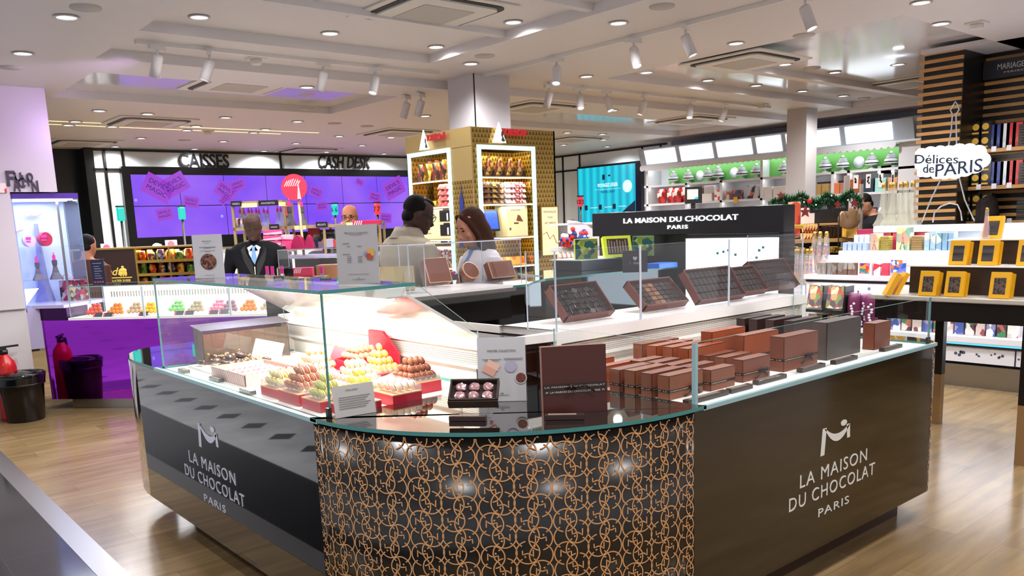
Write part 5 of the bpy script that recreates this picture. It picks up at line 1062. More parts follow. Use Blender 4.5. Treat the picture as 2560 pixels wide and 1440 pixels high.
for px, w in ((1733, 'left'), (1819, 'middle'), (2131, 'right')):
    y, z = yz(px, 425); o = MB().lathe([(.07, 0), (.088, .006), (.088, .01), (.0, .012)], 24, T=Matrix.Translation((XC+.2, y, z1+.12)) @ Matrix.Rotation(-PI/2, 4, 'Y')).build('display_plate', mat('plate_grey', '#c0c5cc', .4)); tag(o, f'{w} pale round plate on the green cake panel', 'plate')
def witem(name, px0, px1, pt, pb, cm, lab, cat='box', X=XC, d=.16, group=None, top=None, X1=None):
    a = at(px0, pb, X=X+.02); b = at(px1, pb, X=X+.02); t = at((px0+px1)/2, pt, X=X+.02); z0 = top if top is not None else (a.z+b.z)/2
    o = MB().box(X+.02, X+.02+d, b.y+.004, a.y-.004, z0+.0008, z0+max(t.z-(a.z+b.z)/2, .02)).build(name, cm, bevel=.003); return tag(o, lab, cat, group)
WHT = mat('carton_white', '#e6e0dc', .5)
RB = patches('red_bag', ['#a81c24', '#c23a32', '#8a1018', '#e8d8c8'], 16, .35)
for k, px in enumerate((1645, 1665, 1683, 1699)):
    y, z = yz(px, 505); bag('snack_bag', .19, .26+.02*(k % 2), .14, RB, 'glossy red snack bag on the left bay of the white wall shelving', (XC+.12+.05*(k % 2), y, z2+.001), PI/2, 'red snack bags', seed=k)
for a in ((1752, 1780, 484, 503, WHT, 'pair of white boxes with a tan band on the second bay'), (1785, 1804, 476, 502, patches('white_red', ['#efe9e6', '#efe9e6', '#d8402c', '#efe9e6'], 18), 'white box with red spots at the end of the second bay'), (1744, 1751, 468, 502, mat('tin_brown', '#7a5a44', .4), 'narrow brown tin on the second bay'), (1759, 1785, 464, 483, mat('carton_grey', '#b9b0ae', .5), 'grey carton stacked on the white boxes'),
          (1812, 1823, 475, 500, patches('pink_grey', ['#c8b8b4', '#c0604a', '#b8b0b0'], 20), 'grey and orange small box on the third bay'), (1829, 1846, 475, 499, patches('dark_mix', ['#3a3438', '#5a4a4c', '#c06a4a', '#3c4460'], 22), 'dark small bag behind a yellow price tag'), (1868, 1897, 463, 496, patches('dark_tall', ['#2a2a2c', '#4a4444', '#b8b8c0', '#c05a3a'], 12), 'tall dark bag at the end of the third bay')): witem('carton', *a[:5], a[5], top=z2 if 'stacked' not in a[5] else None)
o = MB().box(XC-.02, XC-.012, *sorted((yz(1836, 500)[0], yz(1845, 500)[0])), z2-.06, z2+.04).build('price_tag', mat('tag_yellow', '#e8a820', .5)); tag(o, 'yellow price tag on the third bay of the wall shelving', 'price tag')
for k, (a, b) in enumerate(((1906, 1930), (1932, 1964))): witem('carton', a, b, 470, 497, WHT, ('narrow', 'wide')[k]+' white box with an orange patterned end beside the column', top=z2); witem('carton', b-9, b-1, 469, 497, patches('orange_pat', ['#d85a2c', '#a83a24', '#f0b09a'], 22), 'orange patterned end of the white box', top=z2, X=XC-.01, d=.02) if 0 else None
for k, (a, b, c) in enumerate(((2040, 2052, '#c8a05a'), (2053, 2071, '#b8955a'), (2082, 2098, '#d87a4a'), (2099, 2113, '#b87a6a'))): witem('carton', a, b, 462, 489, [mat('pack_'+c[1:], c, .4)], f'{("narrow gold","gold","orange","mauve")[k]} pack on the bay just right of the column', top=z2, d=.08)
witem('carton', 2041, 2116, 455, 488, mat('dark_pack', '#241c1c', .4), 'row of dark packs behind the gold ones right of the column', top=z2, X=XC+.12)
for k, (a, b, c, w) in enumerate(((2124, 2152, '#a8552c', 'rust'), (2155, 2183, '#27384a', 'navy'), (2186, 2214, '#9fdcd0', 'mint'), (2218, 2242, '#e09a6a', 'peach'))):
    for row, zz in ((0, z2), (1, z3)):
        if row and k > 1: continue
        o = witem('gift_book', a, b, 447, 481, mat('book_'+w, c, .45), f'{w} coloured gift box with a pale patterned label on the {"lower" if row else "upper"} right wall shelf', top=zz)
        y0, y1 = yz(b, 470)[0]+.05, yz(a, 470)[0]-.05; l_ = MB().box(XC+.012, XC+.02, y0, y1, zz+.06, zz+.26).build('label', mat('label_pale', '#e9e4dc', .5), o); q = MB(); rr = random.Random(k)
        for i in range(5): q.ball((XC+.011, rr.uniform(y0+.02, y1-.02), zz+.13+rr.uniform(0, .1)), (.003, .014, .018), 6, 5)
        q.build('dots', CHAR, o)
for k in range(6): o = MB().box(XC+.05, XC+.3, 0, .2, 0, .035, T=Matrix.Translation((0, yz(2235, 440)[0]+.02+.05*(k % 2), z2+.26+.036*(k//2)))).build('carton', mat('sage_box', '#8a9a90', .5)); tag(o, 'sage green flat box stacked on top of the gift boxes near the slat wall', 'box', 'stack of sage green boxes')
for k, px in enumerate((1650, 1690, 1765, 1795, 1830, 1870)): witem('carton', px-12, px+12, 528, 548, patches('mix%d' % (k % 3), [['#c8b0a8', '#8a3a3a', '#e0d8d4'], ['#b8b0b8', '#5a4a50', '#e6e0e0'], ['#4a6a5a', '#c8a890', '#2c2c30']][k % 3], 16), 'small mixed carton on the lower wall shelf above the black sign', group='mixed cartons on the lower wall shelf', top=z3)
# arched plush shelf
D_ = 7.9
ps = empty('plush_shelf', atD(1420, 700, 8.3), RZF, 'white arched shelf unit filled with red white and blue plush toys', 'shelving'); ps.location.z = 0
def loc(par, px, py, D): p = atD(px, py, D); return (Matrix.LocRotScale(par.location, par.rotation_euler, par.scale)).inverted() @ p
a0 = loc(ps, 1400, 545, 8.3); a1 = loc(ps, 1482, 545, 8.3); zs_ = [loc(ps, 1420, y, 8.3).z for y in (558, 618, 650, 700)]
MB().box(a0.x-.1, a1.x+.1, 0, .4, zs_[0]-.02, zs_[0]).box(a0.x-.1, a1.x+.1, 0, .4, zs_[1]-.04, zs_[1]).box(a0.x-.1, a1.x+.1, 0, .4, .8, .83).box(a0.x-.1, a1.x+.1, .38, .4, .1, zs_[0]).build('shelf', SW, ps)
ar = MB(); xr = a1.x+.1
pts = [(0, zs_[0]+.02)]+[(.0+.30*math.sin(t*PI/16), zs_[0]+.03-.36*(1-math.cos(t*PI/16))) for t in range(9)]
ar.prism([(xr-.35+x*1.2, z) for x, z in [(0, .1)]+pts+[(.3, .1)]], -.02, 0, T=Matrix.Rotation(PI/2, 4, 'X')); ar.build('arched_side', mat('arch_white', '#d5d2d6', .4), ps)
PLC = [mat('plush_red', '#d8382c', .9), mat('plush_white', '#ece8ee', .9), mat('plush_blue', '#26408a', .9)]; rp = random.Random(4)
for i in range(26):
    px = 1408+rp.uniform(0, 58); py = 612-rp.uniform(0, 34)*(1-abs(px-1440)/60); q = atD(px, py, 8.15+rp.uniform(0, .15)); m = MB(); s = .034
    m.ball((0, 0, 0), s, 8, 6, i % 3).ball((.0, -.01, s*1.3), s*.75, 8, 6, (i+1) % 3).ball((-s, -.01, s*.3), s*.5, 6, 5, (i+2) % 3).ball((s, -.01, s*.3), s*.5, 6, 5, (i+2) % 3)
    o = m.build('plush_toy', PLC, loc=q); o.rotation_euler = (0, 0, rp.uniform(0, 6)); tag(o, 'small red, white and blue plush toy on the arched shelf', 'plush toy', 'plush toys on the arched shelf')
for i in range(16):
    q = atD(1402+(i % 8)*11, 668-(i//8)*26, 8.15); tag(MB().box(-.03, .03, -.02, .02, -.04, .05).build('sweet_pack', patches('white_sweets', ['#eee8e4', '#d8c07a', '#f4f0ee', '#c0a0a0', '#d8e4ea'], 30), loc=q), 'small white and yellow sweet pack below the plush toys', 'packet', 'sweet packs below the plush toys')
tag(MB().box(-.09, .1, -.02, .0, -.05, .06).build('tissue_box', mat('aqua_card', '#2ab4d0', .4), loc=atD(1465, 665, 8.1)), 'turquoise carton below the white sweet packs', 'box')
# ================================================================ dark chocolate display behind the tower, with garland
gd = empty('chocolate_display', atD(2060, 700, 9.60), RZF, 'wooden shelf display of dark and gold chocolate boxes behind the lit tower', 'shelving'); gd.location.z = 0
OAK = mat('oak_shelf', '#b58a54', .4)
g_l, g_r = loc(gd, 1960, 600, 9.60).x, loc(gd, 2150, 600, 9.60).x
m = MB(); zz = [loc(gd, 2060, y, 9.60).z for y in (597, 607, 560, 650, 530)]
m.box(g_l, g_r, 0, .45, zz[0]-.04, zz[0]).box(g_l, g_r, 0, .6, .7, .74).box(g_l, g_r, .2, .55, zz[2]-.02, zz[2]); m.build('shelf', OAK, gd); MB().box(g_l, g_r, .55, .6, 0, 1.75).build('back', CHAR, gd); MB().box(g_l, g_r, -.1, .1, .74, 1.0).build('front', mat('display_brown', '#4a3018', .4), gd)
MB().box(g_r-.15, g_r-.1, .1, .14, 0, 2.0).box(g_l+.9, g_l+.93, .1, .14, 0, 1.9).build('post', mat('post_grey', '#8a8078', .4), gd)
DKG = patches('dark_gold', ['#2c1a12', '#2c1a12', '#c8963c', '#3a2216'], 9, .3, stretch=(.5, .5, 2.2)); ORB = patches('orange_pack', ['#e0702c', '#f0c47a', '#8a3014', '#f4e0c0'], 18, .4); GLD = mat('gold_sweet', '#d8a83c', .25, .7)
def ditem(name, px0, px1, pt, pb, D, m, lab, group=None, d=.12, cat='box'):
    p = atD(px0, pb, D); q = atD(px1, pb, D); t = atD(px0, pt, D); w = (q-p).length; o = MB().box(0, w, 0, d, 0, t.z-p.z).build(name, m, loc=p, bevel=.002); o.rotation_euler = (0, 0, RZF); return tag(o, lab, cat, group)
for k in range(7): ditem('chocolate_box', 1986+k*18, 2002+k*18, 572, 594, 9.75, DKG, 'dark and gold chocolate box on the rear display', 'dark and gold boxes on the rear display')
for k in range(6): ditem('chocolate_box', 2062+k*9.5, 2070.5+k*9.5, 566, 590, 9.65, mat('very_dark', '#24140e', .35), 'narrow dark chocolate box in the middle of the rear display', 'narrow dark boxes on the rear display')
for k in range(5): ditem('chocolate_pack', 2010+k*7, 2016+k*7, 562, 582, 9.68, ORB, 'slim orange chocolate pack on the rear display', 'slim orange packs')
for k in range(4): ditem('chocolate_pack', 2010+k*7.2, 2016.5+k*7.2, 584, 604, 9.62, ORB, 'slim orange chocolate pack on the front row', 'slim orange packs in the front row')
ditem('gold_plate', 1978, 2008, 563, 572, 8.7, GLD, 'gold tray of sweets at the left of the rear display'); ditem('gift_bag', 2115, 2142, 568, 593, 9.50, patches('gold_paper', ['#d8b04a', '#c8983a'], 8, .35), 'square gold paper gift pack at the right of the rear display', cat='gift pack')
for k in range(8): ditem('gold_basket', 1982+k*17, 1996+k*17, 617+(k % 3)*3, 632, 9.40, patches('gold_bask', ['#b98a30', '#5a3a18', '#e0b850'], 30, .3, metal=.4), 'golden basket of wrapped chocolates on the lower rear shelf', 'golden baskets on the rear display')
ditem('red_poster', 1978, 2000, 505, 592, 9.0, patches('red_print', ['#c8502c', '#a8301c', '#e8b090'], 8), 'orange red printed panel behind the garland', cat='poster'); ditem('blank_board', 2010, 2036, 520, 560, 9.90, mat('panel_white', '#c9c4c0', .5), 'plain white panel under the red star', cat='panel')
p = atD(2123, 547, 9.40); o = MB().lathe([(.115, 0), (.115, .06), (0, .062)], 30, T=Matrix.Rotation(PI/2, 4, 'X') @ Matrix.Translation((0, 0, -.03))).build('round_chocolate_box', mat('kraft_round', '#a8825c', .5), loc=p); o.rotation_euler = (0, 0, RZF); tag(o, 'large round tan box standing below the garland', 'box')
for a, b, t_, s in ((2026, 2078, 0, 'GODIVA'), (2084, 2120, 1, 'GODIVA')):
    p = atD(a, 533-t_*4, 9.30); q = atD(b, 533-t_*4, 9.30); w = (q-p).length; e = empty('hanging_sign', p, RZF, ('left wider', 'right narrower')[t_]+' black shelf sign with white capitals under the garland', 'sign'); MB().box(0, w, 0, .03, 0, .11).build('board', CHAR, e); t = MB(); t.text(s, (w/2, -.001, .035), (1, 0, 0), (0, 0, 1), .045, .002, width=w*.6); t.build('lettering', mat('sign_letter', '#c8c8cc', .4), e); MB().box(w*.4, w*.45, .005, .02, -.9, .0).build('post', CHAR, e)
ga = empty('garland', atD(2040, 500, 9.30), RZF, 'green fir garland with red stars, baubles and small lights over the black signs', 'garland'); gl = MB(); rg = random.Random(2); Wg = (atD(2155, 500, 9.30)-atD(1925, 500, 9.30)).length
for i in range(2600):
    t = rg.random(); x = (t-.5)*Wg; zc_ = .02*math.sin(t*9)+.03*math.sin(t*23)-(.04 if t > .9 or t < .1 else 0); a = rg.uniform(0, 2*PI); l = rg.uniform(.05, .105)*(.7 if t < .12 else 1); dx = rg.uniform(-.7, .7); d = Vector((dx, math.cos(a), math.sin(a))).normalized()*l; o = Vector((x, 0, zc_)); s = d.cross(Vector((0, 0, 1))).normalized()*.008; gl.add([o-s+d*.2, o+s+d*.2, o+d], [(0, 1, 2)], 0 if i % 3 else 1)
gl.build('needles', [mat('fir_dark', '#1d4a2c', .7), mat('fir_light', '#3a7a4a', .7)], ga)
def star(mb, c, r, th=.012): 
    P5 = [(r*(1 if k % 2 == 0 else .42)*math.sin(k*PI/5), r*(1 if k % 2 == 0 else .42)*math.cos(k*PI/5)) for k in range(10)]
    mb.prism(P5, -th, th, T=Matrix.Translation(c) @ Matrix.Rotation(PI/2, 4, 'X'))
for px, py, r_s in ((2013, 530, .065), (2136, 508, .05), (1951, 488, .04), (2094, 512, .045)):
    q = loc(ga, px, py, 9.30-.1); m = MB(); star(m, q, r_s); m.build('star', mat('star_red', '#7a1c1c', .4), ga)
q = loc(ga, 2024, 503, 9.20); MB().ball(q, .028, 12, 8).build('bauble', mat('bauble_red', '#b01c24', .15), ga)
for px, py in ((2040, 512), (2079, 489), (1988, 516), (2010, 505), (2120, 500)): q = loc(ga, px, py, 9.18); MB().ball(q, .008, 8, 6).build('light', emis('fairy_light', '#fff2c8', 2), ga)
# small digital signboard in front of the cake shelves
e = empty('advert_stand', atD(1735, 560, 10.5), RZF, 'slim black advertising stand with a pale picture before the wall shelving', 'sign'); zt_ = loc(e, 1735, 467, 10.5).z; zb_ = loc(e, 1735, 498, 10.5).z
MB().box(-.10, .10, 0, .06, zb_-.05, zt_).build('housing', CHAR, e); MB().box(-.085, .05, -.004, 0, zb_, zt_-.03).build('picture', patches('advert', ['#3a9ab0', '#d8d8b0', '#e8e4c8'], 9, .4, emit=.4), e); MB().box(-.03, .02, .01, .04, -e.location.z, zb_-.05).box(-.12, .12, -.06, .1, -e.location.z, -e.location.z+.015).build('post', CHAR, e)
# ================================================================ stepped souvenir chocolate unit (right)
XD = 8.0
de = empty('stepped_display', (8.3, 3.2, 0), label='long white stepped display of souvenir chocolate boxes on the right', cat='shelving')
LWH = mat('unit_white', '#e4e6ee', .3)
zT1 = at(2100, 688, X=XD).z; zT2 = at(2200, 627, X=XD+.25).z; zT3 = at(2300, 563, X=XD+.4).z; yU = at(2010, 690, X=XD).y; yU2 = at(2097, 625, X=XD+.25).y; yU3 = at(2183, 562, X=XD+.4).y; YR_ = .2
zB = at(2400, 840, X=XD-.15).z
m = MB(); m.box(XD-.01, XD+.4, YR_, yU, zT1-.05, zT1).box(XD+.24, XD+.6, YR_, yU2, zT2-.05, zT2).box(XD+.40, XD+.68, YR_, yU3, zT3-.065, zT3).box(XD-.15, XD+.4, YR_, yU-.1, zB-.06, zB)
m.box(XD+.35, XD+.38, YR_, yU, zT1, zT2-.05).box(XD+.6, XD+.62, YR_, yU2, zT2, zT3-.06)
chm(de, m, 'shelf', LWH, bevel=.006)
chm(de, MB().box(XD+.05, XD+.5, YR_, yU, .0, zT1-.06).box(XD-.1, XD+.05, YR_, yU-.1, .22, zB-.1), 'body', LWH)
chm(de, MB().box(XD-.13, XD+.1, YR_, yU-.1, 0, .2), 'plinth', STEEL); chm(de, MB().box(XD+.035, XD+.05, YR_, yU, zT1-.075, zT1-.055).box(XD-.115, XD-.1, YR_, yU-.1, zB-.1, zB-.08).box(XD-.104, XD-.1, 2.61, 2.62, .22, zB-.1), 'dark_line', mat('navy_line', '#232a3c', .3))
dt = MB(); rd = random.Random(8)
for i in range(46): y = rd.uniform(1.6, yU-.2); z = rd.uniform(.28, zB-.14); r_ = rd.uniform(.005, .016); dt.add([(XD-.1015, y+r_*math.cos(a*PI/5), z+r_*math.sin(a*PI/5)) for a in range(10)], [tuple(range(10))])
for i in range(8): y = yU-.35-.11*i; z = zT1-.12-rd.uniform(0, .12); r_ = rd.uniform(.008, .018); dt.add([(XD+.0485, y+r_*math.cos(a*PI/5), z+r_*math.sin(a*PI/5)) for a in range(10)], [tuple(range(10))])
chm(de, dt, 'dots', mat('dot_grey', '#4a5468', .4)); chm(de, MB().box(XD-.112, XD-.1, 2.0, 3.4, zB-.08, zB-.062), 'led_line', emis('led_blue', '#58c4f0', 1.6))
for (x, z, y0) in ((XD+.2, zT2-.055, yU), (XD+.39, zT3-.07, yU2), (XD-.02, zT1-.08, yU)):
    l = bpy.data.lights.new('unit_led', 'AREA'); l.shape = 'RECTANGLE'; l.size = .06; l.size_y = y0-YR_-.2; l.energy = 13*SHELF_W; l.color = (.92, .95, 1); o = bpy.data.objects.new('unit_led', l); COL.objects.link(o); o.location = (x, (y0+YR_)/2, z)
HS = .62
def sitem(name, px0, px1, h, X, z, m, lab, group=None, cat='box', d=.1, front=None):
    """carton on a step: width read along the step, height in metres"""
    h = h*HS if z > .8 else h
    a = at(px0, 600, X=X).y; b = at(px1, 600, X=X).y; o = MB().box(X, X+d, b+.003, a-.003, z+.0008, z+h).build(name, m, bevel=.003); tag(o, lab, cat, group)
    if front: MB().box(X-.0015, X, b+.01, a-.01, z+.01, z+h-.01).build('front_print', front, o)
    return o
EIF = patches('tower_tin', ['#9a938c', '#a8a29c', '#8a8480', '#7a5a50'], 10, .35)
def eiffel(mb, x, y, z, h, mi=0, X=1):
    w = h*.30
    for (a, b, c_, d_) in ((0, .33, .5, .2), (.33, .6, .2, .09), (.6, 1, .09, .015)):
        for s in (-1, 1): mb.add([(x, y+s*w*a0, z+h*t0) for a0, t0 in ((c_, a), (c_*.62, a), (d_*.62, b), (d_, b))], [(0, 1, 2, 3)], mi)
    mb.box(x-.0005, x+.0005, y-w*.26, y+w*.26, z+h*.31, z+h*.345, mi).box(x-.0005, x+.0005, y-w*.12, y+w*.12, z+h*.58, z+h*.61, mi)
for k, px in enumerate((2043, 2069, 2096, 2121)):
    o = sitem('souvenir_tin', px, px+24, .2, XD+.05, zT1, EIF, 'grey tin printed with a lattice tower on the middle step', 'grey tower tins'); m = MB(); y = (at(px, 600, X=XD+.05).y+at(px+24, 600, X=XD+.05).y)/2; eiffel(m, XD+.0485, y, zT1+.012, .10); m.build('tower_print', mat('tower_ink', '#6a3a34', .5), o)
MULTI = patches('multi_a', ['#d8402c', '#3a4aa8', '#e8a03c', '#7a3a9a', '#2c8a8a', '#e87a9a'], 34); MULTB = patches('multi_b', ['#3a5ab8', '#e8843c', '#e8e0e8', '#6a7ad0', '#c04a6a'], 30)
sitem('souvenir_box', 2146, 2182, .24, XD+.05, zT1, LWH, 'white box with a multicoloured mosaic window on the middle step', front=None)
o = sitem('mosaic_panel', 2152, 2176, .20, XD+.045, zT1, MULTI, 'multicoloured mosaic picture on the white box', d=.004) if 0 else None
y0, y1 = at(2176, 600, X=XD+.05).y, at(2152, 600, X=XD+.05).y; tag(MB().box(XD+.044, XD+.049, y0, y1, zT1+.02, zT1+.12).build('mosaic_card', MULTI), 'multicoloured mosaic card fixed to a white box on the middle step', 'card')
sitem('souvenir_box', 2186, 2204, .20, XD+.06, zT1, patches('pinkcards', ['#e8506a', '#f4e8ec', '#d83a54'], 9), 'pink and white playing card style box, left of two', front=None); sitem('souvenir_box', 2205, 2224, .20, XD+.06, zT1, patches('pinkcards', ['#e8506a', '#f4e8ec']), 'pink and white playing card style box, right of two')
sitem('souvenir_box', 2226, 2272, .30, XD+.1, zT1, LWH, 'tall white box with a blue mosaic picture'); y0, y1 = at(2268, 600, X=XD+.1).y, at(2231, 600, X=XD+.1).y; tag(MB().box(XD+.094, XD+.099, y0, y1, zT1+.03, zT1+.15).build('mosaic_card', MULTB), 'blue and orange mosaic card fixed to the tall white box', 'card')
for k in range(5): sitem('souvenir_box', 2284+k*30, 2312+k*30, .13, XD+.06, zT1, patches('wht_sm', ['#ece8ea', '#c8b8c0', '#ece8ea', '#8a4a4a'], 22), 'small white printed box on the middle step behind the yellow boxes', 'small white boxes on the middle step')
BLT = mat('blue_tin', '#a9bcd8', .3); 
for k in range(5): sitem('blue_tin', 2106+k*12.5, 2117.5+k*12.5, .13, XD+.32, zT2, BLT, 'pale blue small tin on the upper step', 'pale blue tins, lower row')
for k in range(3): sitem('blue_tin', 2134+k*13, 2146+k*13, .25, XD+.44, zT2, BLT, 'taller pale blue tin behind the low row', 'taller pale blue tins')
YT = patches('yellow_tower', ['#e8dca0', '#d8c890', '#8ab8a8', '#e8a890'], 12)
for (a, b, h, w) in ((2175, 2197, .27, 'left small'), (2240, 2274, .36, 'right large')):
    o = sitem('souvenir_box', a, b, h, XD+.32, zT2, YT, f'{w} cream tower picture box on the upper step'); m = MB(); y = (at(a, 600, X=XD+.32).y+at(b, 600, X=XD+.32).y)/2; eiffel(m, XD+.3185, y, zT2+.008, h*.85*HS); m.build('tower_print', mat('tower_teal', '#3a6a64', .5), o)
for k in range(6): sitem('gold_carton', 2199+(k % 2)*1, 2222, .036, XD+.34, zT2+.0235*k, mat('olive_gold', '#a8984a', .35, .3), 'olive gold flat carton in a stack on the upper step', 'stack of olive gold cartons')
for k in range(6): sitem('gold_carton', 2277, 2306, .036, XD+.34, zT2+.0235*k, mat('bronze_carton', '#a88a5a', .35, .3), 'bronze flat carton in a stack right of the large tower box', 'stack of bronze cartons')
for k in range(5): sitem('souvenir_box', 2310+k*15, 2324+k*15, .27, XD+.32, zT2, patches('aqua_pack', ['#a8c8d8', '#7aa8b8', '#d8e4d8', '#8ab0d0'], 14), 'aqua souvenir box standing on the upper step', 'aqua souvenir boxes')
for k in range(3): sitem('souvenir_box', 2392+k*24, 2414+k*24, .18, XD+.32, zT2, patches('cream_pack', ['#d8d0b8', '#5a4a3c', '#e8e4d4'], 12), 'cream printed box on the upper step behind the topmost yellow box', 'cream boxes on the upper step')
for k in range(4): sitem('red_carton', 2140+k*45, 2183+k*45, .34, XD+.48, zT2, mat('crimson_box', '#a82a48', .45), 'crimson carton at the back of the upper step', 'crimson cartons behind', d=.06)
# tower shaped glass bottles on the top step
CB = clear('bottle_glass', (.93, .94, .90), 2.6, solid=.26, scol=(.85, .83, .72)); CAPG = mat('cap_gold', '#c8a45a', .3, .7)
def bottle(x, y, z, s=1, lab='', fill=None, group=None, m=CB, cap=CAPG):
    e = empty('tower_bottle', (x, y, z), label=lab, cat='bottle', group=group)
    MB().lathe([(.078*s, .0), (.080*s, .01*s), (.055*s, .05*s), (.042*s, .09*s), (.044*s, .10*s), (.031*s, .15*s), (.023*s, .26*s), (.021*s, .30*s)], 4, T=Matrix.Rotation(PI/4, 4, 'Z'), smooth=False).build('glass', m, e)
    if fill: MB().lathe([(.03*s, .012), (.02*s, .08*s), (.012*s, .2*s), (.011*s, .25*s)], 8).build('sweets', fill, e)
    MB().lathe([(.018*s, .30*s), (.018*s, .33*s), (.012*s, .345*s)], 10).build('cap', cap, e); return e
for k, px in enumerate((2207, 2219, 2232, 2244, 2262, 2273)): bottle(XD+.50+.05*(k % 2), at(px, 555, X=XD+.50).y, zT3+.0005, 1.25, 'clear tower shaped bottle with a gold cap, '+('first', 'second', 'third', 'fourth', 'fifth', 'sixth')[k]+' from the left on the top step')
for k, px in enumerate((1993, 2004, 2016, 2026, 1988)): bottle(XD+.12, at(px, 640, X=XD+.1).y, zT1-.12-.0*k, 1.1, 'thin tower bottle of coloured sweets at the left end of the white unit', fill=MULTI, group='sweet bottles at the left end')
for k, px in enumerate((2036, 2050, 2066)): bottle(XD+.35, at(px, 620, X=XD+.35).y, zT1+.0, 1.25, ('left', 'middle', 'right')[k]+' tower bottle of coloured sweets beside the blue tins', fill=MULTI)
e = empty('bottle_stand', (XD+.1, yU+.18, 0), label='white side stand holding sweet bottles at the left end of the white unit', cat='stand'); chm(e, MB().box(XD-.0, XD+.4, yU+.01, yU+.42, 0, zT1-.121), 'body', LWH)
# black tray bins and purple bags in front
PHB = patches('photo_box', ['#d8c8a0', '#8a7a5a', '#c8a070', '#5a4a5a', '#e8dcc0', '#b04a3a', '#7a8a4a'], 20)
for k, (a, b) in enumerate(((2016, 2062), (2064, 2116))):
    for j, (zt_, zb_) in enumerate(((zT1-.1, zT1-.34), (zT1-.40, zT1-.62))):
        y0, y1 = at(b, 700, X=XD-.12).y, at(a, 700, X=XD-.12).y; e = empty('carton_bin', (XD-.1, y0, zb_), label=f'black bin of photo printed cartons, {("left","right")[k]} of the {("upper","lower")[j]} pair', cat='bin')
        chm(e, MB().box(XD-.16, XD+.04, y0, y1, zb_-.03, zb_).box(XD-.14, XD+.04, y0, y0+.01, zb_, zt_), 'bin', CHAR)
        MB().box(0, .02, .02, (y1-y0)-.02, 0.005, (zt_-zb_), T=Matrix.Rotation(.25, 4, 'Y') @ Matrix.Translation((-.05, 0, 0))).build('carton_front', PHB, e)
e = empty('bin_shelf', (XD-.05, yU-.3, 0), label='black base carrying the photo carton bins', cat='stand'); chm(e, MB().box(XD-.16, XD-.101, at(2118, 700, X=XD-.12).y, yU, .02, zT1-.66), 'base', CHAR)
PUR = mat('purple_bag', '#6a2450', .4)
for k, px in enumerate((2117, 2138, 2160, 2182, 2200)):
    y = at(px, 760, X=XD-.06).y; o = bag('sweet_bag', .13, .34, .08, PUR, 'purple stand-up sweet bag with a white window on the low shelf', (XD-.03-.05*(k % 2), y, zB+.001), PI/2, 'purple sweet bags', seed=k); m = MB(); rr = random.Random(k)
    for i in range(9): m.ball((rr.uniform(-.02, .02), .038, .03+.026*i), (.016, .008, .013), 6, 5)
    m.build('window', mat('window_white', '#ddd8e4', .5), o)
for k in range(13):
    a = 2208+k*27; pt_ = patches('low_box%d' % (k % 3), [['#c8b8b0', '#8a4a4a', '#e8e0d8'], ['#8a8ab0', '#e8e4ec', '#4a5a9a'], ['#a86a5a', '#e0d0c8', '#5a3a4a', '#3a7a4a']][k % 3], 18); sitem('souvenir_box', a, a+25, .16, XD-.06, zB, pt_, 'printed souvenir box on the low shelf under the yellow box table, '+('pinkish', 'bluish', 'mixed colour')[k % 3], ('pinkish', 'bluish', 'mixed')[k % 3]+' boxes on the low shelf')
# acrylic tower outline with the shop sign
XS = XD+.5
st = empty('shop_sign', (XS, at(2380, 500, X=XS).y, zT3), label='white cloud shaped sign reading Délices de Paris on a clear tower outline', cat='sign')
def W_(px, py): p = at(px, py, X=XS); return (XS, p.y, p.z)
m = MB()
for pts in ([(2304, 556), (2327, 500), (2356, 440), (2378, 330), (2381, 286), (2376, 275)], [(2436, 552), (2412, 500), (2397, 440), (2392, 380), (2390, 286), (2398, 274)], [(2332, 556), (2336, 532), (2352, 516), (2374, 508), (2394, 512), (2402, 530), (2405, 552)], [(2376, 276), (2384, 262), (2388, 254), (2394, 262), (2398, 275)]): m.tube([W_(*q) for q in pts], .007, 6)
chm(st, m, 'tower_outline', mat('acrylic_rim', '#c3c6cc', .12, .5))
cl = MB()
for (px, py, r) in ((2305, 385, .055), (2328, 382, .06), (2352, 380, .06), (2375, 380, .06), (2400, 378, .07), (2425, 378, .07), (2448, 382, .07), (2458, 400, .07), (2440, 412, .08), (2415, 420, .08), (2390, 426, .08), (2365, 430, .07), (2345, 432, .06), (2320, 425, .07), (2303, 412, .05), (2325, 402, .07), (2350, 405, .08), (2375, 402, .08), (2400, 400, .08), (2425, 398, .08), (2306, 432, .04)):
    x, y, z = W_(px, py); cl.lathe([(r, -.012), (r, .012)], 20, T=Matrix.Translation((XS-.02, y, z)) @ Matrix.Rotation(-PI/2, 4, 'Y'), smooth=False)
chm(st, cl, 'cloud_board', mat('cloud_white', '#ffffff', .4, emit=1.0))
t = MB(); ink = mat('sign_navy', '#1c2c44', .4)
for s, a, b, py, ch_, by in (('Délices', 2292, 2400, 409, 27, 0), ('de', 2312, 2340, 432, 27, 0), ('PARIS', 2343, 2460, 442, 38, 1)):
    A, B = Vector(W_(a, py)), Vector(W_(b, py-by*14)); ux = (B-A).normalized(); uz = Vector((0, 0, 1)); hh = (Vector(W_(a, py-ch_))-A).length*.85; t.text(s, A+Vector((-.036, 0, 0)), ux, uz, hh, .012, width=(B-A).length, bold=.008, align='L')
chm(st, t, 'lettering', ink)
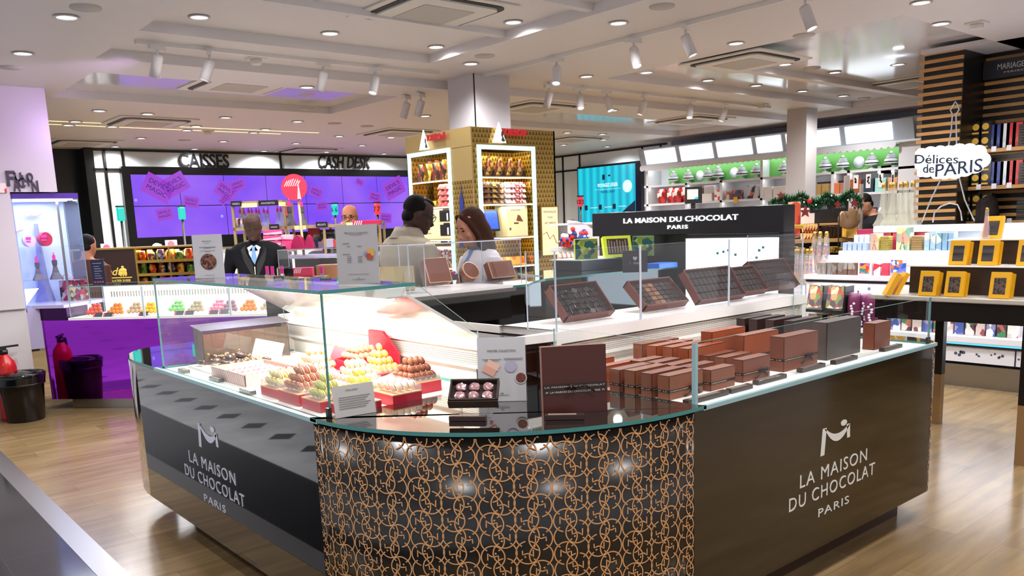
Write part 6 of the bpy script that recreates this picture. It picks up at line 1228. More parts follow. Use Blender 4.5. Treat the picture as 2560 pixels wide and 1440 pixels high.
# ================================================================ slatted tea wall
SLO = noisy('slat_oak', '#b48248', '#c8975c', 6, .45, stretch=(1, 1, 12)); BK = mat('tea_black', '#0d0b0e', .35)
XW = 8.75; yw0 = at(2406, 200, X=XW).y; yw1 = at(2297, 200, X=XW).y; ztw = at(2406, 113, X=XW).z
tw2 = empty('slat_wall', (XW, yw0, 0), label='black tea wall with horizontal oak slats at the right edge', cat='wall unit')
XW2 = XW+.55; yw2 = at(2450, 300, X=XW2).y
chm(tw2, MB().box(XW+.02, XW2+.3, yw0, yw1-.04, 0, ztw).box(XW2, XW2+.3, -1.5, yw0, 0, ztw), 'backing', BK)
m = MB(); pitch = (at(2297, 130, X=XW).z-at(2285, 425, X=XW).z)/15; z = ztw-.012
k = 0
while z > 1.2: m.box(XW-.004, XW+.02, yw0+.002, yw1, z-pitch*.42, z); z -= pitch; k += 1
z = ztw+.0; 
while z > .9:
    if not 2.0 < -1: m.box(XW2-.02, XW2-.0, -1.5, yw0+.06*0, z-pitch*.42, z)
    z -= pitch
chm(tw2, m, 'slats', SLO); struct('trim_6', MB().box(XW-.1, XW+2.5, -1.5, yw1-.05, ztw+.003, Z0+.08), mat('bulkhead', '#c8c5c8', .5))
bx = MB(); zs1, zs0 = at(2500, 150, X=XW2-.05).z, at(2500, 195, X=XW2-.05).z; ya3 = at(2462, 170, X=XW2-.05).y
e = empty('shop_sign', (XW2-.05, ya3, zs0), label='charcoal sign box with silver serif capitals on the slatted wall', cat='sign'); chm(e, bx.box(XW2-.09, XW2-.021, -1.5, ya3, zs0, zs1), 'board', mat('sign_charcoal', '#25252b', .4)); ta = at(2494, 172, X=XW2-.09).y; tb = at(2560, 166, X=XW2-.09).y; t = MB(); t.text('MARIAGE FRÈRES', (XW2-.0905, ta, (zs0+zs1)/2-.01), (0, -1, 0), (0, 0, 1), .055, .004, width=(ta-tb)*1.85, align='L', bold=.008); t.text('MAISON DE THÉ', (XW2-.0905, ta-.06, (zs0+zs1)/2-.05), (0, -1, 0), (0, 0, 1), .018, .003, width=.5, align='L'); chm(e, t, 'lettering', mat('sign_silver', '#b8b8bc', .35))
XQ = XW2-.28
for j, (py, lab) in enumerate(((368, 'top'), (462, 'middle'), (551, 'bottom'))):
    zq = at(2520, py, X=XQ).z; e = empty('tea_shelf', (XQ, 2.0, zq), label=f'{lab} oak shelf of the tea wall', cat='shelf'); chm(e, MB().box(XQ, XW2-.025, -1.5, at(2412 if j < 2 else 2400, py, X=XQ).y, zq-.035, zq), 'board', SLO)
    def q_(px): return at(px, py, X=XQ+.03).y
    for k, px in enumerate((2402, 2426, 2450)):
        for i in range(2):
            y = q_(px+11); o = MB().box(XQ+.03, XQ+.13, y-.052, y+.052, zq+.0005+i*.135, zq+.134+i*.135).build('tea_tin', mat('tin_black', '#121114', .3)); tag(o, f'black square tea tin with a yellow seal on the {lab} oak shelf', 'tea tin', f'black tea tins on the {lab} oak shelf'); s_ = MB(); s_.lathe([(.032, 0), (.0, .002)], 18, T=Matrix.Translation((XQ+.029, y, zq+.085+i*.135)) @ Matrix.Rotation(-PI/2, 4, 'Y'), cap=False).box(XQ+.027, XQ+.03, y-.03, y+.03, zq+.018+i*.135, zq+.034+i*.135); s_.build('seal', mat('seal_gold', '#e0b040', .4), o)
    if j < 2:
        for k, c_ in enumerate(('#2c3a7a', '#33428a', '#e4e6ec', '#c8343a', '#d03c3c')):
            px = 2470+k*15.5; y = q_(px+8); wd = .044; o = MB().box(XQ+.04, XQ+.12, y-wd, y+wd, zq+.0005, zq+.23).build('tea_box', mat('tea_'+c_[1:], c_, .4), bevel=.003); tag(o, ('left dark blue', 'right dark blue', 'white', 'left red', 'right red')[k]+f' tall tea box on the {lab} oak shelf', 'tea box'); m = MB(); eiffel(m, XQ+.039, y, zq+.05, .08); m.build('tower_print', mat('tea_print', '#8a9ac8', .5) if k < 3 else mat('tea_print2', '#e8a0a0', .5), o)
    for k in range(8):
        y = q_(2550 if j < 2 else 2545)-.12; o = MB().box(XQ+.03, XQ+.2, y-.14, y+.14, zq+.0005+.026*k, zq+.022+.026*k).build('tea_carton', mat('carton_dark', '#3a3a34', .4)); tag(o, f'flat dark tea carton in the stack on the {lab} oak shelf', 'tea box', f'stack of flat dark tea cartons on the {lab} oak shelf')
    for k in range(4):
        y = q_(2412+k*38); o = MB().box(XQ-.004, XQ-.001, y-.022, y+.022, zq-.03, zq+.02).build('price_tag', mat('tag_white', '#e8e8ea', .5)); tag(o, f'small white price tag on the edge of the {lab} oak shelf', 'price tag', f'white price tags on the {lab} oak shelf')
# ================================================================ table of yellow boxes
tb = empty('display_table', (6.02, 2.28, 0), label='dark wooden table with pale top carrying steps of yellow chocolate boxes', cat='table')
TX0, TX1, TY0, TY1, TZ = 5.60, 6.45, 1.70, 2.80, 1.03
chm(tb, MB().prism([(TX0+.04, TY1), (TX0, TY1-.05), (TX0, TY0), (TX1, TY0), (TX1, TY1)], TZ-.032, TZ), 'table_top', mat('table_pale', '#b9b2a6', .3), bevel=.006); chm(tb, MB().box(TX0+.03, TX1-.03, TY0+.03, TY1-.04, TZ-.16, TZ-.033), 'apron', mat('table_dark', '#150d0a', .35))
for x, y in ((5.65, 1.80), (6.38, 1.80), (5.65, 2.70), (6.38, 2.62)):
    chm(tb, MB().box(x-.03, x+.03, y-.03, y+.03, .38, TZ-.15, 0).box(x-.03, x+.03, y-.03, y+.03, .0, .38, 1), 'leg', [mat('table_dark', '#150d0a'), mat('leg_oak', '#8a6a44', .4)])
sp_ = empty('display_steps', (6.1, 2.2, TZ), label='dark brown stepped riser with white edges on the table of yellow boxes', cat='riser'); zs_1 = at(2420, 664, X=5.85).z; zs_2 = at(2500, 597, X=6.1).z
chm(sp_, MB().box(5.83, 6.42, 1.72, 2.62, TZ+.0005, zs_1-.008).box(6.06, 6.42, 1.72, 2.45, zs_1+.0005, zs_2-.008), 'body', mat('step_brown', '#2c1c14', .4)); chm(sp_, MB().box(5.81, 6.43, 1.71, 2.64, zs_1-.008, zs_1).box(6.04, 6.43, 1.71, 2.47, zs_2-.008, zs_2), 'white_edge', WHITE)
YB_ = mat('box_yellow', '#e2a808', .4); TRUF = noisy('window_truffle', '#241a16', '#5c4a40', 70, .35, voronoi=True); STK = noisy('window_sticks', '#1c1718', '#4a4342', 50, .4, stretch=(1, .1, 1.2))
def ybox(px, z, X, kind, lab, n=2, tilt=.2, rz=0):
    y = at(px, 690, X=X).y; e = empty('chocolate_box', (X, y, z), rz, lab, 'chocolate box'); T_ = Matrix.Translation((0, 0, .0015)) @ Matrix.Rotation(tilt, 4, 'Y'); h = .165; w = .115
    MB().box(0, .03, -w, 0, .0005, h, T=T_).build('box', YB_, e, bevel=.002); MB().box(-.001, 0, -w*.80, -w*.2, h*.16, h*.78, T=T_).build('window', TRUF if kind else STK, e)
    if n > 1: MB().box(.033, .06, -w-.008, -.006, .001, h-.004, T=T_).build('rear_box', mat('box_yellow_b', '#d09a08', .4), e)
for k, px in enumerate((2296, 2361, 2473)): ybox(px, TZ, 5.64, 1, ('left', 'middle', 'right')[k]+' yellow box with a truffle window standing on the table top')
for k, px in enumerate((2368, 2440, 2537)): ybox(px, zs_1, 5.87, 0, ('left', 'middle', 'right')[k]+' yellow box with a dark stick window on the middle step')
ybox(2448, zs_2, 6.08, 0, 'single tilted yellow box on the highest step', tilt=.45, n=1, rz=.1)
for k in range(2):
    e = empty('chocolate_box', (5.66+.05*k, 2.73-.035*k, TZ+.002), -.9, ('outer', 'inner')[k]+' yellow box leaning sideways at the left end of the table', 'chocolate box'); MB().box(0, .028, -.11, 0, 0, .165, T=Matrix.Rotation(.45, 4, 'Y')).build('box', YB_, e)
e = bottle(6.1, at(2466, 560, X=6.1).y, zs_2+.0, .6, 'small tower bottle with pink sweets behind the highest yellow box', fill=mat('pink_sweets', '#c8608a', .5))
# ================================================================ left side: macaron stand, lit cabinet, bins
FO = empty('macaron_counter', (1.72, 8.91, 0), math.atan2(-.75, .66), 'purple mirror fronted macaron counter with glass case at the left', 'counter')
FM = Matrix.LocRotScale(FO.location, FO.rotation_euler, None); FI = FM.inverted()
def fl_(px, py, Z): return FI @ at(px, py, Z=Z)
def fw(x, y, z): return FM @ Vector((x, y, z))
PURM = mat('purple_mirror', '#b23be0', .04, 1)
MB().box(-.02, 3.2, 0, .02, .10, .862).build('mirror_panel', PURM, FO); MB().box(.15, 3.0, .06, .10, 0, .10).build('plinth', STEEL, FO)
MB().box(-.02, 3.2, .02, .57, .10, .85).build('body', mat('fau_body', '#3a0f4a', .4), FO)
MB().box(.28, 3.2, -.03, .55, .862, .885).build('deck', deckmat(), FO)
MB().box(.28, 3.2, .55, .58, .885, 1.12).box(.28, 3.2, .55, .64, 1.12, 1.14).build('back_ledge', LW, FO)
gr = MB()
for k in range(90): gr.box(.36+k*.03, .372+k*.03, .545, .549, 1.03, 1.085)
gr.build('vent_slots', mat('slot_grey', '#6b6660', .5), FO)
rsd = MB().box(-.55, .25, -.03, .7, .98, 1.01); rsd.build('bag_ledge', mat('ledge_lilac', '#b9b3d8', .15), FO); MB().box(-.5, .25, 0, .7, .865, .98).build('ledge_front', mat('fau_dark', '#3a1546', .1, .8), FO)
g4 = empty('glass_case', fw(1.7, .2, .885), FO.rotation_euler.z, 'glass case of coloured macarons on the purple counter', 'glass case')
def gl4(name, x0, x1, y0, y1, z0, z1, **k):
    d = (x1-x0, y1-y0, z1-z0); kk = d.index(min(d)); big = {0: (4, 5), 1: (2, 3), 2: (0, 1)}[kk]
    MB().box(x0-1.7, x1-1.7, y0-.2, y1-.2, z0-.885, z1-.885, mats=[0 if i in big else 1 for i in range(6)]).build(name, [GLASS, GEDGE_L], g4)
gl4('front_pane', .30, 3.1, -.02, -.012, .887, 1.17); gl4('top_pane', .30, 3.1, -.02, .50, 1.17, 1.178); gl4('side_pane', .30, .308, -.012, .5, .887, 1.17)
for x in (1.05, 1.9): MB().box(x-1.7, x+.02-1.7, -.235, -.222, .002, .28).build('seam', ACEDGE, g4)
l = bpy.data.lights.new('fau_strip', 'AREA'); l.shape = 'RECTANGLE'; l.size = 2.6; l.size_y = .05; l.energy = 22; l.color = (1, .97, .95); o = bpy.data.objects.new('macaron_case_strip', l); COL.objects.link(o); o.location = fw(1.7, .3, 1.16); o.rotation_euler = (0, 0, FO.rotation_euler.z)
FK = [('fcoral', .5), ('oranges', .72), ('fbeige', .88), ('yellow', 1.06), ('fgreen', 1.26), ('fbeige', 1.5), ('fpink', 1.68), ('fplum', 1.86), ('oranges', 2.05), ('fbeige', 2.22), ('folive', 2.5), ('fbeige', 2.7)]
for i, (k, x) in enumerate(FK):
    yb = .12 if k in ('oranges', 'yellow', 'fcoral', 'fplum', 'folive') else .26 if k in ('fgreen', 'fpink') else .18
    q = fw(x, yb, .9); e = empty('macaron_tray', q, FO.rotation_euler.z, f'white sloping tray of {CNAME[k]} macarons in the purple counter case', 'tray', 'macaron trays in the purple counter'); e['label'] += (', front row' if yb < .15 else ', rear row'); MB().box(-.09, .09, -.09, .12, -.014, .0).build('tray', WHITE, e)
    for l in range(3):
        for a in range(4-l):
            for b in range(3-l):
                if l < 2 and a and b: continue
                c = copy_tree(MP[k]); c.location = fw(x-.07+(a+.5*l)*.042, yb-.06+(b+.5*l)*.045, .924+.030*l+b*.006); c.rotation_euler = (PI/2-.5+rm.uniform(-.1, .1), rm.uniform(-.15, .15), FO.rotation_euler.z); c.scale = (1.25,)*3
                c['label'] = f'{CNAME[k]} macaron piled in the glass case of the purple counter'; c['category'] = 'macaron'; c['group'] = f'{CNAME[k]} macarons in the purple counter'
for i, x in enumerate((.56, .66, 1.02, 1.38, 1.48, 1.72, 1.82, 2.4)):
    e = empty('price_tag', fw(x, .0, .886), FO.rotation_euler.z, 'dark slanted price tag at the front edge of the macaron case', 'price tag', 'dark price tags in the macaron case'); MB().box(-.045, .045, 0, .004, .0005, .045, T=Matrix.Rotation(-.6, 4, 'X')).build('tag', mat('tag_slate', '#3c3a42', .4), e); MB().box(-.045, -.03, -.001, 0, .003, .043, T=Matrix.Rotation(-.6, 4, 'X')).build('colour_edge', mat('tag_pinkred', '#d8506a', .4), e)
# patterned carrier bags and black lettered bag
BAGP = patches('bag_dots', ['#8a1c3c', '#b02a50', '#3a1220', '#d8c878', '#a8a8a8', '#5a1a30', '#c06a84', '#8a1c3c'], 22, .4)
def shopbag(px0, px1, pt, pb, m, lab, dd=.12, D=None, Z=1.01, d0=0):
    a = at(px0, pb, Z=Z); a = FI @ a; b = FI @ at(px1, pb, Z=Z); t = at(px0, pt, Z=Z); w = (b-a).x; p = fw(a.x, a.y+d0, Z); depth = (p.x*_f.x+p.y*_f.y); h = (pb-pt)/F_PX*depth; e = empty('carrier_bag', p, FO.rotation_euler.z, lab, 'bag')
    MB().box(0, w, 0, dd, .0005, h).build('bag', m, e); MB().tube([(w*.2, -.003, h-.01), (w*.3, -.01, h+.05), (w*.5, -.01, h+.07), (w*.7, -.01, h+.05), (w*.8, -.003, h-.01)], .004, 6).build('handle', mat('bag_cord', '#d8a890', .5), e); return e, w, h
BX, w, h = shopbag(112, 152, 686, 748, BAGP, 'maroon patterned paper carrier bag on the lilac ledge, left one'); shopbag(153, 194, 702, 752, BAGP, 'maroon patterned paper carrier bag in front of the lettered black bag')
e, w, h = shopbag(146, 205, 674, 742, mat('bag_black', '#100e10', .4), 'black paper bag printed with large white serif capitals', Z=1.01, d0=.14); t = MB()
for k in range(3): t.text('FAUCHON', (w/2, -.001, h*(.70-.3*k)), (1, 0, 0), (0, 0, 1), h*.24, .001, width=w*.96, bold=.01)
t.build('lettering', mat('bag_white', '#e0dcdc', .5), e)
p = at(232, 712, Z=1.18); e = empty('menu_card', (p.x, p.y, 1.179), RZF, 'dark blue menu card in a clear stand on the macaron case', 'sign'); MB().box(0, .125, 0, .006, 0, .235).build('card', mat('card_navy', '#191c3a', .3), e); MB().box(-.006, .131, .006, .010, -.001, .245).box(-.006, .131, -.03, .05, -.001, .003).build('clear_stand', ACRYL, e)
t = MB(); 
for k in range(6): t.box(.03, .1-.01*(k % 3), -.001, 0, .06+.022*k, .064+.022*k)
t.box(.02, .105, -.001, 0, .2, .204); t.build('print', mat('print_lav', '#a8a8c8', .5), e); t = MB()
for k in range(4): t.ball((.025+.025*k, -.001, .025), (.011, .002, .009), 8, 5)
t.build('macaron_print', mat('mac_print', '#a8405c', .5), e)
# ---- white pillar with lit cabinet
ob = struct('wall_left', MB().box(1.05, 1.585, 8.9, 9.6, 0, Z0-.001).box(1.585, 1.98, 8.9, 9.6, 2.06, Z0-.001), pl)
MB_ = MB().box(1.05, 1.58, 8.88, 8.9, .99, .996).box(.9, 1.32, 8.86, 8.9, 0, .23); tag(MB_.build('trim_7', mat('pillar_seam', '#8f8c8c', .4)), kind='structure')
cb = empty('display_cabinet', (1.88, 9.2, 0), label='bright lit glass cabinet with two tiers of toy shaped sweets beside the left pillar', cat='cabinet')
chm(cb, MB().box(1.585, 2.16, 9.5, 9.53, .95, 2.05).box(1.585, 1.6, 8.93, 9.5, .95, 2.05), 'back_panel', mat('cabinet_sky', '#aebbe6', .4, emit=.30, ecol='#a8b8f0')); chm(cb, MB().box(1.585, 2.16, 8.93, 9.53, 2.0, 2.05), 'top', mat('cabinet_top', '#4a2a8a', .3)); chm(cb, MB().box(1.585, 2.16, 8.93, 9.53, .6, .99), 'base', mat('cabinet_base', '#b0a8c8', .3))
chm(cb, MB().box(1.62, 2.12, 8.97, 9.02, 1.985, 1.998).box(1.62, 2.12, 9.2, 9.24, 1.985, 1.998), 'light_strip', emis('cab_led', '#f4f4ff', 6)); chm(cb, MB().box(1.6, 2.1, 9.1, 9.49, 1.545, 1.553).box(1.6, 2.1, 9.1, 9.49, 1.225, 1.235), 'shelf', ACRYL); chm(cb, MB().box(2.0, 2.02, 9.1, 9.12, .99, 2.0), 'post', STEEL)
o = pane(cb, 'front_pane', 1.59, 2.155, 8.93, 8.936, .99, 2.0, edge=GEDGE_L); o.matrix_parent_inverse = Matrix.Translation(-cb.location); o = pane(cb, 'side_pane', 2.15, 2.158, 8.936, 9.5, .99, 2.0, edge=GEDGE_L); o.matrix_parent_inverse = Matrix.Translation(-cb.location)
l = bpy.data.lights.new('cab', 'AREA'); l.size = .4; l.energy = 7; l.color = (.85, .88, 1); o = bpy.data.objects.new('cabinet_lamp', l); COL.objects.link(o); o.location = (1.86, 9.2, 1.98)
def heartbag(x, y, z, s, c, lab, rz=.3):
    e = empty('heart_tin', (x, y, z), rz, lab, 'gift tin'); P2 = [(s*.5*(.9*math.cos(a*PI/12)), s*.52+s*.5*math.sin(a*PI/12)*(1 if math.sin(a*PI/12) < 0 else .95-.1*math.cos(a*PI/12)**2)) for a in range(24)]; MB().prism(P2, -.03, .03, T=Matrix.Rotation(PI/2, 4, 'X'), smooth=True).build('body', c, e)
    b = MB(); b.box(-s*.35, s*.05, -.034, -.03, s*.6, s*.8).box(-s*.35, s*.0, -.034, -.03, s*.4, s*.5); b.build('stripes', mat('hot_pink', '#e83a9a', .4), e)
PKR = mat('tin_crimson', '#b0264a', .3); heartbag(1.76, 9.3, 1.555, .12, mat('tin_white_pink', '#d8b8d8', .3), 'white and pink striped tin on the upper cabinet shelf'); heartbag(1.90, 9.3, 1.555, .14, PKR, 'crimson tin on the upper cabinet shelf')
GM = mat('gift_grey', '#55505a', .35); HP = mat('hot_pink', '#e83a9a')
def towerpack(x, y, z, s, lab, m=GM, rz=0, group=None):
    e = empty('tower_box', (x, y, z), rz, lab, 'gift box', group); MB().lathe([(.105*s, 0), (.10*s, .012*s), (.055*s, .09*s), (.034*s, .17*s), (.026*s, .26*s)], 4, T=Matrix.Rotation(PI/4, 4, 'Z'), smooth=False).build('tower', m, e); MB().box(-.03*s, .03*s, -.03*s, .03*s, .20*s, .27*s).build('label_box', m, e); MB().box(-.018*s, .018*s, -.018*s, .018*s, .27*s, .34*s).tube([(0, 0, .34*s), (0, 0, .38*s)], .008*s, 6).build('pink_neck', HP, e); return e
towerpack(1.80, 9.28, 1.236, .62, 'grey tower box with a pink neck at the left of the lower cabinet shelf'); towerpack(1.95, 9.25, 1.236, .68, 'grey tower box with a pink neck at the right of the lower cabinet shelf')
m = MB(); m.lathe([(.09, 1.0), (.05, 1.2), (.03, 1.5), (.02, 1.72), (.02, 1.78)], 4, c=(1.87, 9.45, 0), smooth=False); chm(cb, m, 'tower_silhouette', mat('silhouette', '#8a8cc0', .5)); m = MB()
for x, z, s in ((1.86, 1.87, .05), (1.68, 1.72, .045)): 
    for k in range(4): m.ball((x-.05+.03*k, 9.44, z+.01*(k % 2)), (.035, .01, .02), 8, 6)
chm(cb, m, 'clouds', mat('cloud_pink', '#e8b8c0', .5))
tag(MB().prism([(1.60, 1.02), (1.60, 1.17), (1.72, 1.17)], -8.935, -8.925, T=Matrix.Rotation(PI/2, 4, 'X')).build('white_flag', mat('flag_white', '#ffffff', .4, emit=1.2)), 'glowing white triangular panel at the foot of the lit cabinet', 'panel')
# letters of the brand on the pillar
t = MB(); r = random.Random(1)
for k, (c_, px, py, hh) in enumerate((('F', 30, 464, .14), ('A', 44, 478, .14), ('U', 47, 452, .08), ('C', 56, 468, .09), ('H', 66, 464, .10), ('O', 76, 453, .08), ('N', 90, 480, .11))):
    p = at(px, py, Y=8.88); t.text(c_, (p.x, 8.897, p.z), (1, 0, 0), (0, 0, 1), hh, .02, width=.055 if c_ != 'F' else .07, bold=.012)
tag(t.build('brand_lettering', [mat('letter_dark', '#3c3444', .3)]), 'scattered dark serif capitals spelling the pastry brand on the pillar', 'sign')
tag(MB().box(1.33, 1.56, 8.884, 8.898, at(10, 482, Y=8.9).z, at(10, 458, Y=8.9).z).build('fire_notice', patches('notice_red', ['#c8382c', '#c8382c', '#e8d8d0'], 14)), 'small red fire notice on the white pillar at the left edge', 'sign')
# fire extinguishers and bin
def extinguisher(x, y, s, lab):
    e = empty('fire_extinguisher', (x, y, 0), .3, lab, 'fire extinguisher'); R_ = mat('ext_red', '#b81c18', .25)
    MB().lathe([(.078*s, .001), (.08*s, .02), (.08*s, .43*s), (.07*s, .48*s), (.035*s, .52*s), (.03*s, .54*s)], 24).build('cylinder', R_, e); MB().lathe([(.032*s, .54*s), (.032*s, .575*s)], 12).box(-.1*s, .12*s, -.012, .012, .59*s, .605*s).box(-.02, .02, -.02, .02, .57*s, .595*s).build('valve', CHAR, e)
    MB().tube([(-.03*s, 0, .57*s), (-.12*s, -.01, .56*s), (-.14*s, -.02, .4*s), (-.11*s, -.03, .2*s)], .013*s, 8).build('hose', CHAR, e); m = MB(); n = 9
    v = [(.0815*s*math.cos(a), .0815*s*math.sin(a), z) for z in (.12*s, .36*s) for a in [(-PI/2-.9+k*1.8/n) for k in range(n+1)]]; m.add(v, [(k, k+1, n+2+k, n+1+k) for k in range(n)], 0, True); m.build('label', patches('ext_label', ['#e0dcd8', '#c83a30', '#e0dcd8', '#2c4a7a'], 16), e)
bq = at(30, 1030, Z=0); extinguisher(bq.x*.96, bq.y*.96, 1.12, 'red fire extinguisher standing behind the black bin by the left pillar'); bq = at(64, 1030, Z=0); e = empty('waste_bin', (bq.x*.955, bq.y*.955, 0), .2, 'black plastic waste bin with a bag folded over its rim', 'bin'); MB().lathe([(.15, .001), (.155, .01), (.185, .40), (.19, .40)], 28).lathe([(.186, .33), (.194, .335), (.194, .345), (.186, .35)], 28, cap=False).lathe([(.187, .37), (.195, .375), (.195, .385), (.187, .39)], 28, cap=False).build('bin', mat('bin_black', '#0b0a0c', .25), e)
MB().lathe([(.19, .33), (.20, .40), (.205, .425), (.19, .44), (.17, .43), (.14, .36)], 40, cap=False).ball((0, 0, .40), (.16, .16, .05), 16, 8, fn=lambda d: 1+.3*noise.noise(d*5)).build('bag', mat('bin_bag', '#0a0a0c', .12), e)
# ================================================================ dark brown chocolate brand stand further back
Dl = 10.6
ln = empty('chocolate_display', atD(260, 700, Dl), RZF, 'dark brown chocolate display with gold script name behind the macaron counter', 'display'); ln.location.z = 0
def L_(px, py): return loc(ln, px, py, Dl)
a, b, c_ = L_(178, 632), L_(335, 622), L_(500, 617); zb = .35
BRN = mat('lindt_brown', '#2f1a10', .25)
MB().box(a.x+.18, b.x, 0, .04, zb, b.z).build('sign_panel', BRN, ln); MB().box(a.x, c_.x, .6, .64, .0, b.z).build('back', BRN, ln); MB().box(a.x-.02, c_.x, -.01, .64, b.z, b.z+.02).build('top', mat('brass', '#b8924a', .25, .8), ln)
MB().box(a.x, a.x+.02, 0, .64, zb, b.z).box(b.x, b.x+.02, 0, .64, zb, b.z).box(b.x+.42, b.x+.44, 0, .64, zb, b.z).box(c_.x-.02, c_.x, 0, .64, 0, b.z).build('post', mat('brass', '#b8924a'), ln)
zsh = [L_(400, y).z for y in (650, 683, 712)]
for z in zsh: MB().box(b.x+.02, c_.x, .0, .62, z-.02, z).box(b.x+.02, c_.x, -.012, 0, z-.03, z+.005).build('shelf', mat('brass', '#b8924a'), ln)
MB().box(a.x, a.x+.18, .0, .6, L_(190, 672).z-.02, L_(190, 672).z).build('shelf', mat('brass', '#b8924a'), ln)
t = MB(); p = L_(287, 688); t.text('Lindt', (p.x-.05, -.002, p.z), (1, 0, 0), (0, 0, 1), .10, .008, width=.30, shear=.35, bold=.006); p2 = L_(280, 702); t.box(L_(222, 700).x, L_(331, 696).x, -.012, -.002, p2.z+.03, p2.z+.042)
t.text('MAÎTRE CHOCOLATIER SUISSE', ((L_(228, 700).x+L_(328, 700).x)/2, -.002, p2.z-.015), (1, 0, 0), (0, 0, 1), .03, .005, width=L_(326, 700).x-L_(228, 700).x, bold=.01); t.text('DEPUIS 1845', (L_(275, 700).x, -.002, p2.z-.06), (1, 0, 0), (0, 0, 1), .028, .005, width=.26, bold=.01)
q = L_(308, 680); t.ball((q.x, -.006, q.z+.06), (.018, .006, .018), 8, 6).ball((q.x, -.006, q.z+.02), (.05, .006, .03), 10, 6).ball((q.x-.03, -.006, q.z-.02), (.02, .006, .035), 8, 6).ball((q.x+.03, -.006, q.z-.02), (.02, .006, .035), 8, 6).ball((q.x, -.006, q.z-.01), (.012, .006, .05), 8, 6)
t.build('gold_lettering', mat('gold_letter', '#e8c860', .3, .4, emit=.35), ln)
LB = [patches('lindt_%d' % k, c, 26, .3, metal=.2) for k, c in enumerate((['#2c3c8a', '#c8a040', '#8a1c2c', '#1c2448'], ['#c83a1c', '#e8a030', '#7a1c14'], ['#5a8a2c', '#2c4a1c', '#d8c060'], ['#d8a030', '#8a5a1c', '#f0d890'], ['#2a2a5a', '#6a6aa0', '#c8c8d8', '#8a2a3a']))]
LBN = ['blue', 'red orange', 'green', 'golden', 'navy and silver']
for j, z in enumerate([zb+.0]+zsh):
    if j == 0: continue
    n = 13
    for k in range(n):
        x = b.x+.06+(c_.x-b.x-.12)*k/(n-1); mi = (k*2+j) % 5; o = bag('chocolate_bag', .085, .10+.02*((k+j) % 3), .07, LB[mi], f'{LBN[mi]} wrapped chocolate bag on the brass framed display, {("","upper","middle","lower")[j]} shelf', (0, 0, 0), 0, f'{LBN[mi]} chocolate bags on the {("","upper","middle","lower")[j]} brass shelf', seed=k)
        o.matrix_world = Matrix.LocRotScale(ln.location, ln.rotation_euler, None) @ Matrix.Translation((x, .08+.1*(k % 2), z+.001))
for k in range(9): x = b.x+.08+.1*k; o = MB().box(-.04, .04, 0, .1, .0, .11).build('chocolate_box', LB[(k*3+1) % 5]); o.matrix_world = Matrix.LocRotScale(ln.location, ln.rotation_euler, None) @ Matrix.Translation((x, .3, zsh[0]+.001)); tag(o, f'{LBN[(k*3+1) % 5]} box at the back of the top brass shelf', 'box', f'{LBN[(k*3+1) % 5]} boxes on the top brass shelf')
MB().box(b.x, c_.x, .04, .06, 0, zsh[2]-.03).build('front', BRN, ln)
l = bpy.data.lights.new('brass_lamp', 'AREA'); l.shape = 'RECTANGLE'; l.size = 1.1; l.size_y = .1; l.energy = 9; l.color = (1, .85, .55); o = bpy.data.objects.new('brass_shelf_lamp', l); COL.objects.link(o); o.location = Matrix.LocRotScale(ln.location, ln.rotation_euler, None) @ Vector(((b.x+c_.x)/2, .1, b.z-.02)); o.rotation_euler = (0, 0, RZF)
o = tag(MB().box(-.07, .07, 0, .06, 0, .09).build('orange_tub', mat('tub_orange', '#c83c18', .4)), 'orange red tub at the lower left of the brass display', 'tub'); o.matrix_world = Matrix.LocRotScale(ln.location, ln.rotation_euler, None) @ Matrix.Translation((b.x+.1, -.1, zsh[2]-.1)); MB().box(-.1, .1, 0, .12, -.9, -.0005).build('tub_stand', BRN, o)
for px, py, nm in ((267, 622, 'left'), (428, 613, 'right')): p = atD(px, py, 11.6); e = empty('round_badge_sign', p, RZF, f'{nm} small white card with a pink dot behind the brass display', 'sign'); MB().box(-.08, .08, 0, .01, -.05, .07).box(-.02, .02, 0, .02, -p.z, -.05).build('card', WHITE, e); MB().lathe([(.05, 0), (0, .003)], 20, T=Matrix.Translation((0, -.001, .01)) @ Matrix.Rotation(PI/2, 4, 'X'), cap=False).build('dot', mat('dot_pink', '#d8607a', .4), e)
# ================================================================ pink souvenir shelves in the centre
Df = 8.9
fv = empty('souvenir_shelf', atD(740, 700, Df), RZF, 'brass framed shelf of pink souvenir gifts with a round red tower sign', 'shelving'); fv.location.z = 0
def V_(px, py, D=Df): return loc(fv, px, py, D)
BRS = mat('brass_frame', '#c3a878', .3, .6)
A, B_, C_, E_ = V_(577, 511), V_(705, 500), V_(577, 573), V_(860, 560)
MB().box(A.x, B_.x, 0, .35, A.z-.01, A.z+.025).build('top_shelf', BRS, fv); MB().box(A.x, E_.x, 0, .35, C_.z-.02, C_.z+.012).build('shelf', BRS, fv); x2 = V_(950, 560).x; z2_ = V_(900, 556).z
MB().box(E_.x, x2, 0, .35, z2_-.02, z2_+.012).build('shelf', BRS, fv); zq = V_(800, 636).z; MB().box(V_(660, 636).x, x2, -.15, .35, zq-.03, zq).build('shelf', mat('shelf_lilac', '#b8b0d0', .3), fv); MB().box(A.x, x2, 0, .35, .5, .53).box(A.x, x2, 0.1, .35, 0, .5).build('base', BRS, fv)
for x, zt_ in ((A.x, A.z), (B_.x, A.z), (V_(670, 640).x, C_.z), (V_(812, 640).x, z2_), (x2-.02, z2_)): MB().box(x, x+.025, 0, .025, .5, zt_).box(x, x+.025, .32, .345, .5, zt_).build('post', BRS, fv)
def vplace(o, px, py, D=Df+.12): o.matrix_world = Matrix.LocRotScale(atD(px, py, D), Matrix.Rotation(RZF, 3, 'Z').to_euler(), None); return o
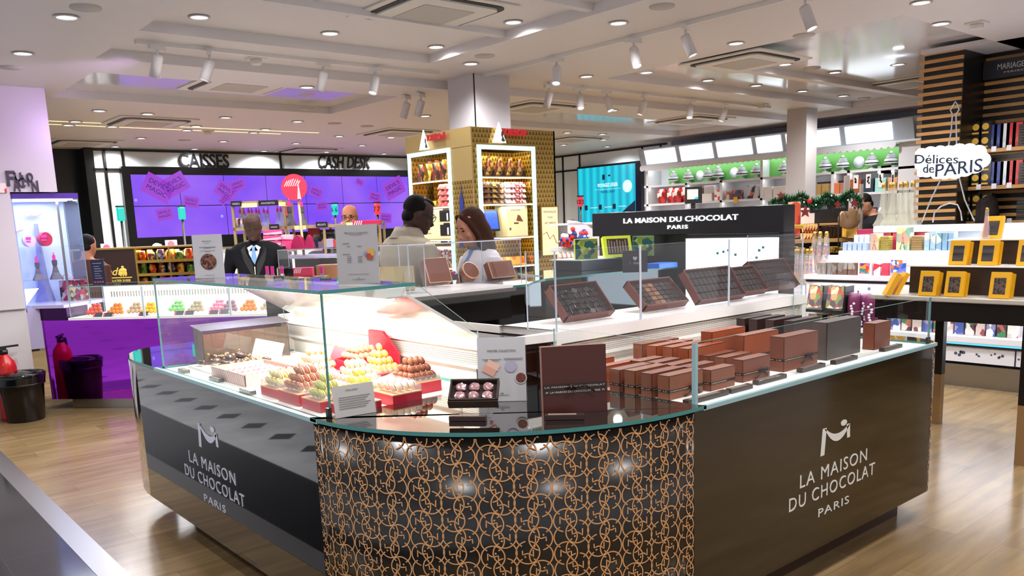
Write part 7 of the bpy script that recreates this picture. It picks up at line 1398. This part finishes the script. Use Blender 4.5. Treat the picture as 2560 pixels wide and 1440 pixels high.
for px, py, wd, s in ((590, 510, .11, 'SWEETS'), (670, 508, .20, 'FAVORITES'), (685, 568, .10, 'CHOCOLATES'), (804, 562, .12, 'BISCUITS')):
    p = atD(px, py, Df-.02); e = empty('shelf_sign', p, RZF, f'small black shelf sign reading {s}', 'sign'); MB().box(-wd/2, wd/2, 0, .02, -.025, .03).build('board', CHAR, e); t = MB(); t.text(s, (0, -.001, -.008), (1, 0, 0), (0, 0, 1), .02, .001, width=wd*.7); t.build('lettering', mat('sign_letter', '#c8c8cc'), e)
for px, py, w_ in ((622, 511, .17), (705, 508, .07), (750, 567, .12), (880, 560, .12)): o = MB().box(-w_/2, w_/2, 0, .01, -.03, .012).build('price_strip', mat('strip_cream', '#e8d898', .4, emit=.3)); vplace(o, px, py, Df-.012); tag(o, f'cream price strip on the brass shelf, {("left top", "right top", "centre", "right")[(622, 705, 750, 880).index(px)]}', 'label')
TB = clear('tower_clear', (.85, .88, .95), 2.5, solid=.25, scol=(.55, .6, .7))
def vtower(px, pt, pb, lab, m=TB, group=None, D=Df+.1):
    p = atD(px, pb, D); h = (pb-pt)/F_PX*D*.98; e = towerpack(p.x, p.y, p.z+.001, h/.38, lab, m, RZF, group); return e
for k, px in enumerate((604, 613, 625, 633, 644, 651, 663, 671)): vtower(px, 520+(k % 2)*2, 570-k*.5, 'clear tower bottle with a pink top behind the man in the suit', group='clear tower bottles on the brass shelf')
for k, px in enumerate((697, 705)): vtower(px, 517, 566-k, ('left', 'right')[k]+' large clear tower bottle at the right end of the row')
vtower(727, 498, 566, 'tall grey tower box left of the round red sign post', GM); vtower(758, 498, 566, 'tall grey tower box right of the round red sign post', GM)
e = empty('heart_tin', atD(598, 571, Df+.1), RZF, 'row of dark red and white folded heart tins at the left of the upper shelf', 'gift tin'); m = MB()
for k in range(5): m.ball((-.03+.022*k, 0, .055), (.035, .03, .052), 10, 8, k % 2)
m.build('tins', [mat('tin_maroon', '#6a2434', .3), mat('tin_pale', '#d8c8d0', .3)], e)
# round sign on a post
p = atD(736, 468, Df-.1); e = empty('round_sign', p, RZF, 'round red sign with white stripes and a tower on a brass post', 'sign'); R_ = .128*Df/8.9
r0 = 31/F_PX*Df; MB().lathe([(r0, 0), (r0, .015)], 40, T=Matrix.Rotation(PI/2, 4, 'X'), smooth=False).build('disc', mat('disc_red', '#d0304a', .4, emit=.12), e); m = MB()
for k in range(7):
    u = -.105+.022*k; m.add([(u, -.0165, .01+.0), (u+.009, -.0165, .01), (u+.009+.035, -.0165, .085-.007*abs(k-3)), (u+.035, -.0165, .085-.007*abs(k-3))], [(0, 1, 2, 3)])
m.build('stripes', mat('stripe_w', '#f0dcdc', .5), e); m = MB(); h_ = .21
for (a_, b_, c2, d2) in ((0, .33, .16, .09), (.33, .6, .09, .05), (.6, 1, .04, .006)): m.add([(.045-h_*c2*.6, -.017, -.12+h_*a_), (.045+h_*c2*.6, -.017, -.12+h_*a_), (.045+h_*d2*.6, -.017, -.12+h_*b_), (.045-h_*d2*.6, -.017, -.12+h_*b_)], [(0, 1, 2, 3)])
m.build('tower', mat('tower_silver', '#c8b8b8', .4), e); MB().tube([(.03, .01, -r0), (.05, .02, -(p.z-.53))], .014, 8).build('post', BRS, e)
# pink goods on the lower shelf
PK1 = patches('pink_stripes', ['#d82a6a', '#e8508a', '#f0c0d0', '#c01c54'], 5, .4, stretch=(.3, .3, 5)); MG = mat('magenta_tin', '#a0184a', .35)
def vbox(name, px0, px1, pt, pb, m, lab, D=Df, d=.1, group=None, cat='box'):
    p = atD(px0, pb, D); w = (px1-px0)/F_PX*D; h = (pb-pt)/F_PX*D; o = MB().box(0, w, 0, d, .001, h).build(name, m, loc=p, bevel=.004); o.rotation_euler = (0, 0, RZF); return tag(o, lab, cat, group)
for k in range(4): vbox('striped_carton', 658, 703, 574+14*k+2, 588+14*k, PK1, 'pink and white striped carton in the stack right of the suited man', D=Df-.05, group='stack of pink striped cartons')
vbox('pink_bag', 706, 734, 588, 630, PK1, 'pink striped bag beside the big magenta tin', D=Df-.1)
def hb(px, py, wpx, hpx, m, lab, D=Df-.15): p = atD(px, py, D); s = wpx/F_PX*D; e = empty('dome_tin', p, RZF, lab, 'gift tin'); h = hpx/F_PX*D; P2 = [(s*.5*math.cos(a)*(1-.25*max(0, math.sin(a))), h*(.08+.92*max(0, math.sin(a)))) for a in [k*PI/14 for k in range(15)]]+[(-s*.42, 0), (s*.42, 0)]; MB().prism(P2, -.05, .05, T=Matrix.Rotation(PI/2, 4, 'X'), smooth=True).build('body', m, e, bevel=.006)
hb(748, 622, 36, 34, MG, 'large magenta dome shaped tin in the centre of the lower pink shelf'); hb(776, 622, 22, 34, MG, 'smaller magenta dome tin with a grey stripe right of the large one'); 
vbox('red_carton', 770, 796, 572, 588, mat('red_orange', '#c0302c', .4), 'red carton behind the magenta tins', D=Df+.1); vbox('black_panel', 800, 848, 575, 594, CHAR, 'black board reading from Paris with love', D=Df+.12, d=.02, cat='sign')
p = atD(824, 585, Df+.11); t = MB(); t.text('FROM PARIS WITH', (0, 0, 0), (1, 0, 0), (0, 0, 1), .022, .001, width=.17); o = t.build('board_lettering', mat('sign_letter', '#c8c8cc'), loc=p); o.rotation_euler = (0, 0, RZF); tag(o, 'white capitals on the black board above the grey pouch', 'lettering')
vbox('dark_frame_box', 784, 796, 598, 624, mat('navy_box', '#1c2040', .4), 'navy box in a white frame on the pink shelf'); vbox('mauve_box', 796, 812, 605, 622, mat('mauve_box', '#6b5a6a'), 'mauve box on the pink shelf'); vbox('grey_pouch', 814, 834, 598, 622, mat('grey_pouch', '#9a96a8', .5), 'grey lavender pouch on the pink shelf'); vbox('red_bow_box', 834, 849, 600, 622, mat('red_orange', '#c0302c'), 'red box with a gold bow at the card edge'); vbox('striped_box', 882, 950, 552, 564, mat('magenta_lid', '#b01c4a', .4), 'magenta box lid with white stripes near the bald man', D=Df-.15)
p = atD(882, 564, Df-.155); m = MB()
for k in range(4): m.add([(.01+.022*k, -.001, .004), (.02+.022*k, -.001, .004), (.035+.022*k, -.001, .046), (.025+.022*k, -.001, .046)], [(0, 1, 2, 3)])
o = m.build('lid_stripes', mat('stripe_w', '#f0dcdc'), loc=p); o.rotation_euler = (0, 0, RZF); tag(o, 'white slanted stripes on the magenta box lid', 'decal')
# inner table behind the tall case: rack with pink peg bottles and box
it = empty('inner_table', atD(760, 720, 6.4), RZF, 'inner counter carrying the clear case with a pink striped box', 'counter'); it.location.z = 0; pz = atD(760, 712, 6.4).z
x0_, x1_ = loc(it, 660, 700, 6.4).x, loc(it, 960, 700, 6.4).x; MB().box(x0_, x1_, 0, .6, 0, pz-.02).build('body', BLACK, it); MB().box(x0_-.02, x1_+.02, -.02, .62, pz-.02, pz).build('top', WHITE, it)
g5 = empty('glass_case', atD(700, 712, 6.3), RZF, 'clear case on the inner counter right of the suited man', 'glass case'); h5 = (712-628)/F_PX*6.3; w5 = 260/F_PX*6.3
for nm, a_ in (('front_pane', (0, w5, 0, .006, .12, h5)), ('side_pane', (0, .006, .006, .3, .12, h5)), ('top_pane', (0, w5, 0, .3, h5, h5+.006))):
    d = (a_[1]-a_[0], a_[3]-a_[2], a_[5]-a_[4]); kk = d.index(min(d)); big = {0: (4, 5), 1: (2, 3), 2: (0, 1)}[kk]; MB().box(*a_, mats=[0 if i in big else 1 for i in range(6)]).build(nm, [ACRYL, ACEDGE], g5)
p = atD(734, 693, 6.5); e = empty('gift_box', p, RZF, 'pink box with white stripes lying on a brown box in the inner clear case', 'gift box'); MB().box(0, .145, 0, .08, 0, .07).build('box', mat('pink_red', '#c8385a', .4), e); m = MB()
for k in range(4): m.add([(.005+.014*k, -.001, .03), (.012+.014*k, -.001, .03), (.024+.014*k, -.001, .066), (.017+.014*k, -.001, .066)], [(0, 1, 2, 3)])
m.build('stripes', mat('stripe_w', '#f0dcdc'), e); o = MB().box(-.02, .25, -.02, .15, -.06, -.002).build('lower_box', mat('box_taupe', '#6a5248', .4), e)
for k, px in enumerate((671, 684, 708, 807)): 
    q = atD(px, 712, 6.35); e = empty('peg_bottle', q, RZF, ('first', 'second', 'third', 'fourth')[k]+' small clear tower bottle with a pink peg top, from the left', 'bottle'); MB().lathe([(.045, -.001), (.022, .06), (.016, .085)], 4, T=Matrix.Rotation(PI/4, 4, 'Z'), smooth=False).build('glass', TB, e); MB().box(-.011, .011, -.008, .008, .085, .14).build('peg', HP, e)
e = empty('open_case', atD(830, 700, 6.7), RZF, 'brown open presentation boxes behind the white grey card', 'box'); MB().box(-.12, .12, 0, .2, 0, .12).build('box', mat('tan_box', '#9a6a48', .4), e)
o = vbox('silver_laptop', 742, 850, 648, 690, mat('dark_case', '#1c1c1e', .3), 'dark equipment block inside the inner clear case', D=6.9, d=.2)
# ================================================================ people
def cloth_mat(c):
    m = noisy('cloth_'+c[1:], c, c, 20, .85, bump=.1); m.node_tree.nodes['Principled BSDF'].inputs['Specular IOR Level'].default_value = .15; return m
def person(name, gx, gy, theta, H, skin, outfit, lab, hair=None, pitch=0, yaw=0, arms=None, vox=.008, bend=0, glasses=False, female=False, extras=None, hairlen=0, lips='#8a4a44', shoulders=1.0, belly=1.0):
    """figure facing local -Y; theta turns it from facing the camera (0) towards the right of the view (90)"""
    rz = math.radians(-40.15+theta); e = empty(name, (gx, gy, 0), rz, lab, 'person'); k = H/1.75; S = Matrix.Scale(k, 4); n = 20
    SK = mat('skin_'+skin[1:], skin, .62, spec=.3); BD = Matrix.Translation((0, 0, .95)) @ Matrix.Rotation(math.radians(bend), 4, 'X') @ Matrix.Translation((0, 0, -.95))
    def ring(cx, cy, z, rx, ry, T=BD, sq=.85): return [T @ Vector((cx+rx*math.copysign(abs(math.cos(2*PI*i/n))**sq, math.cos(2*PI*i/n)), cy+ry*math.copysign(abs(math.sin(2*PI*i/n))**sq, math.sin(2*PI*i/n)), z)) for i in range(n)]
    sh = .185*shoulders*(.88 if female else 1); wst = .145 if not female else .125
    def torso(g): return [ring(0, 0, .86, .165+g, .11+g), ring(0, 0, .95, .165+g, .115+g), ring(0, -.005, 1.08, (wst+g)*belly, (.10+g)*belly), ring(0, -.01, 1.22, .16+g, (.112+g)*belly), ring(0, -.005, 1.33, sh*.92+g, .115+g), ring(0, 0, 1.40, sh+g*.9, .098+g), ring(0, .006, 1.445, sh*.86+g*.6, .075+g), ring(0, .01, 1.475, sh*.5+g*.6, .062+g)]
    arms = arms or [((.0, 0, 0), (.22, .02, 1.13), (.23, -.06, .88)), ((0, 0, 0), (-.22, .02, 1.13), (-.23, -.06, .88))]
    NK = BD @ Vector((0, .005, 1.47)); HT = Matrix.Translation(NK) @ Matrix.Rotation(math.radians(yaw), 4, 'Z') @ Matrix.Rotation(math.radians(pitch), 4, 'X') @ Matrix.Translation((0, -.012, .06))
    B = MB(); B.loft(torso(-.006)+[ring(0, .01, 1.49, .06, .06), ring(0, .008, 1.54, .054, .057)], T=S)
    hd = [(-.05, .048, .052, .015), (-.02, .056, .068, .005), (.003, .052, .080, -.012), (.03, .068, .088, -.008), (.07, .075, .096, 0), (.11, .078, .100, .003), (.15, .079, .100, .006), (.185, .071, .090, .008), (.21, .052, .064, .008), (.226, .024, .03, .008)]
    B.loft([ring(0, cy, z, rx, ry, HT, 1) for z, rx, ry, cy in hd], T=S)
    B.tube([HT @ Vector(p) for p in ((0, -.088, .118), (0, -.104, .09), (0, -.116, .072), (0, -.10, .060))], [.009, .011, .015, .010], 8, T=S)
    HS_ = S @ HT
    for s in (-1, 1): B.ball((s*.077, .012, .095), (.009, .018, .030), 8, 6, T=HS_).ball((s*.03, -.083, .128), (.024, .012, .007), 8, 6, T=HS_).ball((s*.045, -.062, .07), (.022, .022, .022), 8, 6, T=HS_)
    B.ball((0, -.085, .012), (.024, .018, .018), 8, 6, T=HS_).ball((0, -.092, .042), (.026, .012, .014), 8, 6, T=HS_)
    for s in (-1, 1): B.tube([(s*.085, 0, .90), (s*.09, -.01, .70), (s*.09, -.005, .50), (s*.09, .01, .28), (s*.09, .02, .09)], [.085, .07, .052, .048, .036], 12, T=S); B.ball((s*.09, -.04, .04), (.04, .11, .04), 10, 6, T=S)
    slv = []
    for si, (hand, el, wr) in enumerate(arms):
        s = 1 if si == 0 else -1; shp = BD @ Vector((s*(sh-.015), .005, 1.405)); el, wr = Vector(el), Vector(wr); B.tube([shp, shp.lerp(el, .5), el, el.lerp(wr, .35), wr], [.050, .045, .038, .038, .026], 12, T=S); slv.append((shp, el, wr))
        d = (wr-el).normalized(); up = Vector((0, 0, 1)) if abs(d.z) < .8 else Vector((0, -1, 0)); sd = d.cross(up).normalized(); pn = sd.cross(d).normalized()
        B.tube([wr, wr+d*.035, wr+d*.085], [.026, .036, .034], 10, T=S)
        for f in range(4):
            o = wr+d*.085+sd*(f-1.5)*.018; L = (.062, .075, .07, .055)[f]; cu = -pn*.018; B.tube([o-d*.01, o+d*L*.5+cu*.3, o+d*L*.85+cu*1.3], [.0095, .0088, .007], 7, T=S)
        o = wr+d*.03+sd*s*-.032; B.tube([o, o+d*.025+sd*s*-.02, o+d*.055+sd*s*-.026-pn*.01], [.011, .010, .008], 7, T=S)
    body = B.build('body', SK, e); r = body.modifiers.new('remesh', 'REMESH'); r.mode = 'VOXEL'; r.voxel_size = vox; r.use_smooth_shade = True; sm_ = body.modifiers.new('smooth', 'SMOOTH'); sm_.iterations = 4; sm_.factor = .5
    def cloth(name, mb, m, v=.012, it=6):
        o = mb.build(name, m, e); r = o.modifiers.new('remesh', 'REMESH'); r.mode = 'VOXEL'; r.voxel_size = v; r.use_smooth_shade = True; q = o.modifiers.new('smooth', 'SMOOTH'); q.iterations = it; return o
    lo = MB()
    for s in (-1, 1): lo.tube([(s*.085, 0, .93), (s*.09, -.01, .70), (s*.09, -.005, .50), (s*.09, .012, .28), (s*.09, .02, .07)], [.10, .085, .07, .065, .06], 12, T=S)
    lo.loft([ring(0, 0, .84, .16, .12), ring(0, 0, .98, .168, .122)], T=S); cloth('trousers', lo, mat('cloth_'+outfit['legs'][1:], outfit['legs'], .8))
    tp = MB(); g = outfit.get('g', .018); low = outfit.get('low', .86); T_ = torso(g)
    if low < .8: T_ = [ring(0, 0, low, .20+g, .16+g), ring(0, 0, .8, .185+g, .14+g)]+T_
    tp.loft(T_, T=S); short = outfit.get('short')
    for shp, el, wr in slv:
        if short: q = shp.lerp(el, .55); tp.tube([shp, shp.lerp(q, .5), q], [.066, .064, .06], 12, T=S)
        else: tp.tube([shp, shp.lerp(el, .5), el, el.lerp(wr, .5), wr.lerp(el, .03)], [.066+g*.3, .062, .055, .05, .042], 12, T=S)
    cloth(outfit['name'], tp, cloth_mat(outfit['top']))
    # face
    m = MB()
    for s in (-1, 1): m.ball((s*.031, -.086, .112), (.013, .008, .0065), 10, 6, T=HS_)
    m.build('eyes', mat('eye_dark', '#120c0a', .2), e); MB().ball((0, -.1015, .040), (.021, .006, .0055), 10, 6, T=HS_).build('mouth', mat('lips_'+lips[1:], lips, .5), e); m = MB()
    for s in (-1, 1): m.ball((s*.032, -.091, .133), (.02, .006, .0035), 8, 5, T=HS_)
    m.build('eyebrows', mat('brow', '#1c1410', .7), e)
    if hair:
        hm = noisy('hair_'+hair[1:], hair, hair, 60, .8, bump=.4); hm.node_tree.nodes['Principled BSDF'].inputs['Specular IOR Level'].default_value = .12; m = MB()
        if hairlen:
            m.loft([ring(0, .022+(.0 if z > .06 else .02), z, rx, ry, HT, 1) for z, rx, ry in ((-hairlen, .085, .05), (-hairlen*.5, .10, .075), (0, .098, .085), (.06, .090, .090), (.12, .086, .098), (.17, .082, .096), (.21, .062, .078), (.236, .03, .04), (.242, .008, .01))], T=S)
            for s in (-1, 1): m.tube([HT @ Vector(p) for p in ((s*.02, -.065, .212), (s*.068, -.045, .16), (s*.084, -.02, .06), (s*.086, -.015, -.06), (s*.075, -.03, -hairlen))], [.016, .018, .020, .022, .012], 10, T=S)
        else: m.ball((0, .020, .142), (.083, .092, .088), 18, 12, T=HS_, fn=lambda d: 1+.03*noise.noise(d*4)).ball((0, .048, .075), (.070, .054, .055), 12, 8, T=HS_).ball((0, -.015, .196), (.062, .070, .028), 12, 8, T=HS_)
        cloth('hair', m, hm, .008, 3)
    if glasses:
        m = MB()
        for s in (-1, 1): m.tube([HT @ Vector((s*.036+.026*math.cos(a*PI/8), -.103, .110+.019*math.sin(a*PI/8))) for a in range(17)], .0024, 6, T=S).tube([HT @ Vector(p) for p in ((s*.062, -.10, .115), (s*.080, -.04, .118), (s*.078, .02, .105))], .0024, 6, T=S)
        m.tube([HT @ Vector(p) for p in ((-.010, -.105, .112), (.010, -.105, .112))], .0024, 6, T=S).build('glasses', CHAR, e)
    if extras: extras(e, S, BD, HT, sh)
    return e
def suit_bits(e, S, BD, HT, sh):
    y = -.152
    def P(x, z, d=0): return S @ (BD @ Vector((x, y-d+(.020 if z > 1.42 else 0)+(max(0, z-1.40))*.9+abs(x)*.18, z)))
    m = MB(); m.add([P(-.065, 1.455), P(.065, 1.455), P(.0, 1.26), P(-.045, 1.36), P(.045, 1.36)], [(0, 3, 2, 4, 1)]); m.build('shirt', mat('shirt_white', '#dfe3ea', .6), e)
    m = MB()
    for s in (-1, 1): m.add([P(s*.01, 1.435, .006), P(s*.075, 1.49, -.03), P(s*.08, 1.45, -.01), P(s*.045, 1.385, .006)], [(0, 1, 2, 3)])
    m.build('collar', mat('shirt_white', '#dfe3ea'), e)
    m = MB(); m.add([P(-.016, 1.435, .008), P(.016, 1.435, .008), P(.012, 1.41, .010), P(.026, 1.31, .010), P(0, 1.265, .010), P(-.026, 1.31, .010), P(-.012, 1.41, .010)], [(0, 6, 2, 1), (6, 5, 4, 3, 2)]); m.build('tie', mat('tie_blue', '#6f97c4', .5), e)
    m = MB()
    for s in (-1, 1): m.add([P(s*.065, 1.46, .002), P(s*.12, 1.40, .004), P(s*.10, 1.30, .010), P(s*.005, 1.10, .014), P(s*.02, 1.26, .008)], [(0, 1, 2, 3, 4)])
    m.build('lapels', mat('suit_lapel', '#08080b', .7), e)
    m = MB(); m.tube([P(.0, 1.24, .015), P(.0, 1.12, .02)], .005, 6); m.build('lanyard', mat('lanyard', '#c8b8a0', .5), e); m = MB(); a = P(0, 1.07, .026); m.box(a.x-.032, a.x+.032, a.y-.003, a.y, a.z-.05, a.z+.05); m.build('badge', mat('badge_white', '#e8d8d8', .4), e); m = MB(); m.box(a.x-.03, a.x+.03, a.y-.005, a.y-.003, a.z-.035, a.z+.015); m.build('badge_panel', mat('badge_red', '#c02834', .4), e)
def gpos(px, d, py=560):
    p = CW + CR*((px-1280)/F_PX) - CU*((py-CY)/F_PX); h = math.hypot(p.x, p.y); return p.x/h*d, p.y/h*d
x, y = gpos(634, 8.8)
person('person', x, y, 8, 1.81, '#3c241b', dict(top='#0c0c10', legs='#121216', name='suit_jacket', g=.022), 'man in a black three piece suit, white shirt and pale blue tie, looking down', pitch=24, vox=.007, shoulders=1.22, belly=1.1, extras=suit_bits, lips='#4a2420', arms=[((0,), (.29, .03, 1.14), (.25, -.12, .94)), ((0,), (-.29, .03, 1.14), (-.25, -.12, .94))])
x, y = gpos(1000, 5.75)
def coat_bits(e, S, BD, HT, sh):
    m = MB(); m.loft([[S @ (BD @ Vector(((.075+g)*math.cos(a*PI/8), .012+(.07+g)*math.sin(a*PI/8), z))) for a in range(16)] for z, g in ((1.455, .035), (1.50, .018), (1.535, .012), (1.50, .030), (1.46, .05))], cap=False); m.build('collar', mat('coat_collar', '#8f8676', .8), e)
person('person', x, y, 128, 1.83, '#38241d', dict(top='#a39a88', legs='#2a2a30', name='trench_coat', g=.045, low=.45), 'man in a beige trench coat and glasses, seen from behind, bending to the counter', hair='#0f0c0c', pitch=22, yaw=-14, bend=7, glasses=True, shoulders=1.2, extras=coat_bits, lips='#3a201c', arms=[((0,), (.30, -.05, 1.12), (.16, -.36, 1.06)), ((0,), (-.30, -.03, 1.12), (-.16, -.36, 1.06))])
x, y = gpos(1198, 5.72)
def scarf(e, S, BD, HT, sh):
    m = MB(); m.tube([S @ (BD @ Vector((.07*math.cos(a*PI/8), .01+.068*math.sin(a*PI/8), 1.475))) for a in range(17)], .016, 8).tube([S @ (BD @ Vector(p)) for p in ((.0, -.07, 1.46), (-.01, -.13, 1.36), (0, -.14, 1.28))], [.02, .018, .008], 8); m.build('scarf', mat('scarf_blue', '#5a7aa0', .6), e)
    MB().tube([S @ (BD @ Vector(p)) for p in ((-.06, -.05, 1.46), (-.07, -.135, 1.32), (-.03, -.14, 1.12))], .006, 6).build('lanyard', CHAR, e)
person('person', x, y, -52, 1.715, '#b98068', dict(top='#dcd6da', legs='#1c1c22', name='white_blouse', g=.014, short=True), 'woman with long brown hair in a white short sleeved blouse and blue scarf', hair='#3a2218', pitch=20, yaw=-6, female=True, hairlen=.13, extras=scarf, lips='#8a2430', arms=[((0,), (.22, -.06, 1.14), (.08, -.28, 1.06)), ((0,), (-.21, -.06, 1.14), (-.06, -.30, 1.07))])
x, y = gpos(878, 9.9)
person('person', x, y, -4, 1.88, '#b87a5c', dict(top='#1c1c24', legs='#1c1c24', name='dark_sweater'), 'bald man with glasses holding a hand to his nose', pitch=8, glasses=True, vox=.009, arms=[((0,), (.24, -.05, 1.18), (.23, -.06, .95)), ((0,), (-.24, -.16, 1.30), (-.075, -.19, 1.50))])
x, y = gpos(208, 10.0)
person('person', x, y, 172, 1.66, '#a06a50', dict(top='#4a2c22', legs='#202024', name='brown_jacket', g=.025), 'person with dark hair in a brown jacket, seen from behind at the far left', hair='#161212', pitch=10, vox=.012, shoulders=1.1)
x, y = gpos(386, 12.2)
person('person', x, y, 180, 1.52, '#c09078', dict(top='#3a3a44', legs='#202024', name='dark_jacket'), 'short person with curly grey blond hair behind the brass display', hair='#a39a80', pitch=5, vox=.012)
x, y = gpos(2196, 11.4)
person('person', x, y, -88, 1.84, '#b07a60', dict(top='#131318', legs='#131318', name='black_jacket', g=.025), 'man in a black jacket bending his head down behind the tall glass bottles', hair='#17120f', pitch=32, bend=10, vox=.01, arms=[((0,), (.24, -.1, 1.15), (.14, -.34, 1.08)), ((0,), (-.24, -.1, 1.15), (-.14, -.34, 1.08))])
x, y = gpos(2466, 9.42)
person('person', x, y, 185, 1.68, '#b08068', dict(top='#25232a', legs='#25232a', name='dark_coat', g=.025), 'person with dark brown hair seen from behind the highest yellow box', hair='#241c1a', hairlen=.1, vox=.012)
for px, d, H, lab in ((935, 11.5, 1.66, 'person with short grey hair just below the till light numbered seven'), (847, 11.8, 1.62, 'dark haired person partly hidden left of the bald man'), (1432, 11.5, 1.62, 'dark haired head behind the plush shelf'), (793, 12.4, 1.58, 'top of a dark haired head behind the souvenir shelf')):
    x, y = gpos(px, d); person('person', x, y, 170, H, '#a87860', dict(top='#2a2a33', legs='#202024', name='dark_top'), lab, hair='#2c2622' if '7' not in lab else '#4a4440', vox=.014)
# ---- prototypes that were only copied from
for e in MP.values():
    for c in list(e.children): bpy.data.objects.remove(c)
    bpy.data.objects.remove(e)
